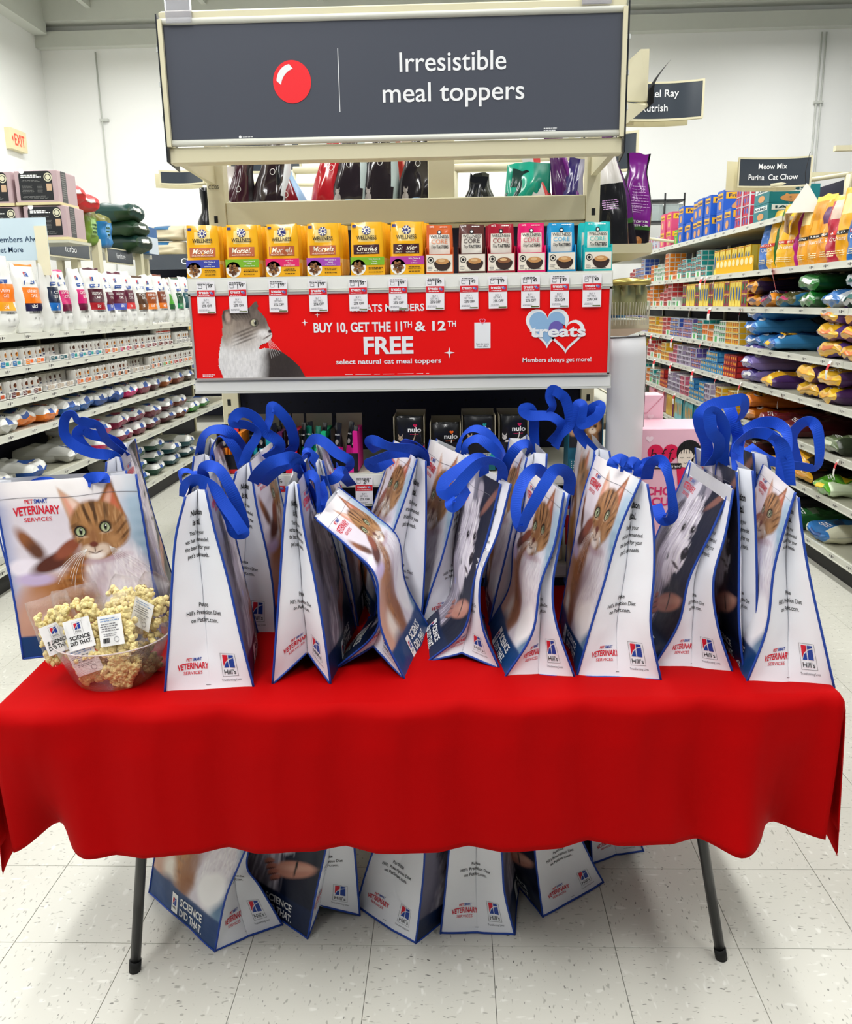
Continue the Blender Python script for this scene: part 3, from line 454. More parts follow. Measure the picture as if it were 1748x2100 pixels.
    for k in range(4): A = mixc(A, ell(U, D, .47+.030*k, .725+.024*k, .062, .0155, -.45, .2), 'b87464'); A = mixc(A, ell(U, D, .47+.030*k, .738+.024*k, .055, .004, -.45, .4), '5a2e2a')
    A = mixc(A, ell(U, D, .76, .685, .010, .058, .1, .2), '15100f'); A = mixc(A, ell(U, D, .36, .63, .028, .018, 0, .2), 'a8a8d8')
    return mixc(A, np.clip((.135-V)*90+.5, 0, 1), '0d1f42')
ARTM = bpy.data.materials.new('laminated_print'); ARTM.use_nodes = True
_n = ARTM.node_tree; _b = _n.nodes['Principled BSDF']; _a = _n.nodes.new('ShaderNodeAttribute'); _a.attribute_name = 'art'
_g = _n.nodes.new('ShaderNodeNewGeometry'); _x = _n.nodes.new('ShaderNodeMix'); _x.data_type = 'RGBA'; _x.inputs[7].default_value = (.62, .63, .66, 1)
_n.links.new(_g.outputs['Backfacing'], _x.inputs[0]); _n.links.new(_a.outputs['Color'], _x.inputs[6]); _n.links.new(_x.outputs[2], _b.inputs['Base Color'])
_b.inputs['Roughness'].default_value = .38; _b.inputs['Specular IOR Level'].default_value = .4
_t = _n.nodes.new('ShaderNodeTexNoise'); _t.inputs['Scale'].default_value = 22; _u = _n.nodes.new('ShaderNodeBump'); _u.inputs['Strength'].default_value = .15; _u.inputs['Distance'].default_value = .01
_c = _n.nodes.new('ShaderNodeTexCoord'); _n.links.new(_c.outputs['Object'], _t.inputs['Vector']); _n.links.new(_t.outputs[0], _u.inputs['Height']); _n.links.new(_u.outputs[0], _b.inputs['Normal'])
GUS = M('laminated_white', 'eef0f6', .42, bump=.1, bsc=18, var=.02); PIPE = M('blue_piping', '123f9c', .6); HANDLE = M('blue_webbing', '0f47c0', .62, bump=.2, bsc=1800, var=.06, spec=.3)
DKNAVY = M('bag_base_navy', '0d1c3c', .5)
PM = [BLACK, RED, M('ink_blue', '1a3f9a', .4), WHITE, M('ink_grey', '6a6a72', .5)]
def emblem(mb, fn, x, y, s, kr=1, kb=2, kw=3, box=True, word=True):
    if box: mb.line(fn, [(x-s*.18, y-s*.62), (x+s*1.18, y-s*.62), (x+s*1.18, y+s*1.12), (x-s*.18, y+s*1.12)], s*.03, 0, True)
    mb.poly(fn, [(x, y+s*.12), (x, y+s), (x+s*.46, y+s), (x+s*.46, y+s*.66), (x+s*.2, y+s*.45)], kr)
    mb.poly(fn, [(x+s*.54, y+s*.72), (x+s*.54, y+s), (x+s, y+s), (x+s, y+s*.86)], kb)
    mb.poly(fn, [(x+s*.02, y+s*.02), (x+s*.22, y+s*.36), (x+s*.44, y+s*.54), (x+s*.44, y+s*.02)], kb)
    mb.poly(fn, [(x+s*.54, y+s*.02), (x+s*.54, y+s*.62), (x+s, y+s*.78), (x+s, y+s*.02)], kb)
    if word: mb.text(fn, "Hill's", x+s*.5, y-s*.48, s*.34, 0, bold=.015, width=s*1.05)
def vetlogo(mb, fn, cx, y, w, sub=True):
    k = w/.075; mb.text(fn, 'VETERINARY', cx, y, .012*k, 1, bold=.045, width=w, arch=.002*k)
    mb.text(fn, 'PET', cx-.010*k, y+.0175*k, .006*k, 1, bold=.04); mb.text(fn, 'SMART', cx+.009*k, y+.0175*k, .006*k, 2, bold=.04, width=.022*k)
    mb.text(fn, 'SERVICES', cx, y-.009*k, .006*k, 1, bold=.01, width=.045*k)
GW, BH, BW = .2, .455, .33
def make_bag(key, label, group, res=1, extra=None):
    L, R, z0, a0, a1, la, ra, notch = BAGS[key]
    Ls = cat_spline(L, 16); Rs = cat_spline(R, 16); tt = np.linspace(0, 1, len(Ls))
    itp = lambda A, t: np.stack([np.interp(t, tt, A[:, k]) for k in range(3)], -1)
    def dirn(t): a = np.radians(a0+(a1-a0)*t); return np.stack([np.sin(a), np.cos(a), 0*t], -1)
    seed = sum(map(ord, key))
    root = thing('tote_bag', label, 'bag', (float((L[0][0]+R[0][0])/2), float((L[0][1]+R[0][1])/2), z0), group)
    def gus(u, v, off=0, far=False):
        u = np.asarray(u, float); v = np.asarray(v, float); t = np.clip(v/BH, 0, 1); s = np.clip(u/GW, 0, 1)
        A = itp(Ls, t); B = itp(Rs, t); e = B-A; c = np.linalg.norm(e, axis=-1)+1e-6; e = e/c[..., None]; d = dirn(t)
        h = np.minimum(c/2, .0985); q0 = .1-.014*np.clip((.96-h/.1)/.4, 0, 1); ca = np.clip((h-(.1-q0)*.087)/q0, .1, .985)
        sa = np.sqrt(1-ca**2)
        arc = np.where(s <= .5, s, 1-s)*GW; inn = np.maximum(arc-q0, 0); o = np.minimum(arc, q0)
        x = o*ca+inn*.087; dep = o*sa*.5+inn*.65*sa; x = x*(c/2)/np.maximum(q0*ca+(.1-q0)*.087, 1e-6)
        X = np.where(s <= .5, x, c-x); k = 1-np.abs(2*s-1)
        dep = dep-.016*np.clip(k-v/.10, 0, 1)*(1-k*.3)+.05*notch/.05*k*np.clip(1-v/.15, 0, 1)
        zz = notch*k*np.clip(1-v/.16, 0, 1)
        wr = (vnoise(s*3+9, t*7+5, seed)-.5)*.006*k+(vnoise(s*9, t*22, seed+1)-.5)*.0018
        dep = dep+wr-off
        P = A+e*X[..., None]+d*dep[..., None]; P[..., 2] += zz
        if far: P = A+e*X[..., None]+d*(BW-dep)[..., None]; P[..., 2] += zz
        return P
    def pan(side):
        E = Ls if side < 0 else Rs
        def f(u, v, off=0):
            u = np.asarray(u, float); v = np.asarray(v, float); t = np.clip(v/BH, 0, 1); a = np.clip(u/BW, 0, 1)
            A = itp(Ls, t); B = itp(Rs, t); e = (B-A); e = e/(np.linalg.norm(e, axis=-1)+1e-6)[..., None]; d = dirn(t)
            w_ = (1-a) if side < 0 else a; bul = .014*np.sin(pi*a)*np.sin(pi*np.clip(t, 0, 1))**.7+(vnoise(a*3+3, t*4+7, seed+2)-.5)*.012*np.sin(pi*a)+(vnoise(a*10, t*14, seed+3)-.5)*.0022*np.clip(np.sin(pi*a)*3, 0, 1)
            return itp(E, t)+d*(w_*BW)[..., None]+e*(side*(bul+off))[..., None]
        return f
    fl_, fr_ = pan(-1), pan(1); bb = (root.location.x, root.location.y, z0)
    for side, fn, art in ((-1, fl_, la), (1, fr_, ra)):
        vis = (side < 0 and key in VIS_L) or (side > 0 and key in VIS_R); nu, nv = (int(70*res), int(100*res)) if vis else (14, 18)
        U, V = np.meshgrid(np.linspace(0, 1, nu+1), np.linspace(0, 1, nv+1))
        A = (art_cat if art == 'cat' else art_dog)(U, V)
        mb = MB().grid(fn(U.ravel()*BW, V.ravel()*BH).reshape(nv+1, nu+1, 3))
        mb.build('front_panel' if side < 0 else 'back_panel', ARTM, root, True, attr=A.reshape(-1, 3), label='panel printed with a tabby cat' if art == 'cat' else 'panel printed with a white shaggy dog')
        if vis:
            g = lambda x, y, fn=fn: fn(x, y, .0012)
            p = MB(); vetlogo(p, g, .085, .385, .105); p.build('service_logo', PM, root)
            p = MB(); p.rect(g, .12, .008, .148, .05, 3); emblem(p, g, .126, .024, .016, box=False); p.build('maker_logo', PM, root)
            p = MB()
            p.text(g, 'SCIENCE', .16, .034, .016, 3, 'l', bold=.05, width=.10); p.text(g, 'DID THAT.', .16, .011, .016, 3, 'l', bold=.05, width=.105)
            p.build('lettering', PM, root); p = MB()
            p.line(g, [(x, BH-.035+.002*sin(x*30)) for x in np.linspace(.004, .326, 24)], .0009, 4)
            if art == 'cat':
                for ex, ey in ((.53, .755), (.71, .768)):
                    p.line(g, [(BW*(ex+.037*cos(a)), BH*(ey+.026*sin(a))) for a in np.linspace(0, 2*pi, 20)[:-1]], .0016, 0, True)
                    p.disc(g, BW*(ex+.008), BH*(ey+.008), .0016, mi=3, n=8)
                for k in range(7):
                    a = -.5-.16*k; r0 = .11+.02*(k % 3); p.line(g, [(BW*.66+.02+r0*s_*cos(a+.5*s_), BH*.665+r0*s_*sin(a-.5*s_)) for s_ in np.linspace(0, 1, 7)], .0007, 3)
                    a = pi+.25+.12*k; p.line(g, [(BW*.56+r0*.8*s_*cos(a+.35*s_), BH*.66+r0*.8*s_*sin(a+.35*s_)) for s_ in np.linspace(0, 1, 7)], .0007, 3)
                    pass
            else:
                for k in range(46):
                    r_ = random.Random(k*7+1); q_ = -pi+pi*r_.random(); u, v = .175+.055*cos(q_), .31-.075*sin(q_)*-1*.9; a = q_+.2; l = .012+.022*r_.random()
                    p.line(g, [(u+l*s_*cos(a), v+l*s_*sin(a+.4*s_)) for s_ in (0, .35, .7, 1)], .0006, 3 if k % 4 else 4)
            p.build('print_detail', PM, root, kind='stuff')
    nu, nv = 28, 36; U, V = np.meshgrid(np.concatenate([np.linspace(0, .085, 10), np.linspace(.09, .11, 9), np.linspace(.115, .2, 10)]), np.linspace(0, BH, nv+1))
    for far in (False, True):
        P = gus(U.ravel(), V.ravel(), 0, far).reshape(U.shape+(3,))
        MB().grid(P, flip=far).build('side_gusset', GUS, root, True)
    p = MB(); g = lambda x, y: gus(x, y, .0011)
    for i, (s_, h) in enumerate((('Nutrition', .0145), ('is vital.', .0145))): p.text(g, s_, .1, .380-i*.028, .0165, 0, bold=.045, sx=.95)
    p.build('lettering', PM, root); p = MB()
    for i, s_ in enumerate(("That's why your", 'vet has recommended', 'the best food for your', "pet's unique needs.")): p.text(g, s_, .1, .328-i*.0175, .0098, 0, bold=.02, sx=.93)
    p.build('lettering', PM, root); p = MB()
    for i, s_ in enumerate(('Purchase', "Hill's Prescription Diet", 'on PetSmart.com.')): p.text(g, s_, .1, .170-i*.0155, .0090, 0, bold=.015, sx=.95)
    p.build('lettering', PM, root)
    p = MB(); vetlogo(p, g, .062, .045, .074); p.build('service_logo', PM, root)
    p = MB(); emblem(p, g, .140, .046, .027); p.text(g, 'Transforming Lives', .1535, .020, .0045, 4, width=.045); p.build('maker_logo', PM, root)
    MB().rect(g, .093, .0135, .104, .0145).build('seam_mark', PM[4], root)
    # bottom, piping along every seam
    ub = np.linspace(0, GW, 13); P0 = gus(ub, 0*ub+.001); P1 = gus(ub, 0*ub+.001, 0, True)
    mb = MB().grid(np.array([P0, P1])); mb.build('bottom', DKNAVY, root)
    pm = MB(); tv_ = np.linspace(0, 1, 30); dd = dirn(tv_)*BW
    for E in (Ls, Rs):
        q = itp(E, tv_); pm.tube(q.tolist(), .0028, 6); pm.tube((q+dd).tolist(), .0028, 6)
    for P in (P0, P1): pm.tube([(a, b, c+.0015) for a, b, c in P], .0028, 6)
    for fn, (i) in ((fl_, 0), (fr_, 1)):
        uu = np.linspace(0, BW, 12); q = fn(uu, uu*0+.001); pm.tube(q.tolist(), .0026, 6)
    pm.build('piping', PIPE, root, True)
    for ang, pts in HANDLES.get(key, []):
        q = cat_spline(pts, 9); m = len(q); wv = []; prev = None
        for i in range(m):
            t = Vector(q[min(i+1, m-1)]-q[max(i-1, 0)]).normalized(); a = Vector((0, 1, 0)); pr = t.cross(a)
            if pr.length < 1e-4: pr = Vector((1, 0, 0))
            pr.normalize()
            if prev is not None and pr.dot(prev) < 0: pr = -pr
            if prev is not None: pr = (pr*.5+prev*.5).normalized()
            prev = pr; s_ = i/(m-1); an = radians(ang+22*sin(2.6*pi*s_+seed)); wv.append(pr*cos(an)+a*sin(an))
        MB().ribbon([tuple(x) for x in q], wv, .028, .0005).build('handle', HANDLE, root)
    return root
VIS_L = {'B1', 'B8', 'B9', 'B10', 'B11', 'B12', 'B13', 'B14', 'B16', 'B17', 'B18', 'B19', 'U1', 'U2', 'U5', 'U6'}
VIS_R = {'B2', 'B3', 'B4', 'B5', 'B6', 'B7', 'B8', 'B14', 'B18', 'U3', 'U4'}
GT, GU = 'tote bags on the red table', 'tote bags on the floor under the table'
BL = {
 'B1': 'tote bag facing front with the big tabby cat picture, behind the popcorn bowl',
 'B2': 'tote bag behind the cat-front bag at the left end, long handle flopped left',
 'B3': 'front tote bag just right of the popcorn bowl, white side with flat bottom edge',
 'B4': 'tote bag in the back row directly behind the first white-sided bag by the bowl',
 'B5': 'back row tote bag with two tall looped handles before the coloured stick packs',
 'B6': 'front tote bag with a notched bottom edge and a wide strap flopped left',
 'B7': 'narrow back row tote bag behind the notched bag, strap shaped like a bow',
 'B8': 'bent tote bag slumping left with the cat picture curving down its front',
 'B9': 'tote bag in the back row leaning right behind the bent bag, forked strap pointing left',
 'B10': 'tote bag in the back row behind the white dog picture bag, arched handles',
 'B11': 'front tote bag with the bright white dog picture beside a pinched white side',
 'B12': 'back row tote bag with a tall twisted handle before the black pouch boxes',
 'B13': 'front tote bag with narrow cat picture and folded shut side, strap looping down its left',
 'B14': 'front tote bag with full white side, cat picture and four small handle arches',
 'B15': 'tote bag in the back row behind the four-arched bag, twisted strap pair standing up',
 'B16': 'front tote bag with the grey dog picture under a tall tangle of knotted straps',
 'B17': 'slim tote bag squeezed between the grey dog bag and the rightmost bag, narrow white side',
 'B18': 'rightmost front tote bag with cat picture beside a wide triangular white side',
 'B19': 'tote bag at the back right corner of the table, wide loop handle hanging right',
 'U1': 'tote bag under the table at the left with cat picture turned to the front',
 'U2': 'tote bag under the table with dark dog picture, second from the left',
 'U3': 'tote bag under the table turned to the left, white side with a tilted bottom edge',
 'U4': 'tote bag under the table standing square with the full white side to the front',
 'U5': 'tote bag under the table tilted right, white side rising to the right',
 'U6': 'tote bag far back under the table, only its bottom corner showing at the right'}
for k in BAGS: make_bag(k, BL[k], GU if k[0] == 'U' else GT, 2.3 if k == 'B1' else (1.3 if k in ('B3', 'B6', 'B8', 'B11', 'B13', 'B14', 'B16', 'B18', 'U1', 'U2') else .7))
# ================================================================ end display behind the table
EL, ER = -.757, .449
ec = thing('end_shelving', 'beige metal end-of-aisle shelving unit facing the table', 'shelving', (-.155, 2.72, 0))
mb = MB()
for x0, x1, nm in ((-.80, -.743, 0), (.433, .477, 1)):
    u = MB().bbox(x0, x1, 2.93, 2.99, 0, 2.36, .002); 
    for z in np.arange(.3, 1.9, .05): u.box(x0+.018, x0+.030, 2.9295, 2.9305, z, z+.022, 1)
    u.build('upright', [BEIGE, M('slot_black', '0a0a0c', .6)], ec)
mb = MB().box(-.743, .433, 2.955, 2.975, .12, 1.828, 0)
for z in np.arange(.9, 1.34, .0508):
    for x in np.arange(-.72, .42, .0508): mb.disc(front(x, 2.9548, z), 0, 0, .004, mi=1, n=8)
mb.build('back_panel', [PEG, M('slot_black')], ec)
MB().bbox(-.743, .433, 2.935, 2.985, 1.838, 1.915, .003).build('header_bar', BEIGE, ec)
MB().bbox(-.743, .433, 2.945, 2.98, 1.822, 1.836, .002).build('header_trim', BEIGE, ec)
MB().bbox(-.079, .008, 2.98, 3.03, .1, 2.36, .003).build('centre_post', M('beige_enamel'), ec)
p = MB(); p.text(front(-.79, 2.929, 1.955), 'CC05', .013, 0, .012, 0, bold=.01, width=.034); p.build('lettering', BLACK, ec)
def shelf(z, zl, yl, x0=EL, x1=ER, par=ec, depth=.44):
    s = MB().box(x0+.004, x1-.004, yl+.004, yl+depth, z-.022, z).build('shelf', SHELF, par)
    m = MB().box(x0, x1, yl-.004, yl+.004, zl, z+.002); m.box(x0+.003, x1-.003, yl-.006, yl-.004, zl+.004, z-.003, 1); m.box(x0, x1, yl-.007, yl-.003, zl-.002, zl+.003)
    m.build('price_rail', [LIP, M('rail_insert', 'e9eae4', .3)], s); return s
shelf(1.660, 1.622, 2.50); shelf(1.371, 1.337, 2.50, EL-.002, ER+.004); shelf(1.090, 1.052, 2.50); shelf(.803, .765, 2.50); shelf(.17, .04, 2.46)
MB().box(EL, ER, 2.48, 2.96, 0, .15).build('base', BEIGE, ec)
# header sign: a frame held forward of the uprights
sg = thing('header_sign', 'big charcoal header sign with a red ball reading irresistible meal toppers', 'sign', (-.16, 2.63, 2.0))
SL, SR = -.815, .485
MB().bbox(SL, SR, 2.615, 2.66, 1.985, 2.03, .004).build('bottom_rail', BEIGE, sg)
MB().bbox(SL, SR, 2.615, 2.66, 2.352, 2.385, .004).build('top_rail', BEIGE, sg)
m = MB(); m.tube([(SL+.003, 2.612, 2.356), (SR-.003, 2.612, 2.356)], .009, 8); m.tube([(SL+.003, 2.612, 2.040), (SR-.003, 2.612, 2.040)], .009, 8); m.build('clear_channel', LIP, sg, True)
for k, x in enumerate((SL, SR)):
    m = MB(); s_ = -1 if k == 0 else 1
    m.box(min(x, x-s_*.012), max(x, x-s_*.012), 2.60, 2.64, 2.03, 2.36); m.build('side_rail', BEIGE, sg)
    q = [(x+s_*.004, 2.60, 2.37), (x+s_*.016, 2.66, 2.36), (x+s_*.006, 2.72, 2.02), (x+s_*.012, 2.75, 1.975)]
    m = MB(); m.v = [(x+s_*.002, 2.605, 2.375), (x+s_*.002, 2.605, 1.99), (x+s_*.016, 2.76, 1.985), (x+s_*.024, 2.76, 2.38), (x+s_*.006, 2.605, 2.375), (x+s_*.006, 2.605, 1.99), (x+s_*.020, 2.76, 1.985), (x+s_*.028, 2.76, 2.38)]
    m.f = [(0, 1, 2, 3), (4, 5, 6, 7), (0, 1, 5, 4), (1, 2, 6, 5), (2, 3, 7, 6), (3, 0, 4, 7)]; m.m = [0]*6
    m.build('side_sign', M('sign_side_dark', '1b1f26', .4), sg)
    for z in (2.10, 2.19, 2.28): MB().box(x-s_*.002+min(0, s_*.012), x-s_*.002+max(0, s_*.012), 2.607, 2.625, z, z+.012).build('clip', M('clear_clip', 'dfe3e2', .2), sg)
    bx = x-s_*.012 if k else x+.012
    xx = (-.79 if k == 0 else .445)
    MB().add([(x-s_*.03, 2.66, 1.99), (x-s_*.01, 2.66, 1.99), (xx+.02, 2.94, 1.97), (xx, 2.94, 1.97), (x-s_*.03, 2.66, 2.02), (x-s_*.01, 2.66, 2.02), (xx+.02, 2.94, 2.03), (xx, 2.94, 2.03)],
             [(0, 1, 2, 3), (4, 5, 6, 7), (0, 1, 5, 4), (1, 2, 6, 5), (2, 3, 7, 6), (3, 0, 4, 7)]).build('bracket', BEIGE, sg)
DG = M('sign_charcoal', '4b4f5a', .45, spec=.35, var=.04, vsc=3)
MB().box(SL+.012, SR-.012, 2.612, 2.618, 2.035, 2.356).build('sign_panel', DG, sg)
HM = [M('sign_white', 'eef0f2', .5), M('ball_red', 'f0252e', .5)]
p = MB(); f = front(0, 2.612, 0, .0012)
p.disc(f, -.448, 2.1945, .054, .056, 1, 40)
a = np.linspace(radians(98), radians(176), 14); o_ = [(-.448+.044*cos(t), 2.1945+.046*sin(t)) for t in a]; i_ = [(-.430+.050*cos(t), 2.180+.050*sin(t)) for t in np.linspace(radians(172), radians(106), 12)]
g2 = front(0, 2.612, 0, .0018); p.poly(g2, o_+i_, 0)
p.build('ball_logo', HM, sg)
MB().rect(f, -.3165, 2.113, -.3145, 2.277, 0).build('divider_line', HM[0], sg)
MB().text(f, 'Irresistible', .005, 2.213, .050, 0, bold=.012, width=.298).build('lettering', HM[0], sg)
MB().text(f, 'meal toppers', .006, 2.135, .050, 0, bold=.012, width=.398).build('lettering', HM[0], sg)
p = MB(); p.bars(f, .26, .305, 2.056, 2, .006, .002, 0, 3); p.bars(f, -.60, -.56, 2.052, 1, .004, .0015, 0, 5); p.disc(f, -.605, 2.053, .004, mi=0, n=10)
p.build('small_print', HM, sg, kind='stuff')
m = MB(); m.box(-.79, -.72, 2.60, 2.614, 2.35, 2.50); m.box(.36, .44, 2.606, 2.614, 2.37, 2.5); m.build('clear_holder', M('clear_plastic', 'e8e8f2', .08, trans=.75), sg)
# promotion banner
bn = thing('promotion_banner', 'red promotion banner with a cat photo and white lettering under the top shelf', 'sign', (-.15, 2.492, 1.38))
BF = M('banner_red', 'ee1111', .3, spec=.4, var=.02)
BX0, BX1, BZ0, BZ1 = -.755, .446, 1.376, 1.618
m = MB(); m.box(BX0, BX1, 2.488, 2.498, BZ0-.002, BZ0+.004); m.box(BX0, BX1, 2.488, 2.498, BZ1-.005, BZ1+.001); m.box(BX0, BX0+.006, 2.488, 2.498, BZ0, BZ1); m.box(BX1-.006, BX1, 2.488, 2.498, BZ0, BZ1)
m.build('banner_frame', M('frame_grey', 'a9a5a2', .35), bn)
MB().box(BX0+.004, BX1-.004, 2.491, 2.497, BZ0+.002, BZ1-.003).build('banner_panel', BF, bn)
p = MB(); f = front(0, 2.4905, 0, .0008); g2 = front(0, 2.4905, 0, .0014); g3 = front(0, 2.4905, 0, .002)
BMt = [M('sign_white'), M('heart_blue', '8fb7dc', .5), M('banner_red'), M('heart_violet', '6d5fb0', .5), M('ink_grey'), M('bow_pink', 'f48fb0', .5)]
p.text(f, 'TREATS MEMBERS', -.188, 1.562, .019, 0, bold=.035, width=.212); p.build('lettering', BMt[0], bn); p = MB()
p.text(f, 'BUY 10, GET THE 11', -.400, 1.506, .026, 0, 'l', bold=.05, width=.254); p.text(f, 'TH', -.142, 1.516, .016, 0, 'l', bold=.04, width=.024)
p.text(f, '& 12', -.110, 1.506, .026, 0, 'l', bold=.05, width=.088); p.text(f, 'TH', -.016, 1.516, .016, 0, 'l', bold=.04, width=.024); p.build('lettering', BMt[0], bn); p = MB()
p.text(f, 'FREE', -.1865, 1.444, .046, 0, bold=.07, width=.143); p.build('lettering', BMt[0], bn); p = MB()
p.text(f, 'select natural cat meal toppers', -.188, 1.415, .0135, 0, bold=.03, width=.304); p.build('lettering', BMt[0], bn); p = MB()
p.bars(f, -.325, -.045, 1.3845, 1, .003, .0012, 0, 9); p.bars(f, -.732, -.695, 1.389, 2, .0045, .002, 0, 4); p.build('small_print', BMt[0], bn, kind='stuff')
def star(cx, cy, r): MB().poly(f, [(cx+(r if i % 2 == 0 else r*.25)*sin(i*pi/4), cy+(r if i % 2 == 0 else r*.25)*cos(i*pi/4)) for i in range(8)], 0).build('star', BMt[0], bn)
star(-.425, 1.534, .010); star(-.012, 1.443, .016); star(-.388, 1.555, .008)
def heart(cx, cy, s, w_=0):
    return [(cx+s*(.5+w_)*(.8*sin(t)**3)*1.25, cy+s*(.5+w_)*(.8125*cos(t)-.3125*cos(2*t)-.125*cos(3*t)-.0625*cos(4*t))) for t in np.linspace(0, 2*pi, 41)[:-1]]
p = MB(); p.poly(f, heart(.267, 1.515, .112, .045), 0); p.poly(f, heart(.320, 1.490, .094, .06), 0)
p.poly(g2, heart(.267, 1.515, .112, -.045), 1); p.poly(g2, heart(.320, 1.490, .094, -.05), 2); p.disc(g3, .292, 1.505, .021, .022, 3, 20)
p.text(front(0, 2.4905, 0, .0026), 'treats', .297, 1.484, .030, 0, bold=.07, width=.158)
p.build('hearts_logo', BMt, bn)
MB().text(f, 'Members always get more!', .296, 1.413, .0125, 0, bold=.02, width=.196).build('lettering', BMt[0], bn)
p = MB(); p.rect(f, .060, 1.454, .106, 1.526, 0); p.line(g2, heart(.083, 1.530, .016), .0018, 5, True)
p.text(g2, 'Scan for more', .083, 1.464, .005, 4, width=.036); p.text(g2, 'Treats offers.', .083, 1.457, .005, 4, width=.034)
p.build('offer_card', BMt, bn)
# the cat printed on the banner, a flat photograph: fine coloured mesh cut to the outline
def inpoly(X, Y, P):
    r = np.zeros(X.shape, bool); n = len(P)
    for i in range(n):
        x0, y0 = P[i]; x1, y1 = P[(i+1) % n]; c = ((y0 > Y) != (y1 > Y)) & (X < (x1-x0)*(Y-y0)/((y1-y0) or 1e-9)+x0); r ^= c
    return r
O = [(-.672, 1.380), (-.684, 1.415), (-.681, 1.445), (-.672, 1.485), (-.666, 1.505), (-.663, 1.560), (-.659, 1.572), (-.640, 1.577), (-.590, 1.575), (-.577, 1.585), (-.560, 1.600), (-.556, 1.585), (-.557, 1.572), (-.546, 1.562), (-.534, 1.545), (-.530, 1.528), (-.522, 1.514), (-.5195, 1.500), (-.524, 1.488), (-.538, 1.478), (-.556, 1.472), (-.560, 1.462), (-.545, 1.466), (-.500, 1.458), (-.470, 1.435), (-.445, 1.410), (-.430, 1.380)]
n1, n2 = 128, 110; X, Y = np.meshgrid(np.linspace(-.69, -.425, n1), np.linspace(1.38, 1.602, n2))
A = np.ones(X.shape+(3,))*np.array(srgb('dcdad8')); nz = vnoise(X*420, Y*120, 5); nz2 = vnoise(X*900, Y*900, 6)
def el(cx, cy, rx, ry, rot=0, s=.15):
    c, q = cos(rot), sin(rot); x = X-cx; y = Y-cy; return np.clip((1+s-np.sqrt(((x*c+y*q)/rx)**2+((-x*q+y*c)/ry)**2))/(2*s), 0, 1)
A = mixc(A, el(-.49, 1.39, .085, .085, .4, .15), '4a3f3a'); A = mixc(A, el(-.50, 1.41, .06, .05, .4, .4)*.6, '241f1e')
A = mixc(A, el(-.61, 1.42, .06, .09, 0, .3), 'e4e2df'); A = mixc(A, el(-.60, 1.54, .075, .05, -.3, .2), '8a7d72'); A = mixc(A, el(-.655, 1.53, .028, .055, 0, .3), 'a09284')
A = mixc(A, el(-.565, 1.56, .05, .035, -.5, .3), '6f635b'); A = mixc(A, el(-.555, 1.49, .035, .022, .3, .3), 'dedad6'); A = mixc(A, el(-.60, 1.49, .05, .03, .2, .5)*.6, 'b5aaa0')
for k in range(7): A = mixc(A, el(-.585-.008*k, 1.565-.002*k, .003, .016, .3+.1*k, .4)*.7, '3b332f')
for k in range(4): A = mixc(A, el(-.60, 1.515-.010*k, .032, .0025, .35, .5)*.7, '4a403a')
A = mixc(A, el(-.566, 1.586, .010, .020, -.35, .3), '5f534c'); A = mixc(A, el(-.648, 1.556, .016, .022, .1, .3), '3f3733'); A = mixc(A, el(-.646, 1.552, .008, .016, .1, .4), 'b79f90')
A = mixc(A, el(-.571, 1.536, .0125, .0115, 0, .15), '1a1412'); A = mixc(A, el(-.571, 1.536, .0095, .0090, 0, .12), 'c9c4a4'); A = mixc(A, el(-.567, 1.536, .0045, .0075, 0, .2), '0c0a0a'); A = mixc(A, el(-.569, 1.540, .0015, .0015, 0, .4), 'ffffff')
A = mixc(A, el(-.5265, 1.511, .006, .005, .4, .2), '3a2624'); A = mixc(A, el(-.535, 1.496, .014, .0018, .5, .4), '5a4742'); A = mixc(A, el(-.548, 1.507, .012, .009, 0, .5)*.6, 'f4f2f0')
A = A*(.84+.3*nz+.12*nz2)[..., None]
mk = inpoly(X, Y, O); fi = []
for j in range(n2-1):
    for i in range(n1-1):
        if mk[j, i] and mk[j, i+1] and mk[j+1, i] and mk[j+1, i+1]: fi.append((j*n1+i, j*n1+i+1, (j+1)*n1+i+1, (j+1)*n1+i))
PRM = bpy.data.materials.new('printed_photo'); PRM.use_nodes = True; _a = PRM.node_tree.nodes.new('ShaderNodeAttribute'); _a.attribute_name = 'art'
PRM.node_tree.links.new(_a.outputs['Color'], PRM.node_tree.nodes['Principled BSDF'].inputs['Base Color']); PRM.node_tree.nodes['Principled BSDF'].inputs['Roughness'].default_value = .4
m = MB(); m.add(front(0, 2.4905, 0, .0009)(X.ravel(), Y.ravel()).tolist(), fi); m.build('cat_photo', PRM, bn, attr=A.reshape(-1, 3))
p = MB()
for k in range(6): p.line(g3, [(-.535+.05*s_*cos(-.7-.14*k), 1.494+.05*s_*sin(-.7-.14*k)-.01*s_*s_) for s_ in np.linspace(0, 1, 6)], .0006)
p.build('whiskers', WHITE, bn)
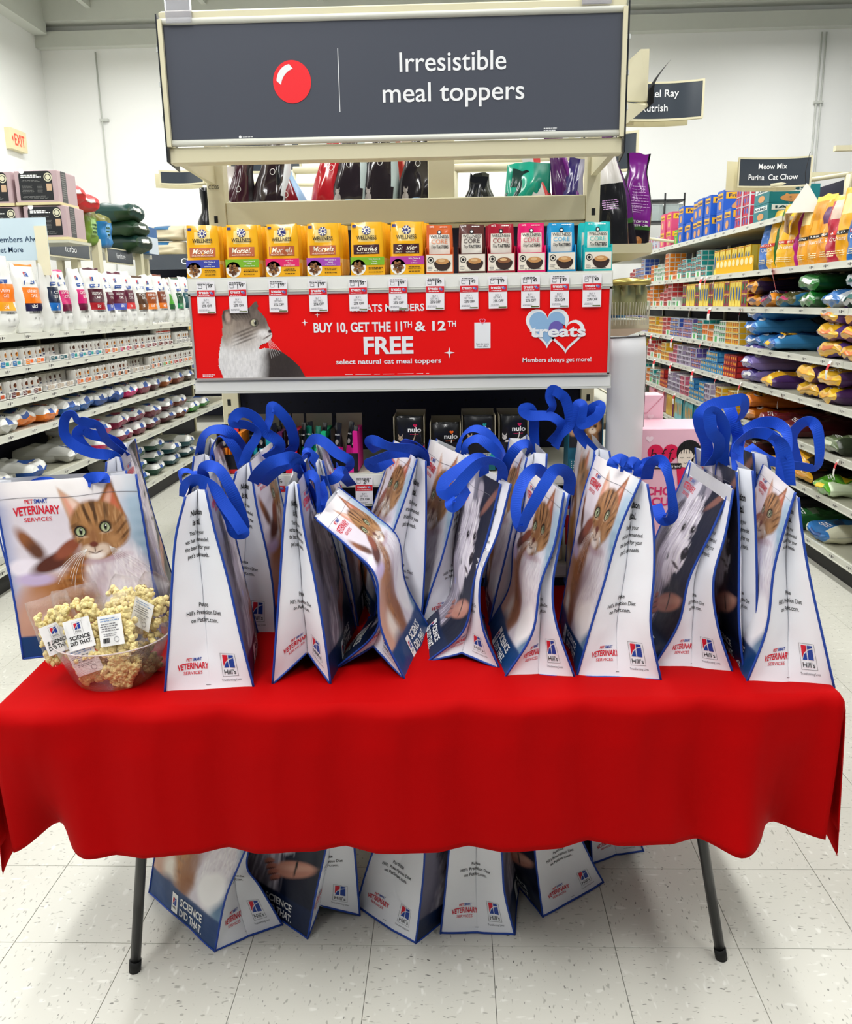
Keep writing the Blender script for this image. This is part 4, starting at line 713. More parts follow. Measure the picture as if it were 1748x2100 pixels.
# price tags
def price_tag(big, cents, seed):
    o = thing('price_tag', '', 'price tag', (0, 0, 0)); p = MB()
    p.box(-.026, .026, -.0008, 0, -.088, 0, 0); f = front(0, -.0008, 0, .0005)
    p.rect(f, -.0255, -.042, .0255, -.024, 2)
    p.bars(f, -.023, .023, -.005, 2, .004, .0018, 1, seed); p.text(f, big, .002, -.021, .0125, 1, bold=.02); p.text(f, cents, .0065, -.0165, .0085, 1, 'l', bold=.02)
    p.rect(f, -.021, -.019, -.010, -.011, 4); g = front(0, -.0008, 0, .001); p.rect(g, -.020, -.018, -.011, -.012, 0)
    p.text(g, 'treats', -.006, -.034, .0085, 0, bold=.05, width=.028); p.bars(g, -.021, .020, -.0395, 1, .003, .0018, 0, seed)
    p.poly(g, heart(.014, -.0305, .008), 5); p.poly(g, heart(.018, -.033, .008), 6)
    p.text(f, 'BUY 1', 0, -.0535, .0052, 4, width=.014); p.text(f, 'GET THE 2', -.001, -.0605, .0052, 4, width=.024); p.text(f, '25% OFF', .001, -.0705, .0072, 1, bold=.02, width=.029)
    p.bars(f, -.022, .010, -.078, 2, .003, .001, 4, seed); p.rect(f, .002, -.086, .024, -.083, 7)
    p.build('tag_card', [M('tag_card', 'edebee', .4), BLACK, M('tag_red', 'd8202c', .4), WHITE, M('ink_grey'), M('heart_blue'), M('heart_violet'), M('tag_green', '55632a', .5)], o); return o
tg1 = price_tag('1', '99', 1); tg2 = price_tag('1', '49', 2); tg3 = price_tag('1', '09', 3); tg4 = price_tag('2', '19', 4); used = set()
def place_tag(src, loc, rot, label, group):
    if src.name not in used: used.add(src.name); src.location = loc; src.rotation_euler = rot; src['label'] = label; src['group'] = group; return src
    return dup(src, loc, rot, label, group)
flav = ['blue-banded yellow', 'green-banded yellow', 'pink-banded yellow', 'purple-banded yellow', 'gravy green-banded yellow', 'gravy purple-banded yellow', 'orange core', 'brown core', 'dark red core', 'pink core', 'blue core', 'teal core']
for i, x in enumerate((-.703, -.613, -.496, -.383, -.269, -.155, -.05, .045, .126, .218, .30, .39)):
    place_tag(tg1 if i < 6 else tg2, (x, 2.489, 1.652), (radians(-2), radians(random.Random(i).uniform(-1, 1)), 0), 'white and red price tag hanging below the %s pouches' % flav[i], 'price tags on the top shelf rail')
t2 = [(-.534, 3), (-.363, 3), (-.271, 4), (-.152, 4), (-.041, 4), (.17, 4), (.376, 4)]
n2 = ['left of the V-notched bag handles', 'under the purple stick packs', 'under the empty gap between stick packs and pouch boxes', 'under the first black pouch box', 'under the orange-edged black pouch box', 'under the fourth black pouch box', 'below the tabby cat treat box']
for (x, k), nm in zip(t2, n2): place_tag(tg3 if k == 3 else tg4, (x, 2.489, 1.082), (radians(-2), 0, 0), 'white and red price tag '+nm, 'price tags on the middle shelf rail')
for i, (x, nm) in enumerate(((-.615, 'below the blue gravy pouches'), (-.30, 'below the orange treat pouch'), (-.09, 'below the pink-lettered pouch'), (.13, 'behind the middle tote bags'), (.37, 'below the red treat pouch'))):
    place_tag(tg3, (x, 2.489, .797), (radians(-2), 0, 0), 'white and red price tag on the low rail '+nm, 'price tags on the low shelf rail')
# ---- soft packs: two curved sheets, closed at the edges
def pack_fn(w_, d, h, kind, seed, wr=.002, xf=None):
    def S(a, z, side=-1, off=0):                # a in -1..1 across, z in 0..1 up, side -1 front
        a = np.asarray(a, float); z = np.asarray(z, float)
        if kind == 'stand': D = np.clip(1-(np.clip(z-.12, 0, 1)/.88)**2.2, 0, 1)**.8*(1-.25*(1-np.clip(z/.10, 0, 1))); W = 1-.06*np.clip((z-.6)/.4, 0, 1)-.04*np.clip(1-z/.08, 0, 1)
        elif kind == 'peak': D = np.clip(1-(np.clip(z-.35, 0, 1)/.55), 0, 1)**.8; W = 1-.45*np.clip((z-.45)/.35, 0, 1)**1.2+.1*np.clip((z-.85)/.15, 0, 1)
        elif kind == 'brick': q = np.clip(4*z*(1-z), 0, 1); D = .62+.38*np.clip(q*1.7, 0, 1)**.5; W = 1-.04*(1-np.clip(q*3, 0, 1))
        elif kind == 'pillow': D = np.clip(4*z*(1-z), 0, 1)**.42; W = 1-.03*np.clip(4*z*(1-z), 0, 1)
        else: D = .25+.75*np.clip(4*z*(1-z)*1.6, 0, 1)**.5; W = 1+0*z
        E = np.clip(1-np.abs(a)**(6 if kind in ('brick', 'block') else 3.2), 0, 1)**.5
        n = (vnoise((a+side)*2.6+8, z*5+9, seed)-.5)*wr*6*E+(vnoise((a+side)*7+8, z*12+9, seed+1)-.5)*wr*2.5*E
        y = side*(d/2*D*E+.0006)+side*n*np.clip(D*1.5, 0, 1)+side*off
        zz = z*h+(vnoise(a*2+5, z*0+3, seed+4)-.5)*wr*3*(z > .97)
        P = np.stack([a*w_/2*W, y, zz], -1); return P if xf is None else xf(P)
    return S
def pack(name, parent, w_, d, h, kind, seed, zone, mats, wr=.002, na=14, nz=18, label=None, xf=None, capc='plain'):
    S = pack_fn(w_, d, h, kind, seed, wr, xf); aa = np.sin(np.linspace(-pi/2, pi/2, na+1)); zs = np.linspace(0, 1, nz+1); Z, A_ = np.meshgrid(zs, aa, indexing='ij'); mb = MB()
    for side in (-1, 1):
        P = S(A_.ravel(), Z.ravel(), side).reshape(nz+1, na+1, 3)
        mb.grid(P, (lambda i, j, side=side: zone((aa[i]+aa[i+1])/2, (zs[j]+zs[j+1])/2, side)), flip=side > 0)
    if kind == 'brick':
        for z_, fl2 in ((0., True), (1., False)):
            top = S(aa, aa*0+z_, -1); bot = S(aa, aa*0+z_, 1); ax = (S(aa*0, aa*0+.5, 0)-S(aa*0, aa*0+z_, 0)); ax /= np.linalg.norm(ax, axis=1)[:, None]
            rows = [top+(bot-top)*k-ax*(.016*sin(pi*k)+(.010 if abs(k-.5) < .01 else 0))*np.clip(1-np.abs(aa)**4, 0, 1)[:, None] for k in (0, .2, .45, .5, .55, .8, 1)]
            mb.grid(rows, (lambda i, j: (2 if j < 2 and 5 <= i < 8 else 1 if j >= 2 else 0) if capc == 'white' else (2 if 1 <= j < 4 and 5 <= i < 9 else 1 if i < 3 else 0)), flip=not fl2)
    mb.build(name, mats, parent, True, label=label)
    fr = lambda x, y, off=.0012: S(np.asarray(x)/(w_/2), np.asarray(y)/h, -1, off)
    return fr
# ================================================================ stock on the end display
def pxx(px, k=.001389): return -.7637+(px-382)*k
KIB = M('kibble_brown', '9a6a3c', .6, var=.2, vsc=300); KIB2 = M('kibble_dark', '5f3a22', .6); CREAM = C('ece4d4'); TRANSW = WHITE
def bowl_print(p, f, cx, cy, r, mw=0, mk=1, mk2=2, seed=1):
    p.disc(f, cx, cy, r*1.25, mi=mw, n=20); g = lambda x, y: f(x, y, .0018); rr = random.Random(seed)
    for i in range(16): a = i*2.4; q = r*.85*sqrt((i+.5)/16); p.disc(g, cx+q*cos(a), cy+q*sin(a), r*.24, mi=mk if rr.random() < .6 else mk2, n=7)
yel = [('3f4aa6', 0, 'a blue band'), ('7db52c', 0, 'a green band'), ('e22a6c', 0, 'a pink band'), ('a64bb5', 0, 'a purple band'), ('7db52c', 1, 'a green gravy band'), ('b63fa0', 1, 'a purple gravy band')]
yx = [(382, 450), (463, 532), (543, 618), (630, 700), (720, 790), (803, 870)]
yellow_box = {}
for i, ((hexc, gr, nm), (a, b)) in enumerate(zip(yel, yx)):
    x = pxx((a+b)/2); w_ = .096
    t = thing('pouch_carton', 'low yellow display carton with %s on its printed front, top shelf' % nm, 'carton', (x+.004, 2.53, 1.662), 'display cartons on the top shelf')
    m = MB(); bx = x+.004
    m.box(bx-w_/2, bx+w_/2, 2.512, 2.514, 1.663, 1.712, 0); m.box(bx-w_/2, bx-w_/2+.002, 2.514, 2.64, 1.663, 1.70, 0); m.box(bx+w_/2-.002, bx+w_/2, 2.514, 2.64, 1.663, 1.70, 0); m.box(bx-w_/2, bx+w_/2, 2.514, 2.64, 1.662, 1.664, 0); m.box(bx-w_/2, bx+w_/2, 2.638, 2.64, 1.663, 1.74, 0)
    m.build('tray', C('eeae18'), t)
    p = MB(); f = front(bx, 2.512, 1.664, .0006); f3 = lambda x, y, o=.0006: front(bx, 2.512, 1.664, o)(x, y)
    p.rect(f, -w_/2, .026, w_/2, .048, 0); bowl_print(p, f3, -.026, .020, .017, 1, 2, 3, i)
    g = front(bx, 2.512, 1.664, .002)
    for k, s_ in enumerate(('With Chicken &' if i != 2 else 'With Tuna', 'Liver' if i == 0 else 'Turkey' if i in (1, 4) else 'Salmon' if i == 3 else 'Tuna', 'in Savory Sauce' if not gr else 'in Gravy')): p.text(g, s_, .020, .0405-k*.006, .0035, 1, bold=.02)
    p.bars(g, .002, .044, .018, 2, .004, .0018, 4, i); p.bars(g, .002, .044, .006, 1, .004, .0018, 4, i)
    p.build('lettering', [C(hexc), WHITE, KIB, KIB2, BLACK], t)
    for k in range(4):
        yy = 2.532+k*.026; o = thing('food_pouch', ('front yellow meal pouch in the display carton with %s' if k == 0 else ['', 'second', 'third', 'fourth'][k]+' yellow meal pouch back in the display carton with %s') % nm, 'pouch', (x+.002+.006*k, yy, 1.666), 'yellow meal pouches on the top shelf')
        o.rotation_euler = (radians(-3), 0, radians(random.Random(i*9+k).uniform(-5, 5)))
        zn = lambda a_, z_, s_: 1 if z_ < .33 or (z_ > .62 and z_ < .88 and abs(a_) < .45) else 0
        tmp = (o.location.copy(), o.rotation_euler.copy()); o.location = (0, 0, 0)
        fr = pack('pouch_body', o, .093, .024, .142, 'stand', i*7+k, zn, [C('efb01a', .25, coat=.4), C('f5d98a', .25, coat=.4)], .0012, 12, 16)
        if k == 0:
            p = MB(); p.rect(fr, -.043, .128, -.032, .135, 0); p.disc(lambda x, y: fr(x, y, .0015), 0, .119, .013, .012, 0, 18); p.disc(lambda x, y: fr(x, y, .002), 0, .119, .0075, .007, 1, 12)
            for q in range(8): p.disc(lambda x, y: fr(x, y, .0022), .0103*cos(q*.785), .119+.0095*sin(q*.785), .0022, mi=1, n=6)
            p.disc(lambda x, y: fr(x, y, .0025), .001, .119, .004, .005, 0, 8)
            p.text(lambda x, y: fr(x, y, .0024), 'WELLNESS', 0, .094, .0105, 2, bold=.03, width=.058)
            p.rect(fr, -.038, .054, .036, .080, 3, 6, 1); p.text(lambda x, y: fr(x, y, .002), 'Gravies' if gr else 'Morsels', 0, .063, .014, 1, bold=.02, width=.058, it=.25); p.text(lambda x, y: fr(x, y, .002), 'HEALTHY INDULGENCE', 0, .056, .0035, 1, width=.062)
            p.build('lettering', [M('ink_indigo', '27307c', .4), M('ink_cream', 'f3ecd8', .4), BLACK, C('3c1420' if gr else 'b5603c'), WHITE], o)
        o.location, o.rotation_euler = tmp
core = [('d2622c', 'orange', 'e58a5a'), ('5b2f2a', 'brown', '3a2a28'), ('a3122c', 'dark red', '9c3b3b'), ('dd1668', 'bright pink', 'd4506a'), ('1a90c8', 'sky blue', '4aa4cc'), ('1fb7b8', 'teal', '52b8b4')]
for i, ((hexc, nm, tx), (a, b)) in enumerate(zip(core, [(875, 935), (943, 999), (1002, 1059), (1063, 1121), (1123, 1183), (1197, 1255)])):
    x = pxx((a+b)/2); w_ = .079
    t = thing('pouch_carton', 'slim cream display carton with %s edge and bowl picture, top shelf' % nm, 'carton', (x, 2.53, 1.662), 'display cartons on the top shelf')
    m = MB(); m.box(x-w_/2, x+w_/2, 2.512, 2.514, 1.663, 1.726 if i == 5 else 1.716, 0); m.box(x-w_/2, x-w_/2+.002, 2.514, 2.64, 1.663, 1.735, 0); m.box(x+w_/2-.002, x+w_/2, 2.514, 2.64, 1.663, 1.735, 0); m.box(x-w_/2, x+w_/2, 2.514, 2.64, 1.662, 1.664, 0)
    m.box(x-w_/2, x+w_/2, 2.638, 2.64, 1.663, 1.80 if i == 2 else 1.74, 0); m.build('tray', [C(hexc)], t)
    p = MB(); F_ = lambda X, Y, o=.0006: front(x, 2.512, 1.664, o)(X, Y)
    p.rect(F_, -.037, .004, .037, .050, 0); q = [(.008+.024*cos(t_), .028+.022*sin(t_)) for t_ in np.linspace(pi, 2*pi, 12)]; p.poly(lambda X, Y: F_(X, Y, .0012), q, 1)
    p.disc(lambda X, Y: F_(X, Y, .0016), .008, .029, .0235, .006, 1, 18); p.disc(lambda X, Y: F_(X, Y, .002), .008, .032, .019, .008, 2, 12); p.disc(lambda X, Y: F_(X, Y, .0024), .006, .034, .010, .004, 3, 10)
    p.line(lambda X, Y: F_(X, Y, .0012), [(-.025+.008*cos(t_), .036+.008*sin(t_)) for t_ in np.linspace(0, 2*pi, 16)[:-1]], .002, 4, True); p.disc(lambda X, Y: F_(X, Y, .0012), -.025, .036, .004, mi=4, n=8)
    p.bars(lambda X, Y: F_(X, Y, .0012), -.034, -.018, .016, 3, .004, .0015, 5, i); p.bars(lambda X, Y: F_(X, Y, .0012), -.02, .034, .0065, 1, .004, .0015, 5, i)
    p.build('lettering', [CREAM, C('3a2a26'), C('8a5a3a') if i == 2 else C('c8925a'), C('e0b884'), BLACK, M('ink_grey')], t)
    for k in range(3):
        o = thing('food_pouch', ('front %s-topped meal pouch in its slim carton' if k == 0 else ['', 'middle', 'rear'][k]+' %s-topped meal pouch in its slim carton') % nm, 'pouch', (0, 0, 0), 'slim meal pouches on the top shelf')
        zn = lambda a_, z_, s_: 1 if s_ < 0 and z_ < .80 and abs(a_) < .82 else 0
        fr = pack('pouch_body', o, .075, .020, .130, 'stand', i*5+k+60, zn, [C(hexc, .25, coat=.4), C('e6e0d4', .25, coat=.4)], .001, 14, 15)
        if k == 0:
            p = MB(); G_ = lambda X, Y: fr(X, Y, .002); p.disc(fr, 0, .110, .0065, mi=0, n=12); p.disc(G_, 0, .110, .0035, mi=1, n=10)
            p.text(G_, 'WELLNESS', 0, .094, .0085, 0, bold=.01, width=.052); p.text(G_, 'CORE', 0, .079, .012, 2, bold=.0, width=.046); p.text(G_, 'Tiny', -.018, .066, .008, 0, bold=.01, it=.3, width=.015); p.text(G_, 'TASTERS', .008, .066, .008, 0, bold=.05, width=.034)
            p.text(G_, 'PATE', -.022, .123, .004, 1, bold=.02); p.bars(G_, 0, .03, .1235, 1, .004, .0022, 1, i)
            p.build('lettering', [BLACK, WHITE, C(tx)], o)
        o.location = (x+.001*k+(-.012 if i == 5 and k else 0), 2.534+k*.030, 1.666); o.rotation_euler = (radians(-3), 0, radians(random.Random(i*3+k).uniform(-4, 4)))
# middle shelf: black pouch boxes
MBLK = C('121317', .3, coat=.3)
nu = [(802, 868, 1.256, 'e21a58', 'c22a6a', 'raspberry wave'), (880, 946, 1.235, 'f06a1c', '1d5a3c', 'orange and green wave'), (948, 1020, 1.256, '1f9c9c', '0f5f68', 'teal wave and cat picture'), (1027, 1090, 1.256, 'c81a58', '901048', 'magenta wave')]
for i, (a, b, zt, h1, h2, nm) in enumerate(nu):
    x0, x1 = pxx(a), pxx(b); x = (x0+x1)/2; w_ = x1-x0
    t = thing('pouch_box', 'black open display box with '+nm+' on the middle shelf', 'box', (x, 2.53, 1.092), 'black pouch boxes on the middle shelf')
    m = MB(); m.box(x0, x1, 2.515, 2.517, 1.092, 1.178, 0); m.box(x0, x0+.002, 2.517, 2.66, 1.092, zt, 1); m.box(x1-.002, x1, 2.517, 2.66, 1.092, zt, 1); m.box(x0, x1, 2.658, 2.66, 1.092, zt+.006, 1); m.box(x0, x1, 2.517, 2.66, 1.092, 1.094, 1)
    m.build('open_box', [MBLK, C('b5ab90')], t)
    p = MB(); F_ = lambda X, Y, o=.0006: front(x, 2.515, 1.092, o)(X, Y); h_ = w_/2
    cv = [(-h_*.35+(h_*1.33)*s_, .002+.080*(s_**1.4)) for s_ in np.linspace(0, 1, 9)]
    p.poly(F_, cv+[(h_*.98, .002)], 0); p.poly(lambda X, Y: F_(X, Y, .001), [(-h_*.1, .002), (h_*.3, .030), (h_*.7, .040), (h_*.98, .035), (h_*.98, .002)], 1)
    p.disc(lambda X, Y: F_(X, Y, .0014), h_*.35, .014, .013, .011, 2, 14); p.disc(lambda X, Y: F_(X, Y, .0018), h_*.35, .014, .009, .007, 4, 10)
    p.bars(lambda X, Y: F_(X, Y, .0012), -h_*.9, -h_*.2, .018, 3, .005, .003, 3, i); p.bars(lambda X, Y: F_(X, Y, .0014), h_*.2, h_*.8, .050, 2, .006, .003, 3, i+9)
    p.build('lettering', [C(h1), C(h2), WHITE, C('c9c9cc'), C('c8925a')], t)
    for k in range(2):
        o = thing('nutrition_pouch', ('front' if k == 0 else 'rear')+' black pouch with small heart standing in the box with '+nm, 'pouch', (0, 0, 0), 'black pouches on the middle shelf')
        fr = pack('pouch_body', o, w_-.008, .016, zt-1.100, 'block', i+k*9+90, lambda a_, z_, s_: 0, [MBLK], .001)
        if k == 0:
            p = MB(); H_ = zt-1.100; G_ = lambda X, Y: fr(X, Y, .0016)
            p.text(G_, 'nulo', .016, H_-.043, .014, 0, bold=.05, width=.040); p.poly(G_, heart(.018, H_-.024, .012), 1); p.bars(G_, 0, .034, H_-.051, 1, .003, .0015, 1, i)
            # little sitting cat: body, head, ears, tail
            for (cx, cy, rx, ry, r_) in ((-.010, H_-.078, .016, .008, -.2), (-.026, H_-.062, .007, .007, 0), (-.018, H_-.090, .003, .011, 0), (-.004, H_-.090, .003, .011, 0), (.004, H_-.088, .003, .010, .2), (-.030, H_-.090, .003, .010, 0)): p.disc(G_, cx, cy, rx, ry, 2, 12, r_)
            for s_ in (-1, 1): p.poly(G_, [(-.026+s_*.002, H_-.056), (-.026+s_*.007, H_-.056), (-.026+s_*.0065, H_-.048)], 2)
            p.line(G_, [(.006+.012*sin(q), H_-.078+.02*q) for q in np.linspace(0, 1.6, 8)], .003, 2)
            for s_ in (-1, 1): p.disc(lambda X, Y: fr(X, Y, .002), -.026+s_*.0028, H_-.061, .001, mi=3, n=6)
            p.build('lettering', [WHITE, C(h1), C('b9a48a') if i in (0, 2) else C('ddd6d2'), BLACK], o)
        o.location = (x, 2.535+k*.035, 1.096); o.rotation_euler = (radians(-2), 0, 0)
t = thing('treat_box', 'dark teal treat box with tabby cat portrait, right end of middle shelf', 'box', (.39, 2.56, 1.092))
MB().box(.338, .440, 2.52, 2.62, 1.092, 1.262).build('box_body', C('10586e'), t)
n1, n2 = 40, 36; X, Y = np.meshgrid(np.linspace(0, 1, n1), np.linspace(0, 1, n2)); A = np.ones(X.shape+(3,))*np.array(srgb('0d1218'))
def e2(A, cx, cy, rx, ry, c, s=.2): return mixc(A, np.clip((1+s-np.sqrt(((X-cx)/rx)**2+((Y-cy)/ry)**2))/(2*s), 0, 1), c)
A = e2(A, .68, .2, .2, .4, '8a6038'); A = e2(A, .7, .62, .24, .22, 'a9794a'); A = e2(A, .54, .85, .06, .13, 'a87a50'); A = e2(A, .86, .85, .06, .13, 'a87a50'); A = e2(A, .70, .50, .11, .09, 'e6d2b8')
A = mixc(A, np.clip(np.sin(X*70)*2-1, 0, 1)*np.clip((1.2-np.sqrt(((X-.7)/.2)**2+((Y-.72)/.12)**2))*3, 0, 1), '3a2414'); A = e2(A, .61, .63, .045, .04, '2a1c10'); A = e2(A, .79, .63, .045, .04, '2a1c10'); A = e2(A, .70, .54, .03, .02, '6a3a30')
A = e2(A, .12, .55, .16, .2, 'b58a66')
MB().grid(front(.341, 2.52, 1.158, .0006)(X.ravel()*.096, Y.ravel()*.10).reshape(n2, n1, 3)).build('cat_photo', PRM, t, attr=A.reshape(-1, 3))
p = MB(); f = front(.341, 2.52, 1.094, .0006); p.rect(f, 0, 0, .096, .030, 0); g = front(.341, 2.52, 1.094, .0016); p.text(g, 'Silky Mousse', .030, .050, .007, 1, 'l', bold=.03, width=.052); p.bars(g, .03, .088, .042, 1, .004, .002, 1); p.bars(g, .03, .088, .032, 1, .004, .002, 1, 3)
for k in range(4): p.disc(g, .008, .023-k*.006, .0012, mi=1, n=6); p.bars(g, .012, .07, .022-k*.006, 1, .004, .002, 1, k+5)
p.build('lettering', [C('146a80'), WHITE], t)
# stick packs
st = [(420, 474, 'e0201c', 'f08a1c', 'c81a18', 'red and orange stick packs', 4), (490, 536, '0c1114', '1c9ca8', '1587a0', 'black and teal stick packs', 3), (540, 562, '16161a', '5a1a4a', '3a1030', 'black and plum stick packs', 2), (566, 592, '121317', 'e01c3c', 'e01c3c', 'black and crimson stick packs', 2), (598, 656, '0f6e58', '19b47a', '129058', 'green stick packs', 5), (666, 724, '6a2a9a', 'd81c8c', 'd81c8c', 'purple and pink stick packs', 4)]
for i, (a, b, h0, h1, h2, nm, n_) in enumerate(st):
    x0, x1 = pxx(a), pxx(b); x = (x0+x1)/2; zt = 1.243
    t = thing('stick_pack_box', 'open display box of '+nm+' on the middle shelf', 'box', (x, 2.55, 1.092), 'stick pack boxes on the middle shelf')
    m = MB(); m.box(x0, x1, 2.512, 2.514, 1.092, 1.15, 0); m.box(x0, x0+.002, 2.514, 2.66, 1.092, 1.22, 0); m.box(x1-.014, x1, 2.5125, 2.66, 1.092, 1.215, 1); m.box(x0, x1, 2.658, 2.66, 1.092, zt+.01, 2); m.box(x0, x1, 2.514, 2.66, 1.092, 1.094, 2)
    m.box(x0, x1-.014, 2.5115, 2.512, 1.092, 1.105, 3); m.build('open_box', [MBLK, C(h1), C('b5ab90'), C(h2)], t)
    for k in range(n_):
        xx = x0+.010+(x1-x0-.030)*(k/max(1, n_-1)); o = thing('stick_pack', ordn(k)+' narrow sachet from the left in the box of '+nm, 'sachet', (0, 0, 0), nm)
        fr = pack('sachet_body', o, .020, .012, zt-1.10-.01*(k % 2), 'stand', i*5+k+130, lambda a_, z_, s_: 0 if z_ > .52 else 1, [MBLK if k % 2 == 0 or i > 4 else C(h0, .3), C(h1, .3)], .001, 6, 12)
        p = MB(); p.text(lambda X, Y: fr(X, Y, .0016), 'nulo', 0, .105, .0055, 0, bold=.04, width=.014); p.disc(lambda X, Y: fr(X, Y, .0016), 0, .085, .005, .008, 1, 10); p.build('lettering', [WHITE, C('a9a4a0')], o)
        o.location = (xx, 2.530+.012*(k % 3), 1.097); o.rotation_euler = (radians(-4), radians(random.Random(i*4+k).uniform(-6, 6)), radians(random.Random(k+i).uniform(-50, 10)))
# low shelf: standing treat pouches
low = [(528, 566, '1f7fb4', 'f2d01c', 'GRAVY!', 'blue and yellow gravy', 'standing pouch'), (568, 606, '15607a', '8a1c50', 'MEALS', 'dark teal and plum', 'standing pouch'), (610, 650, '2a8a5a', 'e8e2d0', 'TREATS', 'green', 'standing pouch'), (700, 754, 'c8681c', 'f0e6d8', 'KRAFTY', 'orange and cream', 'standing pouch'), (758, 806, '2e95bc', 'cfe4ec', 'Dreamy', 'pale blue', 'standing pouch'),
       (868, 908, 'e9e2e6', 'd82a8c', 'Tiny', 'white and pink', 'standing pouch'), (960, 1008, 'f0c81c', '2a2a30', 'Bites', 'yellow and black', 'standing pouch'), (1012, 1058, '1c2a3a', '4a8a9c', 'The', 'navy', 'standing pouch'), (1110, 1160, '8ab02a', 'f2e8c0', 'Fresh', 'lime green', 'standing pouch'), (1166, 1212, 'cf2030', 'f4e8d8', 'Natural', 'red and white', 'standing pouch')]
for i, (a, b, h0, h1, tx, nm, k_) in enumerate(low):
    x0, x1 = pxx(a, .00142)-.01, pxx(b, .00142)-.01; o = thing('treat_pouch', nm+' treat pouch standing on the low shelf behind the tote bags', 'pouch', (0, 0, 0), 'treat pouches on the low shelf')
    fr = pack('pouch_body', o, x1-x0, .05, .165, 'stand', 170+i, lambda a_, z_, s_: 1 if z_ < .28 or (.86 < z_ < .92) else 0, [C(h0, .3, coat=.3), C(h1, .3, coat=.3)], .0016)
    p = MB(); G_ = lambda X, Y: fr(X, Y, .0016); p.text(G_, tx, 0, .108, .011, 0, bold=.04, width=(x1-x0)*.68); p.disc(fr, 0, .070, (x1-x0)*.28, .020, 2, 18); p.text(lambda X, Y: fr(X, Y, .003), 'CHARGE' if i == 0 else 'MIX', 0, .067, .006, 0, bold=.03); p.bars(G_, -.025, .025, .030, 3, .006, .003, 1, i)
    p.build('lettering', [WHITE, BLACK, C(h1 if i != 0 else '1a5a8a')], o)
    o.location = ((x0+x1)/2, 2.55, .806); o.rotation_euler = (radians(-4), 0, radians(random.Random(i).uniform(-6, 6)))
for i, x in enumerate((-.45, -.30, -.17, .02, .20, .34)):
    nm = ['dark red', 'amber', 'rust brown', 'crimson', 'olive', 'wine red'][i]
    o = thing('treat_pouch', nm+' treat pouch on the bottom deck, seen between the tote bags', 'pouch', (0, 0, 0), 'treat pouches on the bottom deck')
    pack('pouch_body', o, .12, .06, .20, 'stand', 190+i, lambda a_, z_, s_: 1 if .35 < z_ < .55 else 0, [C(['6e1016', 'b8721c', '7a3a1c', 'a01424', '5a6420', '5a1020'][i], .3), C('2a1a18', .3)], .002)
    o.location = (x, 2.60, .40)
shelf(.39, .355, 2.50)
# ---- tall peaked food bags on the deck behind the sign
bx = [(480, '3a1420', '1c1216', .34, 8, 'short dark maroon food bag with a folded top, far left behind the header sign'), (508, 'cfc8c4', '9a9490', .30, -12, 'small pale food bag behind the maroon one, left of the deck'), (530, '241418', 'd8dcdf', .44, 14, 'tall dark food bag with a white leaning flank and round red badge'), (583, '1c1c20', 'e4e6e6', .42, -6, 'black food bag with a wide white top showing a red badge'),
      (626, '7a0f1c', '8fb4d8', .32, -16, 'dark red food bag with a light blue flank, small'), (660, 'b01420', 'd6e2ea', .45, 10, 'glossy red food bag with a thin tall neck'), (708, '241a20', 'b8c8c8', .46, 6, 'first of the big glossy brown-black food bags left of the centre post'), (770, '221a1e', 'b4c4c4', .47, 6, 'second big glossy brown-black food bag left of the centre post'), (842, '1e181c', '1c2c4c', .46, 8, 'glossy black food bag with a navy flank touching the centre post'), (800, 'b82820', 'd83a28', .44, 0, 'orange red food bag set back between the dark bags')]
for i, (px, h0, h1, hh, tl, lab) in enumerate(bx):
    X_ = (px-929)*.00172; o = thing('food_bag', lab, 'bag', (0, 0, 0), 'food bags on the deck behind the header sign'); w_ = .115 if i in (0, 1, 4) else .135
    fr = pack('bag_body', o, w_, .075, hh, 'peak', 210+i, lambda a_, z_, s_: 1 if a_ > .35+.5*(1-z_) and z_ > .3 else 0, [C(h0, .18, coat=.5), C(h1, .3)], .004, 16, 22)
    p = MB(); G_ = lambda X, Y: fr(X, Y, .002)
    p.line(G_, [(.010*cos(q)-.01, hh*.62+.010*sin(q)) for q in np.linspace(0, 2*pi, 16)[:-1]], .0018, 1, True)
    if i in (2, 3): p.disc(G_, .018, hh*.78, .020, .024, 0, 18); p.text(lambda X, Y: fr(X, Y, .004), 'CORE' if i == 2 else 'ONE', .018, hh*.76, .010, 1, bold=.03, width=.026)
    if i == 1: p.text(G_, 'HIGH PROTEIN', 0, .10, .009, 2, bold=.04, width=.07)
    if i == 9: p.disc(G_, 0, hh*.8, .03, .035, 0, 18)
    if i in (6, 7, 8):                       # small standing cat with a round tin
        p.disc(G_, -.038, .165, .012, .020, 3, 12); p.disc(G_, -.040, .190, .008, .008, 3, 10)
        for s_ in (-1, 1): p.poly(G_, [(-.040+s_*.003, .196), (-.040+s_*.008, .195), (-.040+s_*.007, .205)], 3)
        p.disc(G_, .005, .160, .024, .010, 4, 16)
    p.build('lettering', [C('b01428'), WHITE, C('7a4a2a'), C('a8a09c'), C('6d8fb0')], o)
    o.location = (X_, 3.28 if i == 9 else 3.18+.01*(i % 2), 1.772); o.rotation_euler = (radians(-2), radians(tl), 0)
